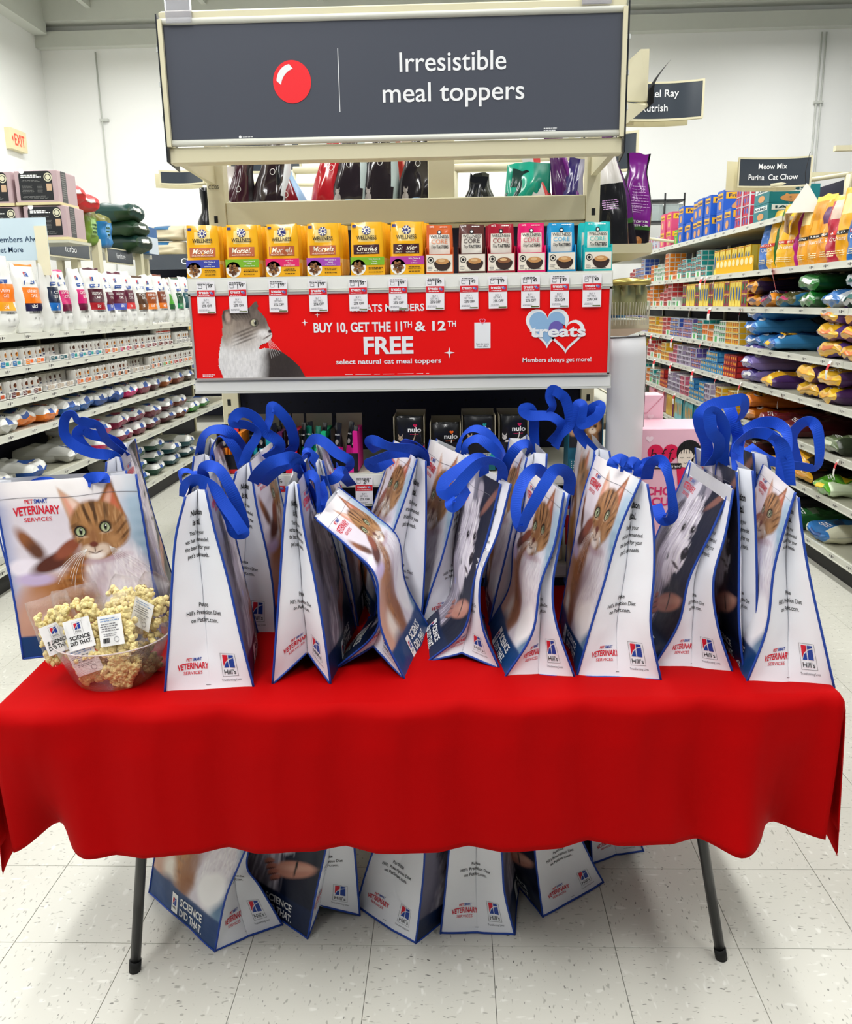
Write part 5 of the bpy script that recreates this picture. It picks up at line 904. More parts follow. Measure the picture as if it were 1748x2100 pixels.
rb = [(940, '1c7a50', '0f4a34', .19, -25, 'green', 'small green-tipped food bag just right of the centre post'), (955, '16181c', '16181c', .19, 12, 'black', 'small black food bag tip right of the centre post'), (1012, '2a2c28', '4a4c44', .20, -10, 'olive', 'dark olive food bag slumped on the deck behind the header bar'), (1035, '23403a', '1c2c2a', .21, 14, 'dg', 'dark green crumpled food bag left of the teal one'), (1078, '1c9a80', '15806c', .225, 3, 'teal', 'wide teal food bag folded over on the deck'), (1128, 'd8d2d0', 'cf4a48', .26, -12, 'white', 'white and coral food bag leaning on the deck'), (1150, '2e2060', '9a98a8', .25, 12, 'indigo', 'indigo food bag with a silver flank leaning on the deck'), (1188, '4a1458', '6a2078', .33, -14, 'purple', 'dark purple food bag beside the right upright')]
for i, (px, h0, h1, hh, tl, s__, lab) in enumerate(rb):
    o = thing('food_bag', lab, 'bag', (0, 0, 0), 'food bags on the deck behind the header bar')
    pack('bag_body', o, .16 if i == 4 else .10, .07, hh+.055, 'stand' if i == 4 else 'peak', 230+i, lambda a_, z_, s_: 1 if a_ > .25+.4*(1-z_) and z_ > .3 else 0, [C(h0, .2, coat=.4), C(h1, .25)], .005, 14, 18)
    o.location = ((px-929)*.00172, 3.18+.012*(i % 3), 1.772); o.rotation_euler = (radians(-3), radians(tl), 0)
pb = [(.555, 3.12, '17171b', 'd8d4d0', .36, -6, 'black food bag with a pale top on the side shelf right of the upright'), (.600, 3.20, '5a1868', '8a2a98', .39, -12, 'clear-edged violet food bag leaning on the side shelf'), (.642, 3.26, '7a1c86', '2a0c2e', .33, 4, 'tall magenta-purple food bag with a green stripe at the end of the side shelf')]
for i, (x, y, h0, h1, hh, tl, lab) in enumerate(pb):
    o = thing('food_bag', lab, 'bag', (0, 0, 0), 'food bags on the side shelf by the right upright')
    fr = pack('bag_body', o, .12 if i < 2 else .135, .09, hh, 'peak', 250+i, lambda a_, z_, s_: (2 if .20 < z_ < .27 else 1 if z_ < .2 or abs(a_) > .8 else 0) if i else (1 if z_ > .6 else 0), [C(h0, .2, coat=.4), C('120a14' if i else h1, .25), C('2c5a1e', .4)], .003, 16, 24)
    p = MB(); G_ = lambda X, Y: fr(X, Y, .002)
    if i == 2: p.text(G_, 'YUMMY CHICKEN', .0, .092, .008, 0, bold=.04, width=.085); p.text(G_, '& VEGGIES RECIPE', 0, .080, .007, 0, bold=.03, width=.085); p.bars(G_, -.03, .05, .215, 8, .010, .002, 1, 3); bowl_print(p, lambda X, Y, q=.002: fr(X, Y, q), .01, .028, .014, 2, 2, 3)
    if i == 1: p.text(G_, 'be', .0, .30, .022, 0, bold=.05)
    p.bars(G_, -.04, .03, .155, 5, .007, .0025, 1, i); p.build('lettering', [WHITE, C('d9a8e0'), C('a8682c'), C('d89a48')], o)
    o.location = (x, y, 1.757); o.rotation_euler = (0, radians(tl), radians(10))
# ================================================================ long shelving runs
def run(name, label, xl, xb, Y0, Y1, heights, ztop, sgn, sec=1.22, deep=None):
    """xl: x of the shelf lip, xb: x of the back panel, sgn: +1 when the aisle lies towards +X"""
    g = thing(name, label, 'shelving', (xb, Y0, 0)); a, b = sorted((xl, xb))
    MB().box(xb-.012, xb+.012, Y0, Y1, .05, ztop).build('back_panel', PEG, g)
    MB().box(min(xl-sgn*.04, xb), max(xl-sgn*.04, xb), Y0, Y1, 0, .10).build('base', M('kick_dark', '1a1a1c', .6), g)
    n = int(round((Y1-Y0)/sec))
    for i in range(n+1):
        y = Y0+(Y1-Y0)*i/n; MB().bbox(xb-.03, xb+.03, y-.02, y+.02, 0, ztop+.02, .003).build('upright', BEIGE, g)
    Yf, nf = Y0, n
    for z in heights:
        Y0, n = (5.98, 5) if z == 2.10 else (Yf, nf)
        s = MB().box(a+.004, b-.004, Y0, Y1, z-.025, z).build('shelf', SHELF, g); m = MB()
        for i in range(n): y0, y1 = Y0+(Y1-Y0)*i/n+.002, Y0+(Y1-Y0)*(i+1)/n-.002; m.box(min(xl, xl+sgn*.012), max(xl, xl+sgn*.012), y0, y1, z-.034, z+.004); m.box(min(xl+sgn*.012, xl+sgn*.016), max(xl+sgn*.012, xl+sgn*.016), y0, y1, z-.036, z-.030)
        m.build('price_rail', LIP, s)
        f = plane((xl+sgn*.012, 0, 0), (0, sgn, 0), (0, 0, 1), .001); p = MB(); r = random.Random(int(z*100))
        y = Y0+.1
        while y < Y1-.1:
            u = y*sgn; p.rect(f, u-.035, z-.028, u+.035, z-.002, 0); q = plane((xl+sgn*.012, 0, 0), (0, sgn, 0), (0, 0, 1), .002)
            p.rect(q, u-.030, z-.022, u-.016, z-.009, 1); p.rect(q, u-.006, z-.024, u+.004, z-.008, 2); p.rect(q, u+.012, z-.018, u+.028, z-.010, 1); y += r.uniform(.20, .34)
        p.build('price_labels', [C('e2e2da'), C('8a8a86'), BLACK], s, kind='stuff')
    return g
LX = -2.57; LH = (1.446, 1.256, 1.077, .887, .564, .16)
run('aisle_shelving', 'long beige shelving run of white food bags along the left aisle', LX, LX-.52, 3.9, 10.0, LH, 1.80, 1)
RX = 2.17; RH = (2.10, 1.77, 1.516, 1.23, .976, .70, .443, .15)
run('aisle_shelving', 'long beige shelving run of coloured cat food along the right aisle', RX, RX+.5, 3.6, 12.4, RH, 2.35, -1)
cg = thing('middle_shelving', 'double-sided shelving run behind the end display', 'shelving', (-.15, 3.1, 0))
MB().box(-.17, -.14, 3.05, 9.5, .05, 1.75).build('back_panel', PEG, cg); MB().box(-.74, .43, 3.05, 9.5, 0, .1).build('base', M('kick_dark'), cg)
for z in (1.765, 1.515, 1.19, .86, .5, .16):
    for a, b in ((-.80, -.17), (-.14, .66)): MB().box(a, b, 3.04, 9.5, z-.025, z).build('shelf', SHELF, cg)
    m = MB(); m.box(.66, .672, 3.04, 9.5, z-.036, z+.004); m.box(-.812, -.80, 3.04, 9.5, z-.036, z+.004)
    m.v += [(.44, 3.02, z-.03), (.672, 3.02, z-.03), (.672, 3.02, z), (.44, 3.02, z), (.44, 3.04, z-.055), (.60, 3.04, z-.055), (.672, 3.04, z-.03), (.672, 3.04, z), (.44, 3.04, z)]
    k = len(m.v)-9; m.f += [(k, k+1, k+2, k+3), (k+4, k+5, k+6, k+7, k+8), (k+3, k+2, k+7, k+8), (k, k+1, k+5, k+4)]; m.m += [0]*4
    m.build('shelf_bracket', BEIGE, cg)
for i in range(6): MB().bbox(-.185, -.125, 3.4+i*1.2, 3.44+i*1.2, 0, 2.2, .003).build('upright', BEIGE, cg)
for j, (y, z, x0, x1) in enumerate(((3.6, 2.125, 0, .52), (3.4, 2.07, .01, .47), (4.0, 2.163, -.70, -.2), (5.2, 2.0, 0, .5))):
    m = MB(); m.tube([(x0, y, z), (x1, y, z)], .016, 8); m.tube([(x0, y, z), (x0, y, 1.77)], .012, 8); m.tube([(x1, y, z), (x1, y, 1.77)], .012, 8); m.build('top_rail', BEIGE, cg, True)
# ---- the white prescription bags standing on the left top shelf
XL = lambda P: np.stack([-P[..., 1], P[..., 0], P[..., 2]], -1)
XR = lambda P: np.stack([P[..., 1], -P[..., 0], P[..., 2]], -1)
WB = M('bag_white_gloss', 'e3e4e2', .25, coat=.3, bump=.1, bsc=25)
tb_ = [('f57c14', 'f7a81c', 'c/d', 'URINARY', 'CARE', 'orange with a yellow c/d stripe'), ('f07a10', '1c1840', 'u/d', 'URINARY', 'CARE', 'orange with a black u/d stripe'), ('0c2040', '1668b8', 'd/d', 'FOOD', 'SENSITIVITIES', 'navy with a blue d/d stripe'), ('c8146c', '6a0c38', '', 'GASTRO', 'BIOME', 'magenta, narrow'), ('c8146c', '5a0c30', '', 'GASTRO', 'BIOME', 'magenta with a wine stripe'), ('4a1024', 'a01420', 'i/d', 'DIGESTIVE', 'CARE', 'maroon with a red i/d stripe'), ('5a1230', '4a5ab8', 'i/d', 'DIGESTIVE', 'CARE', 'maroon with a blue i/d stripe, nearer one'), ('5a1230', '4a5ab8', 'i/d', 'DIGESTIVE', 'CARE', 'maroon with a blue i/d stripe, farther one'), ('5a1230', 'd01820', 'i/d', 'DIGESTIVE', 'CARE', 'maroon with a bright red i/d stripe'), ('4a2c14', '7a4a24', 'j/d', 'JOINT', 'CARE', 'dark brown j/d'), ('9a4a1c', 'e8801c', 'k/d', 'KIDNEY', 'CARE', 'rust brown k/d, nearer one'), ('7a3414', 'e0741c', 'k/d', 'KIDNEY', 'CARE', 'rust brown k/d, farther one'), ('4aa02c', '1c5a2c', '', 'METABOLIC', '', 'bright green'), ('0f4a2c', '1c8a50', 'r/d', 'WEIGHT', '', 'dark green r/d'), ('1c5058', '104048', 'w/d', 'MULTI', '', 'dark teal w/d')]
ty = [4.72, 5.22, 5.48, 5.67, 5.93, 6.17, 6.38, 6.61, 6.83, 7.08, 7.3, 7.57, 7.81, 8.07, 8.34]
def rx_bag(h0, h1, code, t1, t2, seed, w_=.215, hh=.42):
    o = thing('food_bag', '', 'bag'); S = None
    fr = pack('bag_body', o, w_, .13, hh, 'stand', seed, lambda a_, z_, s_: (3 if z_ > .95 and seed % 2 else 1 if .42 < z_ < .66 else 2 if .32 < z_ <= .42 and a_ < .62 else 4 if .26 < z_ <= .32 and abs(a_) < .6 else 0) if s_ < 0 and a_ > -.7 else 0, [WB, C(h0, .3), C(h1, .3), C(h0, .3), C('9a9a98')], .0045, 16, 26, xf=XL)
    p = MB(); G_ = lambda X, Y: fr(X, Y, .003); emblem(p, lambda X, Y: fr(X, Y, .003), -.03, .335, .030, 1, 2, 0, False, False)
    p.poly(G_, [(-.055, .287), (.045, .295), (.055, .315), (-.05, .312)], 2); p.bars(lambda X, Y: fr(X, Y, .005), -.045, .045, .300, 1, .004, .005, 0, seed)
    p.text(G_, t1, 0, .240, .018, 0, width=.095, bold=0); 
    if t2: p.text(G_, t2, .005, .212, .018, 0, width=.06, bold=0)
    if code: p.text(G_, code, -.01, .148, .024, 0, bold=.02)
    p.bars(G_, -.035, .05, .124, 2, .007, .004, 3, seed); p.disc(G_, -.015, .085, .008, mi=4, n=10); p.disc(G_, .03, .085, .008, mi=4, n=10); p.bars(G_, -.03, .05, .045, 1, .01, .004, 4, seed)
    p.build('lettering', [WHITE, C('d02030'), C('1a4a98'), C('4a4a4c'), C('b8b8b8')], o); return o
ty[0] = 4.88
for i, (h0, h1, code, t1, t2, nm) in enumerate(tb_):
    o = rx_bag(h0, h1, code, t1, t2, 300+i, .25 if i == 0 else .17 if i == 3 else .205+.01*(i % 3), .44 if i == 0 else .40+.015*(i % 3))
    o['label'] = 'white standing bag, left top shelf, label %s' % nm; o['group'] = 'standing white food bags on the left top shelf'
    o.location = (LX-.085, ty[i]*1.033, 1.448); o.rotation_euler = (0, radians(random.Random(i).uniform(-2, 2)), radians(random.Random(i+50).uniform(-16, 4)))
# ---- cans in printed trays on the two shelves below
CR = .0335
def can(h1, seed):
    m = MB(); m.lathe([(0, 0), (CR*.9, 0), (CR, .003), (CR, .098), (CR*.92, .102), (CR*.86, .102), (CR*.84, .099), (0, .099)], 18)
    for j in range(7):
        for i in range(18):
            k = j*18+i; m.m[k] = 0 if j == 2 else 1
    f = lambda X, Y: np.stack([(CR+.0008)*np.cos(np.asarray(X)/CR), (CR+.0008)*np.sin(np.asarray(X)/CR), np.asarray(Y)], -1)
    m.disc(f, .001, .070, .014, .013, 2, 12); m.disc(f, -.004, .074, .006, .006, 3, 8); m.disc(f, .002, .045, .011, .005, 4, 10); m.rect(f, -.030, .010, .030, .022, 5, 4, 1)
    return m.build('food_can', [C('e6e4e0', .35), M('can_steel', 'b9babb', .25, metal=1), C(h1), C('3a2418'), C('1c2a5a'), C('e08a2c' if seed % 2 else 'b8321c')])
cans = [can(h, i) for i, h in enumerate(('e08a24', 'b8741c', '7a3a1c', '5a2c20'))]
for c in cans: c['category'] = 'can'
cu_ = set()
def put_can(k, loc, rz, label, group):
    s = cans[k]
    if k not in cu_: cu_.add(k); o = s
    else: o = s.copy(); COL.objects.link(o)
    o.location = loc; o.rotation_euler.z = rz; o['label'] = label; o['group'] = group
def tray(cols, n_, seed, x_in=.14):
    L = n_*.0685; t = MB(); t.box(-x_in, 0, 0, L, 0, .003, 0); t.box(-.002, 0, 0, L, 0, .040, 0); t.box(-x_in, 0, 0, .002, 0, .038, 0); t.box(-x_in, 0, L-.002, L, 0, .038, 0)
    f = plane((0, 0, 0), (0, 1, 0), (0, 0, 1), .0008)
    for k in range(max(1, n_//2)):
        y = .137*k; t.rect(f, y+.010, .012, y+.016, .034, 3); t.rect(f, y+.026, .008, y+.072, .036, 1); t.rect(f, y+.078, .013, y+.118, .033, 2)
        g = plane((0, 0, 0), (0, 1, 0), (0, 0, 1), .0014); t.bars(g, y+.032, y+.068, .026, 2, .009, .004, 0, seed); t.poly(g, [(y+.124, .014), (y+.134, .014), (y+.134, .026)], 3)
    return t.build('can_tray', [C('e8e6e2'), C(cols[0]), C(cols[1]), C('1c2a5a')])
for row, (z, segs) in enumerate(((1.256, [(4.55, 8, '1f6fb0', '2fa0a0', 1), (5.12, 4, 'f08a1c', 'f0641c', 1), (5.45, 4, '1c5a68', '1c5a68', 0), (5.75, 8, '1668a8', '1f9a9a', 1), (6.33, 4, 'd0501c', 'e08a2c', 1), (6.63, 4, 'c81c6c', 'a0503c', 1), (6.93, 4, '8a1c3c', 'b0501c', 1), (7.22, 4, '7a1c34', '7a1c34', 1), (7.52, 6, '7a2418', '5a1414', 2), (8.05, 6, '9a9a98', '9a9a98', 1), (8.6, 6, 'c8c8c4', '1f6fb0', 1)]),
                                 (1.077, [(4.45, 6, '5a2c20', 'c84a1c', 1), (4.9, 6, '5a1c2c', '8a4a1c', 1), (5.36, 6, 'b8a898', 'c8b8a8', 0), (5.8, 4, 'd05a1c', 'e0701c', 1), (6.1, 4, 'c86a1c', '7a3a1c', 1), (6.4, 6, 'c86a1c', '3a2418', 1), (6.85, 6, 'b8a898', 'a89888', 0), (7.3, 4, 'e0701c', '3a3a3c', 1), (7.6, 4, '4aa02c', 'e0601c', 1), (7.9, 4, 'd03a3c', '8a1c1c', 1), (8.2, 4, 'e08a1c', 'e05a1c', 1), (8.5, 4, '3a4a4c', 'e0802c', 1), (8.8, 6, 'c8c8c4', '1c3a6a', 1)]))):
    for si, (y0, n_, c1, c2, full) in enumerate(segs):
        lab = 'printed cardboard tray number %s from the left end of the %s can shelf' % (ordn(si), 'upper' if row == 0 else 'lower')
        t = tray((c1, c2), n_, si); t.location = (LX-.012, y0, z+.002); tag(t, lab.replace('number ', ''), 'tray', 'can trays on the left shelves')
        g_ = 'cans in trays on the %s left can shelf' % ('upper' if row == 0 else 'lower')
        for d_ in range(2):
            if full == 0 and d_ == 0: continue
            for lay in range(2 if full == 2 and d_ == 0 else 1):
                for k in range(n_):
                    put_can((si+row) % 4, (LX-.052-d_*.069, y0+.034+k*.0685, z+.006+lay*.103), random.Random(k).uniform(-.3, .3), 'small white can, %s row%s, %s from left, %s tray, %s left can shelf' % ('front' if d_ == 0 else 'rear', ' on top' if lay else '', ordn(k), ordn(si), 'upper' if row == 0 else 'lower'), g_)
# ---- lying bags, left run
def lie(sg, th):                                # long side runs into the shelf, printed side up
    return lambda P: np.stack([-sg*P[..., 2], sg*P[..., 0], -P[..., 1]+th/2], -1)
def lying(sg, w_, th, ln, mats, seed, word=None, badge=None, white=False, n=(14, 16)):
    o = thing('food_bag', '', 'bag')
    zn = (lambda a_, z_, s_: (1 if z_ < .26 and s_ > 0 else 2 if s_ < 0 and .14 < z_ < .30 and -.5 < a_ < .15 else 3 if s_ < 0 and .14 < z_ < .30 and .2 < a_ < .75 else 0)) if white else (lambda a_, z_, s_: 1 if (a_ > .66 or (s_ > 0 and z_ < .3)) else 2 if (s_ < 0 and .25 < z_ < .4 and abs(a_) < .5) else 0)
    fr = pack('bag_body', o, w_, th, ln, 'brick', seed, zn, mats, .006, *n, xf=lie(sg, th), capc='white' if white else 'wrap')
    p = MB(); G_ = lambda X, Y: fr(X, Y, .004)
    if word: p.rect(lambda X, Y: fr(X, Y, .003), -.085, .075, .085, .125, 1, 6, 2); p.text(lambda X, Y: fr(X, Y, .006), word, 0, .088, .030, 0, bold=.05, width=.15)
    if badge: p.disc(lambda X, Y: fr(X, Y, .003), w_*.32, .05, .028, .024, 2, 16); p.text(lambda X, Y: fr(X, Y, .006), badge, w_*.32, .04, .022, 3, bold=.03)
    if white: emblem(p, G_, -.055, .025, .022, 2, 3, 4, False, False); p.bars(G_, -.02, .06, .04, 2, .009, .004, 0, seed)
    elif not word: p.bars(G_, -.07, .07, .06, 3, .014, .007, 2, seed)
    p.build('lettering', [C('1a1420'), C('f0b41c'), C('f0f0f0'), C('1a2a6a'), C('c02030')] if not white else [C('4a4a4c'), C('f0b41c'), C('d02030'), C('1a3a88'), WHITE], o); return o
def place(o, loc, rz, label, group): o.location = loc; o.rotation_euler = (0, 0, rz); o['label'] = label; o['group'] = group
WL = lambda h: [WB, C(h, .3), C('1a4a98', .3), C(h, .3)]
def nmn(i, tot): return '' if tot == 1 else ('lower ' if i == 0 else 'upper ' if i == tot-1 else 'middle ')
l887 = [(4.60, 'e0741c', 'orange-banded', 1), (4.86, 'c8c8c4', 'plain white', 1), (5.10, 'f0801c', 'orange-banded', 1), (5.40, 'f0801c', 'orange-banded', 1), (5.70, '1a5aa8', 'blue-banded', 1), (5.98, '1a5aa8', 'blue-banded', 1), (6.24, '1a4a98', 'blue-banded', 1), (6.50, '1a4a98', 'blue-banded', 1), (6.82, 'c81c6c', 'magenta-banded', 1), (7.14, '7a1c3c', 'wine-banded', 1), (7.46, '5a2c34', 'brown-banded', 1), (7.76, 'a05a2c', 'rust-banded', 1), (8.10, '7a3a24', 'rust-banded', 1), (8.40, '5a4a44', 'grey-banded', 1)]
l564 = [(4.75, 'c8c8c4', 'plain white', 1), (5.15, '1a4a98', 'blue-banded', 1), (5.75, 'b8b8b4', 'plain white', 1), (6.20, 'c81c5c', 'pink-banded', 2), (6.62, '8a1c44', 'wine-banded', 2), (6.98, '7a1c3c', 'wine-banded', 2), (7.34, '6a2434', 'wine-banded', 2), (7.72, '5a2430', 'dark-banded', 2), (8.10, '6a3424', 'rust-banded', 2), (8.50, '3a8a2c', 'green-banded', 1), (8.9, '2a7a2c', 'green-banded', 1)]
l16 = [(5.10, '1a5aa8', 'blue-banded', 2), (5.45, '1a5aa8', 'blue-banded', 1), (5.85, 'b8b8b4', 'plain white', 1), (6.35, '2a6a3c', 'green-banded', 1), (6.90, '1c4a30', 'green-banded', 3), (7.35, '1c4a3c', 'green-banded', 3), (7.8, '24505a', 'teal-banded', 2), (8.25, '24505a', 'teal-banded', 2)]
for (z, lst, hnm) in ((.887, l887, 'fourth'), (.564, l564, 'fifth'), (.16, l16, 'bottom')):
    for i, (y, h, nm, cnt) in enumerate(lst):
        for k in range(cnt):
            o = lying(1, .25, .10, .40, WL(h), 400+i*3+k+int(z*50), white=True)
            place(o, (LX-.01-.03*random.Random(i+k).random(), y, z+.006+k*.105), radians(random.Random(i*2+k).uniform(-7, 7)), '%s%s white bag lying %s from the near end, %s left shelf' % (nmn(k, cnt), nm, ordn(i), hnm), 'lying food bags on the %s left shelf' % hnm)
for i, (y, h, h1, nm) in enumerate(((4.85, 'c81c6c', '6a0c38', 'magenta'), (4.35, '123050', '1c5a8a', 'navy'), (4.60, '0c2040', '10182c', 'dark navy'))):
    o = rx_bag(h, h1, 'z/d' if i else 'GI', 'FOOD', 'CARE', 340+i, .23, .46); o['label'] = 'big standing white food bag with a %s label on the bottom left shelf' % nm; o['group'] = 'standing food bags on the bottom left shelf'
    o.location = (LX-.10, y, .164); o.rotation_euler = (0, 0, radians(-6))
# ================================================================ right run
def face_box(name, w_, d, h, hb, h2, word=None, seed=0, cells=0, cc=None):
    """carton facing -X: local x 0..d into the shelf, y across, z up"""
    m = MB().box(0, d, -w_/2, w_/2, 0, h, 0); f = plane((0, 0, 0), (0, -1, 0), (0, 0, 1), .0015); e = plane((0, -w_/2, 0), (1, 0, 0), (0, 0, 1), .0015); g = plane((0, 0, 0), (0, -1, 0), (0, 0, 1), .003); g2 = plane((0, -w_/2, 0), (1, 0, 0), (0, 0, 1), .003)
    if word:
        m.rect(f, -w_*.42, h*.62, w_*.42, h*.88, 1); m.text(g, word, 0, h*.68, h*.13, 2, bold=.05, width=w_*.7); m.disc(f, 0, h*.3, w_*.22, h*.2, 3, 14)
        m.rect(e, d*.06, h*.60, d*.80, h*.90, 1); m.text(g2, word, d*.43, h*.67, h*.16, 2, bold=.05, width=d*.6); m.disc(e, d*.5, h*.24, d*.28, h*.22, 3, 14); m.disc(g2, d*.42, h*.28, d*.03, h*.03, 2, 8); m.disc(g2, d*.58, h*.28, d*.03, h*.03, 2, 8)
        m.poly(e, [(d*.28, h*.34), (d*.34, h*.52), (d*.42, h*.40)], 3); m.poly(e, [(d*.72, h*.34), (d*.66, h*.52), (d*.58, h*.40)], 3)
    if cells:
        r = random.Random(seed); nx = max(2, int(w_/.05)); 
        for j in range(cells):
            for i in range(nx):
                y0 = -w_/2+w_*i/nx+.003; y1 = -w_/2+w_*(i+1)/nx-.003; z0 = h*j/cells+.003; z1 = h*(j+1)/cells-.003
                m.rect(f, y0, z0, y1, z1, 1); m.disc(g, (y0+y1)/2, (z0+z1)/2, (y1-y0)*.3, (z1-z0)*.3, 3, 8); m.rect(g, y0+.004, z1-.008, y1-.004, z1-.003, 2)
            for i in range(3): m.rect(e, d*(.05+.32*i), h*j/cells+.004, d*(.33+.32*i), h*(j+1)/cells-.004, 1)
    return m.build(name, [C(hb), C(h2), BLACK if not cc else C(cc[0]), C(cc[1]) if cc else C('d8a878')])
used_p = {}
def putp(proto, loc, label, cat, group, rz=0):
    if proto.name not in used_p: used_p[proto.name] = 1; o = proto
    else: o = proto.copy(); COL.objects.link(o)
    o.location = loc; o.rotation_euler.z = rz; tag(o, label, cat, group); return o
FX = RX+.006
# top shelf
fb = face_box('multipack_box', .17, .30, .165, '1f5ac0', 'f2b41c', 'Friskies', cc=('1a2a6a', 'd89a5c')); fp = face_box('multipack_box', .17, .30, .165, 'd84a78', 'f2c01c', 'Friskies', cc=('7a1c2c', 'e0b070')); fg = face_box('multipack_box', .12, .26, .14, '3ab02c', 'f2c01c', 'Fri', cc=('1a4a1c', 'c8a060')); ib = face_box('multipack_box', .30, .34, .115, '0f7a84', 'e8f0f0', 'IAMS', cc=('0f4a54', 'd89a5c')); fr2 = face_box('multipack_box', .12, .2, .15, 'dfe2ea', 'c8304a', None, 5, 2, ('1a2a6a', '3a5ab8'))
pl = [('pink', fp, 9.35, 2), ('pink', fp, 9.12, 2), ('green', fg, 8.86, 1), ('blue', fb, 8.62, 2), ('blue', fb, 8.38, 1), ('blue', fb, 8.18, 2), ('blue', fb, 7.98, 2), ('blue', fb, 7.78, 2), ('blue', fb, 7.46, 2), ('blue', fb, 7.18, 1), ('patterned', fr2, 6.95, 2), ('patterned', fr2, 6.80, 2), ('teal', ib, 6.42, 2)]
for i, (nm, pr, y, cnt) in enumerate(pl):
    for k in range(cnt): putp(pr, (FX+.01*(i % 3), y, 2.102+k*(.117 if pr is ib else .151 if pr is fr2 else .167)), '%s%s cat food multipack, %s stack from the far end of the right top shelf' % (nmn(k, cnt), nm, ordn(i)), 'box', 'multipacks on the right top shelf')
ws = face_box('multipack_box', .11, .16, .13, 'dcdfe4', 'b8c4d8', None, 8, 2, ('3a5a9a', 'c83a4a'))
for i in range(9): putp(ws, (FX, 9.6+i*.15, 2.102), 'small white multipack, %s of the far group on the right top shelf' % ordn(i), 'box', 'small white packs at the far end of the right top shelf')
# small cartons: rows of stacked multipacks in several colourways
cw = {'orange': ('e8e0d4', 'f08a1c', 'd05a1c'), 'white': ('e9ebe6', 'd8e0d8', '3a9a5a'), 'red': ('efe0dc', 'd03a3c', '8a1c1c'), 'blue': ('d4dcea', '3a5ab8', 'e8b02c'), 'teal': ('d4e4e2', '1f9a9a', 'c8502c'), 'violet': ('dcd8ea', '6a5ab0', 'd88a3c'), 'yellow': ('f0e4b8', 'f0b81c', 'c85a1c'), 'pale': ('e6e2ea', 'b8a8c8', '4a3a4a'), 'pink': ('f0dce2', 'e06a8a', '7a2a3a'), 'crimson': ('8a1c24', 'd0302c', 'f0a82c'), 'sky': ('2a7ac0', '5ab0e0', 'f0b84c')}
cp = {k: face_box('can_multipack', .155, .17, .085, a, b, None, i, 2, ('3a3a44', c)) for i, (k, (a, b, c)) in enumerate(cw.items())}
wt = MB().box(0, .18, -.075, .075, 0, .05, 0); wt.rect(plane((0, 0, 0), (0, -1, 0), (0, 0, 1), .0015), -.03, .004, .03, .046, 1); wt = wt.build('open_tray', [C('e9ebe6'), C('5ab86a')])
def ordn2(i): return ordn(i) if i < 20 else ['21st', '22nd', '23rd', '24th', '25th', '26th', '27th', '28th', '29th', '30th', '31st', '32nd'][i-20]
def cartons(z, y1, y0, pat, hs, nm):
    y = y1; i = 0; r = random.Random(int(z*97)); cnt = {}
    while y > y0:
        c = pat[int((y1-y)/(y1-y0)*len(pat)) % len(pat)]; n_ = max(1, hs[i % len(hs)]); tr = c in ('orange', 'white', 'teal', 'red') and i % 2 == 0
        zz = z+.003
        for k in range(n_):
            if tr and k == 0: putp(wt, (FX, y, zz), 'white open tray with a green mark, %s stack from far end, %s right shelf' % (ordn2(i), nm), 'tray', 'open trays on the %s right shelf' % nm); zz += .052; continue
            putp(cp[c], (FX+.004*r.random(), y, zz), '%s can multipack, %s in the %s stack from far end, %s right shelf' % (c, ['lowest', 'second', 'third', 'fourth'][k], ordn2(i), nm), 'box', '%s can multipacks on the %s right shelf' % (c, nm)); zz += .087
        y -= .163; i += 1
cartons(1.77, 11.2, 7.65, ['red', 'blue', 'orange', 'white', 'orange', 'teal', 'teal'], [1, 1, 2, 2, 2, 2, 3], 'second')
cartons(1.516, 11.2, 8.45, ['violet', 'white', 'orange', 'orange', 'red', 'white'], [1, 1, 2, 2, 3], 'third')
cartons(1.23, 11.2, 6.70, ['pale', 'blue', 'violet', 'pale', 'yellow', 'yellow', 'red', 'blue', 'violet', 'teal', 'orange', 'white', 'yellow'], [2, 2, 2, 2, 2, 1], 'fourth')
cartons(.976, 11.2, 6.70, ['violet', 'blue', 'yellow', 'white', 'red', 'orange', 'yellow', 'pink', 'pale', 'violet', 'sky', 'sky', 'crimson'], [1, 1, 2, 2, 1, 2, 2], 'fifth')
cartons(.70, 11.2, 6.75, ['blue', 'teal', 'teal', 'orange', 'teal', 'crimson', 'pale', 'pink', 'sky', 'pale', 'yellow'], [2, 1, 2, 2, 1], 'sixth')
yb = face_box('tall_carton', .13, .15, .195, 'f2c41c', 'f6dc5a', None, 2, 1, ('b8281c', '2a5a9a')); yc = face_box('tall_carton', .13, .15, .195, 'f0c01c', '8a1c4a', None, 3, 2, ('f6e08a', '2a7a3c'))
for i in range(13): putp(yb if i % 3 else yc, (FX, 8.35-i*.142, 1.519), 'tall yellow %s carton, %s in its row on the third right shelf' % ('plain' if i % 3 else 'wine-patterned', ordn(i)), 'box', 'tall yellow %s cartons on the third right shelf' % ('plain' if i % 3 else 'wine-patterned'))
for i in range(6): putp(yb, (FX+.03, 7.50-i*.155, 1.773), 'tall yellow carton, %s in the row beside the standing bags, second right shelf' % ordn(i), 'box', 'tall yellow cartons on the second right shelf')
ys_ = MB().box(0, .004, -.03, .03, 0, .11, 0); ys_.disc(plane((0, 0, 0), (0, -1, 0), (0, 0, 1), .001), 0, .075, .02, .026, 1, 12); ys_ = ys_.build('upright_card', [C('f0b81c'), C('f6e6b0')])
for i in range(9): putp(ys_, (FX-.001, 7.35-i*.10, 1.773), 'small yellow card, %s of those before the tall yellow cartons, second right shelf' % ordn(i), 'card', 'yellow cards on the second right shelf', .25)
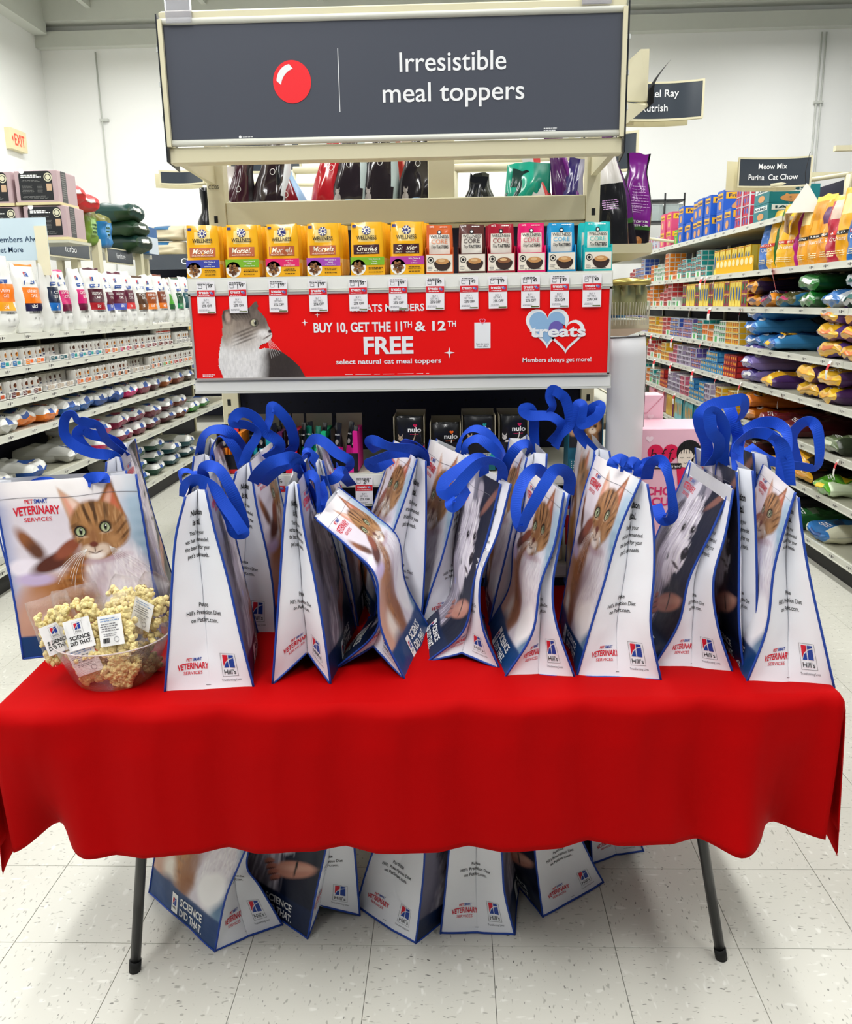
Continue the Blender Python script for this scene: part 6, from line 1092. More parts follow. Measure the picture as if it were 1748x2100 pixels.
for i, (y, h, h2, nm) in enumerate(((9.5, 'd83a6a', 'f0a0b8', 'pink'), (9.1, 'e05a7a', 'f0b8c0', 'pink'), (8.7, '8a3a8a', 'e8c04c', 'purple'), (8.35, '1f8a9a', '8ad0d8', 'teal'), (7.98, '14788a', '6ac0c8', 'teal'), (7.6, '2a5ab0', '8ab0e0', 'blue'), (7.25, '1f4aa0', '8ab0e0', 'blue'), (6.95, '2a5aa0', '9ac0e8', 'blue'))):
    b_ = face_box('tall_carton', .26, .2, .215, h, h2, None, i, 1, ('1a1a20', 'e8a83c')); putp(b_, (FX, y, .446), 'large %s carton with animal picture, %s from far end, seventh right shelf' % (nm, ordn(i)), 'box', 'large cartons on the seventh right shelf')
for i in range(5): putp(cp['pink'], (FX, 6.95-i*.17, .152), 'pink can multipack, %s of those at the floor of the right shelving' % ordn(i), 'box', 'pink can multipacks at the floor of the right shelving')
# standing bags on the second right shelf
sb = [(6.36, '2a6ac0', 'e89a9a', 'blue with a pink patch'), (6.20, 'f0b41c', '2a6a2c', 'yellow with a green side stripe'), (6.02, 'f2bc20', '4a2a6a', 'yellow with an indigo side stripe'), (5.86, 'efb01c', 'b81c8a', 'yellow with a magenta side stripe'), (5.66, 'eea41c', 'f2dca0', 'golden, behind the white tent card'), (5.50, 'eaa01c', 'c8861c', 'golden, second with a black word bar'), (5.36, 'e8951c', '5a2a5a', 'orange gold with a purple diamond'), (5.24, 'b81c3c', 'd8c0b0', 'crimson, narrow'), (5.10, 'eda81c', 'f2d890', 'golden with a cat picture top'), (4.96, '1f6ab8', 'c83a3c', 'blue at the frame edge'), (4.80, 'e8951c', '8a5a1c', 'amber, nearest one')]
for i, (y, h, h1, nm) in enumerate(sb):
    o = thing('food_bag', 'standing food bag, second right shelf, '+nm, 'bag', (0, 0, 0), 'standing food bags on the second right shelf')
    fr = pack('bag_body', o, .20, .13, .355+.025*(i % 3), 'stand', 500+i, lambda a_, z_, s_: 1 if (a_ > .55 if i < 4 else .62 < z_ < .9 and abs(a_) < .5) else 2 if z_ > .93 else 0, [C(h, .28, coat=.3), C(h1, .3), C('ecc04a' if i % 2 else h, .3)], .005, 16, 22, xf=XR)
    p = MB(); G_ = lambda X, Y: fr(X, Y, .003); p.rect(G_, -.06, .15, .06, .172, 0 if i in (4, 5, 6, 8) else 1, 4, 1); p.text(lambda X, Y: fr(X, Y, .006), 'PURINA', 0, .155, .012, 3, bold=.03, width=.08); p.text(G_, ['Chow', 'Chow', 'Chow', 'Chow', 'Naturals', 'Naturals', 'Kit', 'Cat', 'Naturals', 'Cat', 'Cat'][i], 0, .118, .024, 3, bold=.0, width=.09); p.bars(G_, -.05, .05, .06, 3, .012, .005, 2, i)
    p.build('lettering', [C('1a1410'), C('c8281c'), C('f4e6b8'), WHITE], o); o.location = (RX+.085, y, 1.774); o.rotation_euler = (0, radians(random.Random(i).uniform(-3, 3)), radians(random.Random(i).uniform(0, 22)))
# lying bags, right run
def LB(h, h1, h2): return [C(h, .25, coat=.4), C(h1, .3), C(h2, .3)]
for (z, hn, lst) in ((1.519, 'third', [(6.45, 'e8951c', '2c1a3c', '3a244a', 'amber and dark purple', 2, None), (6.15, '3a244a', 'e8951c', 'b8285a', 'dark purple', 1, None), (5.86, '5a5a30', '3a8ac0', 'a8285a', 'olive', 1, None), (5.45, '1c7a2c', '0f4a1c', 'e8e8e8', 'green', 2, None), (5.12, '2a6ab0', 'c8d0d8', 'e8e8e8', 'blue', 1, None), (4.86, 'cfd4d8', '1c4a48', '1c5a58', 'silver white', 2, None)]),
                     (1.233, 'fourth', [(6.42, '1668b8', '4a9ad8', 'f0f0f0', 'bright blue', 3, 'Friskies'), (6.02, '1a5aa8', '3a8ac8', 'f0b41c', 'bright blue flat', 1, 'Friskies'), (5.12, 'f0b81c', '6a4a9a', 'e8742c', 'yellow', 3, None), (4.80, 'eeb41c', '6a4a9a', 'e8742c', 'yellow frame-edge', 3, None)]),
                     (.979, 'fifth', [(6.45, '5a4a9a', '8a7ac0', 'f0f0f0', 'violet', 3, 'Friskies'), (6.02, 'eeb41c', '4a2a6a', 'd89a1c', 'yellow and violet', 1, None), (5.38, 'efb81c', '4a2a5a', 'd89a1c', 'yellow and dark violet', 2, None), (5.04, 'f0bc1c', '4a2a5a', 'd89a1c', 'yellow frame-edge', 2, None)]),
                     (.703, 'sixth', [(6.42, 'd8801c', 'b86014', 'f0e0c0', 'orange', 2, 'Friskies'), (6.00, '7a1c28', '5a141c', '8a2a30', 'dark red', 1, None), (5.62, '6a1822', '4a1018', '8a2a30', 'dark red flat', 1, None), (4.95, '5a6a48', '2a3424', 'b8c0a8', 'olive green', 1, None)]),
                     (.446, 'seventh', [(6.35, '5a141c', '3a0c12', '7a2428', 'wine red', 1, None), (5.75, 'f0b41c', '3a2a1c', 'e89a1c', 'golden', 2, None), (5.35, 'efb01c', '2a1c18', 'e89a1c', 'golden frame-edge', 2, None), (5.0, '5aa82c', 'd8e8c8', 'f0d01c', 'leaf green', 1, None)]),
                     (.154, 'bottom', [(5.9, '2a2a30', '4a4a50', '6a6a70', 'charcoal', 2, None), (5.4, '1c6a2c', '0f4a1c', '8a9a8a', 'dark green', 1, None), (5.05, '2a7ac8', 'e8e8d0', '1c4a88', 'sky blue', 1, None)])):
    for i, (y, h, h1, h2, nm, cnt, word) in enumerate(lst):
        for k in range(cnt):
            o = lying(-1, .29, .094, .44, LB(h, h1, h2), 560+i*4+k+int(z*40), word, '16' if word else None)
            place(o, (RX-.01+.03*random.Random(k+i).random(), y, z+k*.098), radians(random.Random(i+3*k).uniform(-6, 6)), '%s%s bag lying %s from the cartons, %s right shelf' % (nmn(k, cnt), nm, ordn(i), hn), 'lying food bags on the %s right shelf' % hn)
# curled shelf tags hanging from the right rails
tg = MB(); tg.grid([[(-.002-.02*sin(s*2.2), x, -.105*s) for x in (-.016, .016)] for s in np.linspace(0, 1, 7)], lambda i, j: 1 if j in (1, 2) else 0); tg = tg.build('shelf_tag', [C('eeece8'), C('d03038')])
for z, ys in ((1.77, (10.6, 8.9, 7.7, 7.55, 7.3)), (1.516, (9.7, 8.0, 7.4, 6.6)), (1.23, (9.9, 9.5, 9.1, 8.6, 8.2, 7.9, 7.6, 7.3, 5.0)), (.976, (9.3, 8.6, 8.2, 7.8, 7.1, 6.5, 5.7)), (.70, (9.6, 9.2, 8.8, 8.4, 8.0, 7.5, 7.1, 6.9, 4.78))):
    for y in ys: putp(tg, (RX-.018, y, z-.004), 'curled white and red tag, %s from the far end, %s right shelf rail' % (ordn(list(ys).index(y)), {1.77: 'second', 1.516: 'third', 1.23: 'fourth', .976: 'fifth', .70: 'sixth'}[z]), 'shelf tag', 'curled tags on the right shelf rails', random.Random(int(y*10)).uniform(-.5, .5))
o = thing('shelf_talker', 'coral red paper sign hanging tilted below the second right shelf', 'sign', (RX-.03, 6.02, 1.77))
f = plane((RX-.03, 6.02, 1.77), (-.25, -.93, -.25), (-.30, -.10, .95), 0); m = MB(); m.rect(f, -.07, -.16, .07, 0, 0); m.build('card', C('e8505a'), o)
p = MB(); g = lambda x, y: f(x, y)+np.array([-.003, -.001, 0]); p.bars(g, -.05, .05, -.05, 5, .018, .008, 0, 3); p.build('lettering', WHITE, o)
o = thing('tent_card', 'white folded tent card hanging on a thread above the golden food bags', 'sign', (RX-.02, 5.74, 2.10))
m = MB(); a_, b_, c_ = (RX-.10, 5.66), (RX+.02, 5.90), .19; m.add([(a_[0], a_[1], 2.09), (b_[0], b_[1], 2.09), (b_[0]+.10, b_[1]-.04, 2.26), (a_[0]+.10, a_[1]-.04, 2.26), (b_[0]+.2, b_[1]-.08, 2.09), (a_[0]+.2, a_[1]-.08, 2.09), (a_[0], a_[1], 1.98), (b_[0], b_[1], 1.98)], [(0, 1, 2, 3), (3, 2, 4, 5), (6, 7, 1, 0), (0, 3, 5)]); m.build('folded_card', C('ecebe6'), o)
MB().tube([(RX+.05, 5.76, 2.26), (RX+.04, 5.76, 2.34), (RX+.06, 5.76, 2.46)], .002, 5).build('thread', BLACK, o)
p = MB(); f = plane((RX-.045, 5.75, 2.035), (-.12/.268, -.24/.268, 0), (0, 0, 1), .002); p.line(f, [(.018*cos(t), .018*sin(t)) for t in np.linspace(0, 2*pi, 18)[:-1]], .007, 0, True); p.bars(plane((RX-.045, 5.75, 2.15), (-.12/.268, -.24/.268, 0), (.45, 0, .89), .01), -.06, .06, .03, 3, .022, .005, 1, 3); p.build('lettering', [C('2a6ab0'), C('4a4a4c')], o)
# ================================================================ signs above the aisles
def aisle_sign(label, c, w_, h, lines, rz=0, curve=.10, back=True, name='aisle_sign'):
    o = thing(name, label, 'sign', c)
    def f(off):
        return lambda x, y: np.stack([c[0]+np.asarray(x), c[1]+curve*(1-(2*np.asarray(x)/w_)**2)*.5-off+0*np.asarray(y), c[2]+np.asarray(y)+.0*np.asarray(x)], -1)
    m = MB(); m.rect(f(0), -w_/2, -h/2, w_/2, h/2, 0, 16, 1); m.rect(f(-.012), -w_/2, -h/2, w_/2, h/2, 0, 16, 1); m.build('sign_back', BEIGE, o)
    m = MB(); t = .010; g = f(.008)
    for a in ((-w_/2, h/2-t, w_/2, h/2), (-w_/2, -h/2, w_/2, -h/2+t)): m.rect(g, *a, 0, 16, 1)
    for a in ((-w_/2, -h/2, -w_/2+t, h/2), (w_/2-t, -h/2, w_/2, h/2)): m.rect(g, *a, 0)
    m.build('frame', BEIGE, o); MB().rect(f(.006), -w_/2+t, -h/2+t, w_/2-t, h/2-t, 0, 16, 1).build('sign_panel', M('aisle_charcoal', '3c434c', .22, spec=.6), o, True)
    p = MB()
    for (s, x, y, hh, al, wd) in lines: p.text(f(.009), s, x, y, hh, 0, al, bold=.015, width=wd)
    if lines: p.build('lettering', M('sign_white'), o)
    if back: MB().rect(lambda x, y: f(-.10)(x-.05, y-.012), -w_/2, -h/2, w_/2, h/2, 0, 4, 1).build('rear_sign', BEIGE, o)
    return o
aisle_sign('curved charcoal aisle sign listing two cat food names above the right aisle', (2.105, 6.0, 2.380), .475, .185, [('Meow Mix', -.002, .022, .034, 'c', .185), ('Purina  Cat Chow', 0, -.045, .034, 'c', .32)])
aisle_sign('charcoal aisle sign partly hidden behind the right end of the header sign', (1.12, 5.0, 2.622), .46, .195, [('Rachael Ray', .105, .022, .036, 'r', .25), ('Nutrish', .05, -.050, .036, 'r', .15)])
aisle_sign('dark aisle sign edge right beside the right edge of the header sign', (.72, 4.2, 2.245), .26, .17, [])
aisle_sign('small dark aisle sign peeking out left below the header sign', (-1.80, 6.0, 2.430), .30, .09, [])
aisle_sign('dark aisle sign behind the bags under the header sign, lettering cut off', (-1.03, 5.0, 2.385), .40, .16, [('Purina', -.06, -.01, .045, 'c', .15), ('ONE', .12, .03, .040, 'c', .09)], back=False)
aisle_sign('small blank dark board standing at the far end above the right shelves', (1.89, 9.0, 2.262), .16, .16, [], curve=.02, back=False, name='chalk_board')
for n_, (p0, p1, lab) in enumerate((((-1.80, 6.06, 2.40), (-.6, 6.06, 2.36), 'beige rail carrying the small dark sign left of the header sign'), ((-1.03, 5.07, 2.33), (-.5, 5.07, 2.30), 'beige rail behind the food bags carrying a cut-off aisle sign'), ((1.89, 9.03, 2.19), (2.4, 9.03, 2.12), 'beige arm carrying the small blank board'), ((2.1, 6.05, 2.30), (2.60, 6.05, 2.36), 'beige rail carrying the curved aisle sign on the right'), ((1.0, 5.1, 2.53), (.40, 5.1, 2.53), 'beige rail carrying the partly hidden aisle sign'))):
    o = thing('sign_bracket', lab, 'bracket', p0); MB().tube([p0, p1], .014, 8).build('arm', BEIGE, o, True); MB().tube([p1, (p1[0], p1[1], 1.77 if p1[0] < 1 else 2.1)], .02, 8).build('post', BEIGE, o, True)
o = thing('sign_bracket', 'long beige rails above the bags at the top of the right shelving', 'bracket', (2.5, 5.2, 2.3))
MB().box(2.3, 3.6, 5.55, 5.59, 2.43, 2.46).build('arm', BEIGE, o); MB().box(2.1, 3.4, 6.3, 6.34, 2.38, 2.41).build('arm', BEIGE, o); MB().box(2.75, 2.80, 5.5, 5.54, 2.0, 2.50).build('post', BEIGE, o)
o = thing('sign_holder', 'beige empty sign holder with a curved black edge right of the header sign', 'bracket', (.60, 3.4, 2.3))
m = MB(); v = [(.545, 3.30, 2.27), (.700, 3.34, 2.27), (.700, 3.34, 2.44), (.670, 3.34, 2.44), (.545, 3.30, 2.33)]; m.add([(x, y-.01, z) for x, y, z in v]+[(x, y+.01, z) for x, y, z in v], [(4, 3, 2, 1, 0), (5, 6, 7, 8, 9), (0, 1, 6, 5), (1, 2, 7, 6), (2, 3, 8, 7), (3, 4, 9, 8), (4, 0, 5, 9)]); m.build('side_plate', BEIGE, o)
MB().add([(.545, 3.30, 2.25), (.700, 3.34, 2.27), (.545, 3.30, 2.13), (.545, 3.27, 2.13), (.700, 3.31, 2.25), (.545, 3.27, 2.27)], [(0, 1, 2), (5, 3, 4), (2, 1, 4, 3), (0, 2, 3, 5), (0, 5, 4, 1)]).build('gusset', BEIGE, o)
MB().grid([[(.707+.05*max(0, t-.4)**1.3*2.2, y, 2.25+.14*t) for t in np.linspace(0, 1, 10)] for y in (3.26, 3.40)]).build('curved_strip', M('strip_black', '15161a', .85, spec=.05), o)
# blue member panel on the far left
o = thing('member_panel', 'pale blue members panel with navy lettering at the left edge', 'sign', (-2.91, 5.6, 2.0))
MB().box(-3.34, -2.574, 5.6, 5.612, 1.894, 2.151).build('panel', C('c4d8e4', .4), o)
p = MB(); f = front(-2.912, 5.6, 2.006, .001); p.text(f, 'Members Always', -.005, .0, .034, 0, 'l', bold=.02, width=.337); p.text(f, 'Get More', -.005, -.062, .034, 0, 'l', bold=.02, width=.18); p.build('lettering', C('1a3a5a'), o)
MB().box(-2.645, -2.570, 5.585, 5.598, 1.80, 2.10).build('cover_post', C('e2dcc0'), o)
# header signs and bulk stock on the far side of the left run
XH = -3.12
for i, (y0, y1, w1, lab) in enumerate(((6.80, 7.58, 'turbo', 'dark shelf header board nearest, behind the white bags'), (7.95, 8.6, 'furniture', 'dark shelf header board farther along the left run'))):
    o = thing('shelf_header', lab, 'sign', (XH, (y0+y1)/2, 2.05)); MB().box(XH-.02, XH-.004, y0, y1, 1.99, 2.13).build('header_frame', BEIGE, o)
    MB().box(XH-.004, XH, y0+.02, y1-.02, 2.003, 2.118).build('panel', M('aisle_charcoal'), o); p = MB(); p.text(plane((XH, 0, 2.04), (0, 1, 0), (0, 0, 1), .002), w1, (y0+y1)/2, 0, .05, 0, width=.22); p.build('lettering', M('sign_white'), o)
for i, y in enumerate((6.66, 7.72, 8.76)):
    MB().box(XH-.03, XH+.03, y-.04, y+.04, 1.80, 2.18).build('shelf_post', BEIGE, label=['nearest', 'middle', 'farthest'][i]+' pale post standing above the left run', cat='post', group='posts above the left run')
plat = thing('storage_deck', 'high storage deck behind the left run carrying bulk stock', 'shelving', (-3.6, 7, 2.1)); MB().box(-4.1, XH-.02, 5.6, 9.2, 2.08, 2.12).build('deck', SHELF, plat)
for y in (5.7, 7.4, 9.1): MB().box(-4.1, -4.04, y-.03, y+.03, 0, 2.08).build('post', BEIGE, plat); MB().box(XH-.09, XH-.03, y-.03, y+.03, 0, 2.08).build('post', BEIGE, plat)
def crate(x, y, z, lab):
    o = thing('bedding_box', lab, 'box', (x, y, z), 'boxed bedding bags on the high deck'); W_, D_, H_ = .29, .30, .222
    MB().bbox(x-W_/2, x+W_/2, y, y+D_, z, z+H_, .006).build('box_body', C('b8a0a4', .4), o)
    MB().box(x-W_/2-.004, x+W_/2+.004, y-.006, y+D_, z, z+.018).build('base_strip', C('d8cc9c'), o)
    p = MB(); f = front(x, y, z, .001); g = front(x, y, z, .002); q = [(-.115, .03), (.112, .03), (.112, .17)]+[(.082+.03*cos(t), .185+.03*sin(t)) for t in np.linspace(0, pi/2, 5)]+[(-.085+.03*cos(t), .185+.03*sin(t)) for t in np.linspace(pi/2, pi, 5)]+[(-.115, .17)]
    p.poly(f, q, 0); p.disc(g, .085, .175, .028, mi=1, n=20); p.disc(front(x, y, z, .003), .085, .175, .021, mi=0, n=18); p.disc(front(x, y, z, .004), .085, .175, .016, mi=1, n=16); p.disc(front(x, y, z, .003), -.09, .215, .018, mi=2, n=14)
    p.bars(g, -.10, .04, .185, 2, .011, .007, 2, 1); p.bars(g, -.10, .05, .155, 2, .006, .002, 3, 2); p.bars(g, -.10, -.01, .125, 7, .008, .002, 3, 3); p.bars(g, .005, .045, .125, 7, .008, .002, 3, 4); p.rect(g, .07, .09, .105, .135, 4); p.bars(g, -.10, .10, .055, 3, .007, .002, 3, 5)
    e = plane((x+W_/2, y, z), (0, 1, 0), (0, 0, 1), .001); p.rect(e, .06, .02, .14, .22, 5, 1, 1); p.bars(plane((x+W_/2, y, z), (0, 1, 0), (0, 0, 1), .002), .065, .135, .20, 12, .014, .006, 3, 6)
    p.build('lettering', [C('15181c'), C('d8d4b8'), WHITE, C('8a8a88'), C('c8a888'), C('4a4a4c')], o)
crate(-2.79, 6.0, 2.272, 'pink-edged box of bedding, upper one of the full stack'); crate(-2.755, 6.0, 2.046, 'pink-edged box of bedding, lower one of the full stack'); crate(-3.11, 6.02, 2.272, 'pink-edged box of bedding cut by the left frame edge, upper'); crate(-3.08, 6.02, 2.046, 'pink-edged box of bedding cut by the left frame edge, lower')
MB().box(-3.3, -2.6, 5.98, 6.35, 2.026, 2.044).build('top_board', SHELF, label='board under the stack of bedding boxes on the left', cat='shelf')
for y_ in (6.02, 6.31):
    for x_ in (-3.28, -2.62): pass
def ppx(px, py, Y):                              # offline-measured positions below use plain metres
    return None
st_ = [(-2.985, 7.05, 2.12, .10, .26, 'c83038', '7ac06a', 'green and red bedding bag, nearest on the high deck'), (-2.985+.0, 7.30, 2.12, .10, .25, 'd03840', '8ac878', 'green and red bedding bag, second on the high deck'), (-3.0, 7.62, 2.12, .12, .26, '6a8a2c', 'a0c878', 'olive bedding bag beside the red ones'), (-3.0, 7.95, 2.12, .12, .24, '2a7ab8', '7ab0d8', 'blue bedding bag on the high deck')]
for i, (x, y, z, d, h, h0, h1, lab) in enumerate(st_):
    o = thing('bedding_bag', lab, 'bag', (0, 0, 0), 'bedding bags on the high deck'); fr = pack('bag_body', o, .24, .13, h+.04, 'block', 700+i, lambda a_, z_, s_: 1 if (.25 < z_ < .7 and abs(a_) < .5) else 2 if z_ > .75 else 0, [C(h0, .3), C(h1, .3), C('7a7a3c', .3)], .006, xf=XL)
    p = MB(); p.bars(lambda X, Y: fr(X, Y, .003), -.05, .05, .16, 3, .03, .015, 0, i); p.build('lettering', [C('1c4a2c')], o); o.location = (x-.15, y, z)
for i, (y, z, h0, lab) in enumerate(((7.15, 2.41, 'd01c20', 'red bedding pack lying on top, nearest'), (7.42, 2.38, 'd8242a', 'red bedding pack lying on top, second'), (8.55, 2.12, '14322c', 'dark green bedding pack at the bottom of the pile'), (8.50, 2.25, '1c3a24', 'dark green bedding pack in the middle of the pile'), (8.40, 2.39, '0c3a34', 'dark green bedding pack at the top of the pile'))):
    o = lying(1, .34, .15, .44, [C(h0, .35), C('1c3a1c' if i > 1 else 'e84040'), C('e8e8e0')], 720+i); place(o, (-3.02 if i < 2 else -2.98, y, z), radians(-8), lab, 'bedding packs lying on the high deck')
o = thing('litter_box', 'blue and white carton on the high deck right of the dark green packs', 'box', (-3.1, 9.0, 2.12)); MB().bbox(-3.30, -3.05, 8.85, 9.15, 2.12, 2.38, .004).build('box_body', C('1f5a94'), o); MB().box(-3.047, -3.044, 8.86, 9.14, 2.12, 2.28).build('label_panel', C('c8d4de'), o)
# far wall run: litter and its header
fw = thing('rear_shelving', 'shelving against the back wall at the end of the left aisle', 'shelving', (-3.8, 12.4, 0))
for z in (2.30, 1.7, 1.1, .5): MB().box(-4.6, .5, 12.2, 12.8, z-.03, z).build('shelf', SHELF, fw); MB().box(-4.6, .5, 12.19, 12.2, z-.05, z).build('price_rail', LIP, fw)
MB().box(-4.6, .5, 12.8, 12.84, 0, 2.35).build('back_panel', PEG, fw); MB().box(-4.25, -3.0, 12.10, 12.14, 2.10, 2.30).build('header_panel', M('aisle_charcoal'), fw)
p = MB(); p.text(front(-3.50, 12.10, 2.17, .002), 'Clumping', 0, 0, .075, 0, bold=.01, width=.46); p.build('lettering', M('sign_white'), fw)
for i, (x, z, lab) in enumerate(((-4.0, 2.30, 'lower left'), (-3.45, 2.30, 'lower right'), (-3.98, 2.50, 'upper left'), (-3.5, 2.50, 'upper right'))):
    o = thing('litter_bag', 'cream litter bag with a blue strip on the back wall shelf, '+lab, 'bag', (0, 0, 0), 'litter bags on the back wall shelf')
    fr = pack('bag_body', o, .50, .34, .19, 'block', 740+i, lambda a_, z_, s_: 1 if z_ > .72 and -.6 < a_ < .3 else 0, [C('d8ccae', .4), C('2a6a9a')], .008); o.location = (x, 12.45, z)
for r_, (z, hs) in enumerate(((1.7, ('e8e4dc', 'c8b8a0', '2a6a9a', 'd8d0c0')), (1.1, ('b83a3c', 'e8e0d0', '3a6a4a', 'd8a84c')), (.5, ('8a8a90', 'd8d0c0', '4a5a8a', 'c8b088')))):
    for i in range(14):
        b_ = MB().bbox(-4.5+i*.35, -4.2+i*.35, 12.25, 12.6, z, z+.3, .006); b_.rect(front(-4.35+i*.35, 12.25, z, .002), -.1, .1, .1, .24, 1); b_.build('litter_box', [C(hs[i % 4]), C(hs[(i+1) % 4])], label='litter carton, %s from the left in the %s row against the back wall' % (ordn(i), ('top', 'middle', 'bottom')[r_]), cat='box', group='litter cartons on the back wall, %s row' % ('top', 'middle', 'bottom')[r_])
fs = thing('tank_rack', 'rack of empty glass tanks standing high at the back right', 'rack', (2.8, 12.5, 0))
for z in (2.62, 2.90): MB().box(2.60, 3.15, 12.3, 12.7, z-.02, z).build('shelf', C('2c2e30'), fs)
for x in (2.61, 2.88, 3.14): MB().box(x-.01, x+.01, 12.3, 12.32, 0, 2.98).build('post', C('2c2e30'), fs)
for i, x in enumerate((2.63, 2.90)): MB().box(x, x+.23, 12.34, 12.66, 2.63, 2.84).build('glass_tank', M('tank_glass', 'c8d4d4', .05, trans=.7), fs)
# ================================================================ side of the end display
o = thing('canister_jars', 'gold-lidded glass canister ringed by a pale brush on the side bracket', 'canister', (.575, 2.97, 1.515))
for i, (x, y) in enumerate(((.535, 2.95), (.578, 2.94), (.62, 2.96))):
    j = MB().lathe([(.0, .002), (.026, .002), (.028, .01), (.028, .085), (.022, .095), (.022, .1)], 18, (x, y, 1.53)).build('jar', M('jar_glass', 'cfd0a0', .08, trans=.6), o, True)
    MB().lathe([(0, .001), (.024, .001), (.024, .062), (0, .066)], 16, (x, y, 1.531)).build('contents', C('a89a4c', .6), j, True)
MB().lathe([(.072, 0), (.078, .004), (.076, .018), (.0, .026)], 28, (.578, 2.95, 1.628)).build('lid', M('gold_lid', 'b9a860', .3, metal=.7), o, True)
m = MB()
for k in range(26):
    a = pi+pi*k/25; m.tube([(.578+.074*cos(a), 2.95+.035*sin(a), 1.50), (.578+.080*cos(a), 2.95+.04*sin(a), 1.575)], .0012, 5)
m.build('bristles', C('c8c4b0'), o, kind='stuff')
o = thing('litter_pack', 'white and blue wipes pack behind the canister on the side shelf', 'pack', (0, 0, 0)); pack('pack_body', o, .09, .06, .12, 'block', 760, lambda a_, z_, s_: 1 if z_ < .45 else 0, [C('d8e0e6', .3), C('3a7ab0', .3)], .002); o.location = (.60, 3.3, 1.517)
o = thing('water_bottle', 'black bottle-shaped tool standing left of the end display', 'bottle', (-.86, 3.1, 1.768)); MB().lathe([(0, 0), (.030, .0), (.034, .01), (.036, .10), (.030, .115), (.020, .135), (.018, .16), (.022, .20), (.022, .215), (0, .215)], 20, (-.855, 3.12, 1.768)).build('bottle_body', C('0c0d0f', .25), o, True)
o = thing('card_display', 'curved pale grey cardboard side panel of a display right of the end shelving', 'display', (.52, 2.65, 0))
def cd(t, z): a = t*1.25; return (.455+.17*sin(a), 2.56+.24*(1-cos(a))*1.3+.02*t, z)
zs = np.linspace(0, 1.475, 26); P = [[cd(t*((1 if z < 1.42 else 1-.25*((z-1.42)/.055)**2) if z > 1.15 else .80+.20*min(1, max(0, (z-.85)/.3))), z) for t in np.linspace(0, 1, 12)] for z in zs]
c_ = MB().grid(P).build('curved_panel', C('d6d6d8', .4), o, True); so = c_.modifiers.new('t', 'SOLIDIFY'); so.thickness = .004
m = MB().tube([P[j][-1] for j in range(26)], .0022, 6); m.tube([P[-1][i] for i in range(12)], .0022, 6); m.build('edge_trim', C('3a3a3e'), o)
PK = C('eebccb', .45); PK2 = C('f3cdd8', .45)
o = thing('pink_carton', 'tall pink printed display carton with a red heart and a girl hugging a cat', 'box', (.72, 2.85, 0)); MB().bbox(.580, .86, 2.75, 2.98, 0, 1.178, .003).build('carton_body', PK, o)
def bffprint(o, x, y, z, k):
    p = MB(); f = front(x, y, z, .001); g = front(x, y, z, .002); g3 = front(x, y, z, .003); g4 = front(x, y, z, .004)
    p.poly(f, heart(.095, -.085, .10), 0); p.poly(f, heart(.05, -.03, .024), 6)
    p.text(g, 'b.f.f.', .092, -.098, .036, 1, bold=-.02, width=.075, it=.15)
    p.rect(g3, .065, -.128, .155, -.110, 1); p.text(g4, 'best feline friend', .11, -.1235, .009, 2, bold=0, width=.084)
    p.disc(g, .178, -.078, .040, .044, 1, 24); p.disc(g3, .168, -.094, .026, .030, 3, 20); 
    for q in range(9): p.line(g4, [(.150+.008*q, -.040-.002*abs(q-4)), (.146+.008*q, -.062), (.143+.009*q, -.078)], .0022, 1)
    for s_ in (-1, 1): p.line(g4, [(.166+s_*.011-.005, -.091), (.166+s_*.011, -.093), (.166+s_*.011+.005, -.091)], .0013, 1)
    p.line(g4, [(.162, -.108), (.167, -.111), (.172, -.108)], .0012, 1); p.poly(g, [(.140, -.125), (.205, -.120), (.215, -.19), (.150, -.20)], 0)
    p.disc(g3, .205, -.105, .020, .018, 4, 16); p.poly(g3, [(.192, -.092), (.196, -.078), (.204, -.090)], 4); p.poly(g3, [(.208, -.090), (.218, -.080), (.218, -.094)], 4)
    p.text(f, 'CHOICE', .115, -.215, .026, 5, bold=.06, width=.14); p.text(f, 'CUTS', .115, -.25, .026, 5, bold=.06, width=.10)
    p.build('lettering', [C('d8174c'), BLACK, WHITE, C('e8dccb'), C('b8b4b0'), C('d8306a'), C('f7dce4')], o)
bffprint(o, .580, 2.75, 1.175, 1)
o = thing('pink_carton', 'smaller pink carton with a folded flap standing behind the tall printed one', 'box', (.66, 3.0, 0)); MB().bbox(.555, .728, 2.99, 3.10, 0, 1.26, .003).build('carton_body', PK2, o)
p = MB(); f = front(.60, 2.99, 1.26, .001); p.poly(f, [(-.04, -.06), (.07, -.06), (.126, -.002), (-.04, -.002)], 0); p.line(front(.60, 2.99, 1.26, .002), [(-.04, -.062), (.07, -.062), (.126, -.002)], .0025, 2); p.poly(f, heart(.085, -.075, .022), 1); p.build('lettering', [C('f5cfda'), C('f8dfe6'), C('d8909f')], o)
# ================================================================ bowl of popcorn bags
FILM = bpy.data.materials.new('clear_film'); FILM.use_nodes = True; _n = FILM.node_tree; _o = _n.nodes['Material Output']; _tr = _n.nodes.new('ShaderNodeBsdfTransparent'); _gl = _n.nodes.new('ShaderNodeBsdfGlossy'); _gl.inputs['Roughness'].default_value = .12; _mx = _n.nodes.new('ShaderNodeMixShader'); _fr = _n.nodes.new('ShaderNodeLayerWeight'); _fr.inputs['Blend'].default_value = .12
_nt = _n.nodes.new('ShaderNodeTexNoise'); _nt.inputs['Scale'].default_value = 40; _bm = _n.nodes.new('ShaderNodeBump'); _bm.inputs['Strength'].default_value = .6; _bm.inputs['Distance'].default_value = .004; _n.links.new(_nt.outputs[0], _bm.inputs['Height']); _n.links.new(_bm.outputs[0], _gl.inputs['Normal']); _n.links.new(_bm.outputs[0], _fr.inputs['Normal'])
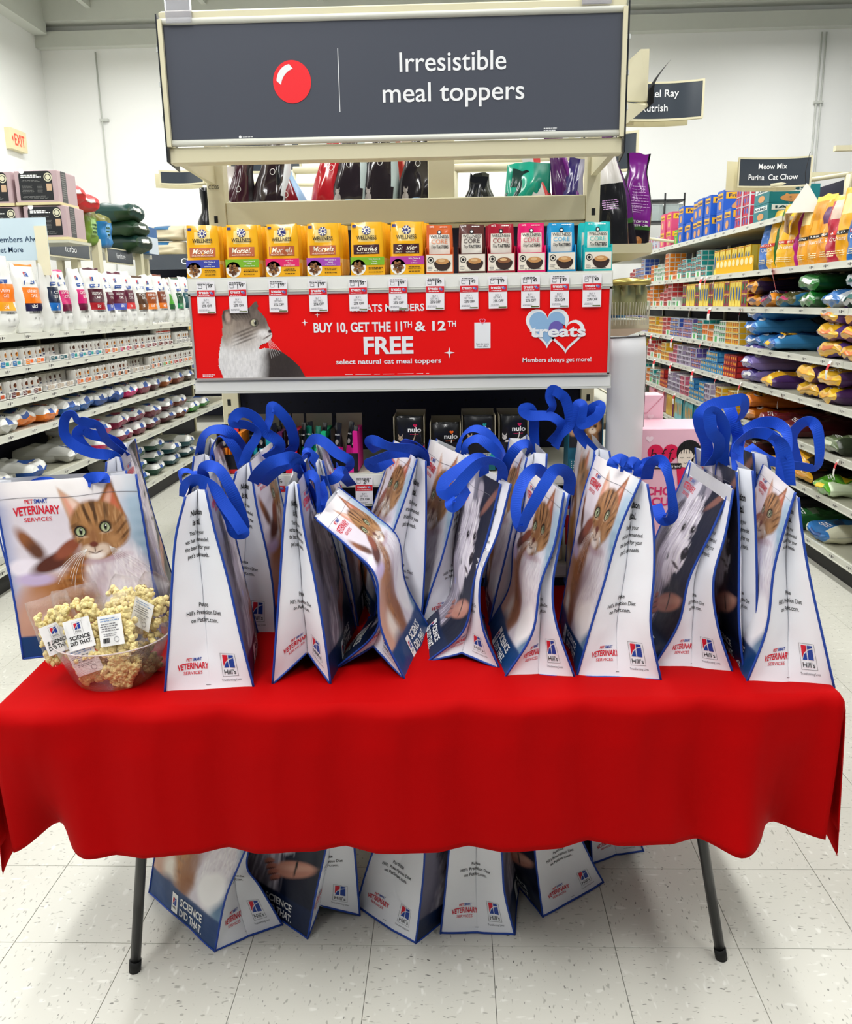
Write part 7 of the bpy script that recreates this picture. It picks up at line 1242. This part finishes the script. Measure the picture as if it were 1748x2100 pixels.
_ma = _n.nodes.new('ShaderNodeMath'); _ma.operation = 'ADD'; _ma.inputs[1].default_value = .01; _n.links.new(_fr.outputs['Facing'], _ma.inputs[0]); _n.links.new(_ma.outputs[0], _mx.inputs[0]); _n.links.new(_tr.outputs[0], _mx.inputs[1]); _n.links.new(_gl.outputs[0], _mx.inputs[2]); _n.links.new(_mx.outputs[0], _o.inputs[0])
bc = (-.790, 1.815, .7475)
bw = thing('glass_bowl', 'clear round plastic bowl full of popcorn bags on the red cloth', 'bowl', bc)
MB().lathe([(0, .001), (.078, .001), (.084, .004), (.092, .018), (.108, .060), (.128, .108), (.1305, .108), (.111, .060), (.095, .018), (.085, .0065), (.078, .004), (0, .004)], 56, bc).build('bowl_body', FILM, bw, True)
m = MB().tube([(bc[0]+.1295*cos(t), bc[1]+.1295*sin(t), bc[2]+.109) for t in np.linspace(0, 2*pi, 49)[:-1]], .0016, 6, closed=True); m.build('rim', M('clear_rim', 'f4e8e8', .08, trans=.6), bw, True)
POP = M('popcorn_butter', 'ffdf9c', .6, var=.22, vsc=70, bump=.4, bsc=250)
def kernel(mb, c, r, rng):
    lobes = [(0, 0, 0, 1)]+[(rng.uniform(-.6, .6), rng.uniform(-.6, .6), rng.uniform(-.6, .6), rng.uniform(.5, .75)) for _ in range(3)]
    for lx, ly, lz, s in lobes:
        P = [[(c[0]+r*(lx+s*cos(a)*sin(b)), c[1]+r*(ly+s*sin(a)*sin(b)), c[2]+r*(lz+s*cos(b))) for a in np.linspace(0, 2*pi, 7)[:-1]] for b in (.35, 1.05, 1.75, 2.45, 2.95)]
        mb.grid(P, closeu=True, flip=True)
def popbag(loc, rot, label, kind, seed, sz=(.095, .135, .046)):
    o = thing('popcorn_bag', label, 'snack bag', (0, 0, 0), 'popcorn bags in the bowl'); rng = random.Random(seed); W_, H_, D_ = sz; mb = MB()
    for k in range(135):
        x, z, y = rng.uniform(-.5, .5)*W_*.86, rng.uniform(.05, .93)*H_, (-.5 if rng.random() < .6 else rng.uniform(-.4, .45))*D_*.82
        kernel(mb, (x, y, z), rng.uniform(.0058, .0086), rng)
    mb.build('popcorn', POP, o, True, kind='stuff')
    S = pack_fn(W_, D_+.014, H_+.026, 'block', seed, .002); aa = np.sin(np.linspace(-pi/2, pi/2, 13)); zs = np.linspace(0, 1, 16); Z, A_ = np.meshgrid(zs, aa, indexing='ij'); mb = MB()
    for s_ in (-1, 1): mb.grid(S(A_.ravel(), Z.ravel(), s_).reshape(16, 13, 3), flip=s_ > 0)
    mb.build('clear_film', FILM, o, True)
    if kind:
        L = MB(); y = -D_/2-.010; f = front(0, y, 0, 0); L.rect(f, -.030, .030, .030, .098, 0, 3, 3); g = front(0, y, 0, .0006)
        if kind == 1: emblem(L, g, -.007, .075, .014, 2, 3, 0, False, False); L.line(g, [(-.010, .066), (.011, .066), (.011, .092), (-.010, .092)], .0006, 4, True); L.text(g, "Hill's", 0, .068, .005, 1, width=.013); L.text(g, 'SCIENCE', 0, .053, .0085, 1, bold=.05, width=.046); L.text(g, 'DID THAT.', 0, .041, .0085, 1, bold=.05, width=.048)
        else: L.bars(g, -.024, .024, .090, 2, .005, .002, 5, 1); L.bars(g, -.026, .026, .078, 4, .005, .002, 4, 2); L.bars(g, -.020, .02, .056, 2, .004, .0015, 4, 3); L.line(g, [(.012+.006*cos(t), .043+.006*sin(t)) for t in np.linspace(0, 2*pi, 12)[:-1]], .001, 4, True)
        if kind == 2:
            for q in range(8): L.rect(g, -.022+q*.0021, .037, -.0208+q*.0021+.0004*(q % 3), .048, 1)
        L.build('label_card', [C('f2f2f2'), BLACK, C('d02038'), C('1a3a98'), C('7a7a80'), C('7a9ac8')], o)
    o.location = loc; o.rotation_euler = tuple(radians(a) for a in rot)
popbag((-.885, 1.800, .795), (-14, -18, 14), 'popcorn bag leaning out over the left rim, front label half covered', 1, 1)
popbag((-.822, 1.770, .812), (-16, -14, 6), 'popcorn bag in the middle front with its whole slogan label showing', 1, 2, (.102, .145, .048))
popbag((-.790, 1.860, .865), (-30, 8, -10), 'popcorn bag at the top back without a label showing', 0, 3, (.092, .085, .05))
popbag((-.748, 1.765, .820), (-16, -12, -8), 'popcorn bag at the front right with a small-print back label and barcode', 2, 4, (.098, .118, .048))
popbag((-.722, 1.850, .835), (-8, 14, -28), 'popcorn bag at the right rim turned aside with a text label', 3, 5, (.092, .125, .045))
popbag((-.775, 1.785, .757), (10, 32, 0), 'popcorn bag lying low in the bowl at the right', 0, 6, (.075, .085, .05))
popbag((-.820, 1.790, .760), (6, -16, 10), 'popcorn bag lying low in the bowl at the left with a pale card', 3, 7, (.07, .06, .04))
popbag((-.790, 1.845, .760), (0, 70, 20), 'popcorn bag lying flat at the back of the bowl', 0, 8, (.08, .09, .05))

o = thing('blue_panel', 'slanted bright blue panel rising behind the golden food bags at the right edge', 'panel', (2.9, 6.2, 2.1))
MB().add([(2.5, 6.5, 2.10), (3.4, 6.4, 2.10), (3.4, 6.4, 2.85), (2.5, 6.52, 2.10), (3.4, 6.42, 2.10), (3.4, 6.42, 2.85)], [(0, 1, 2), (5, 4, 3), (0, 2, 5, 3), (1, 0, 3, 4), (2, 1, 4, 5)]).build('panel_board', C('1f5aa8'), o)
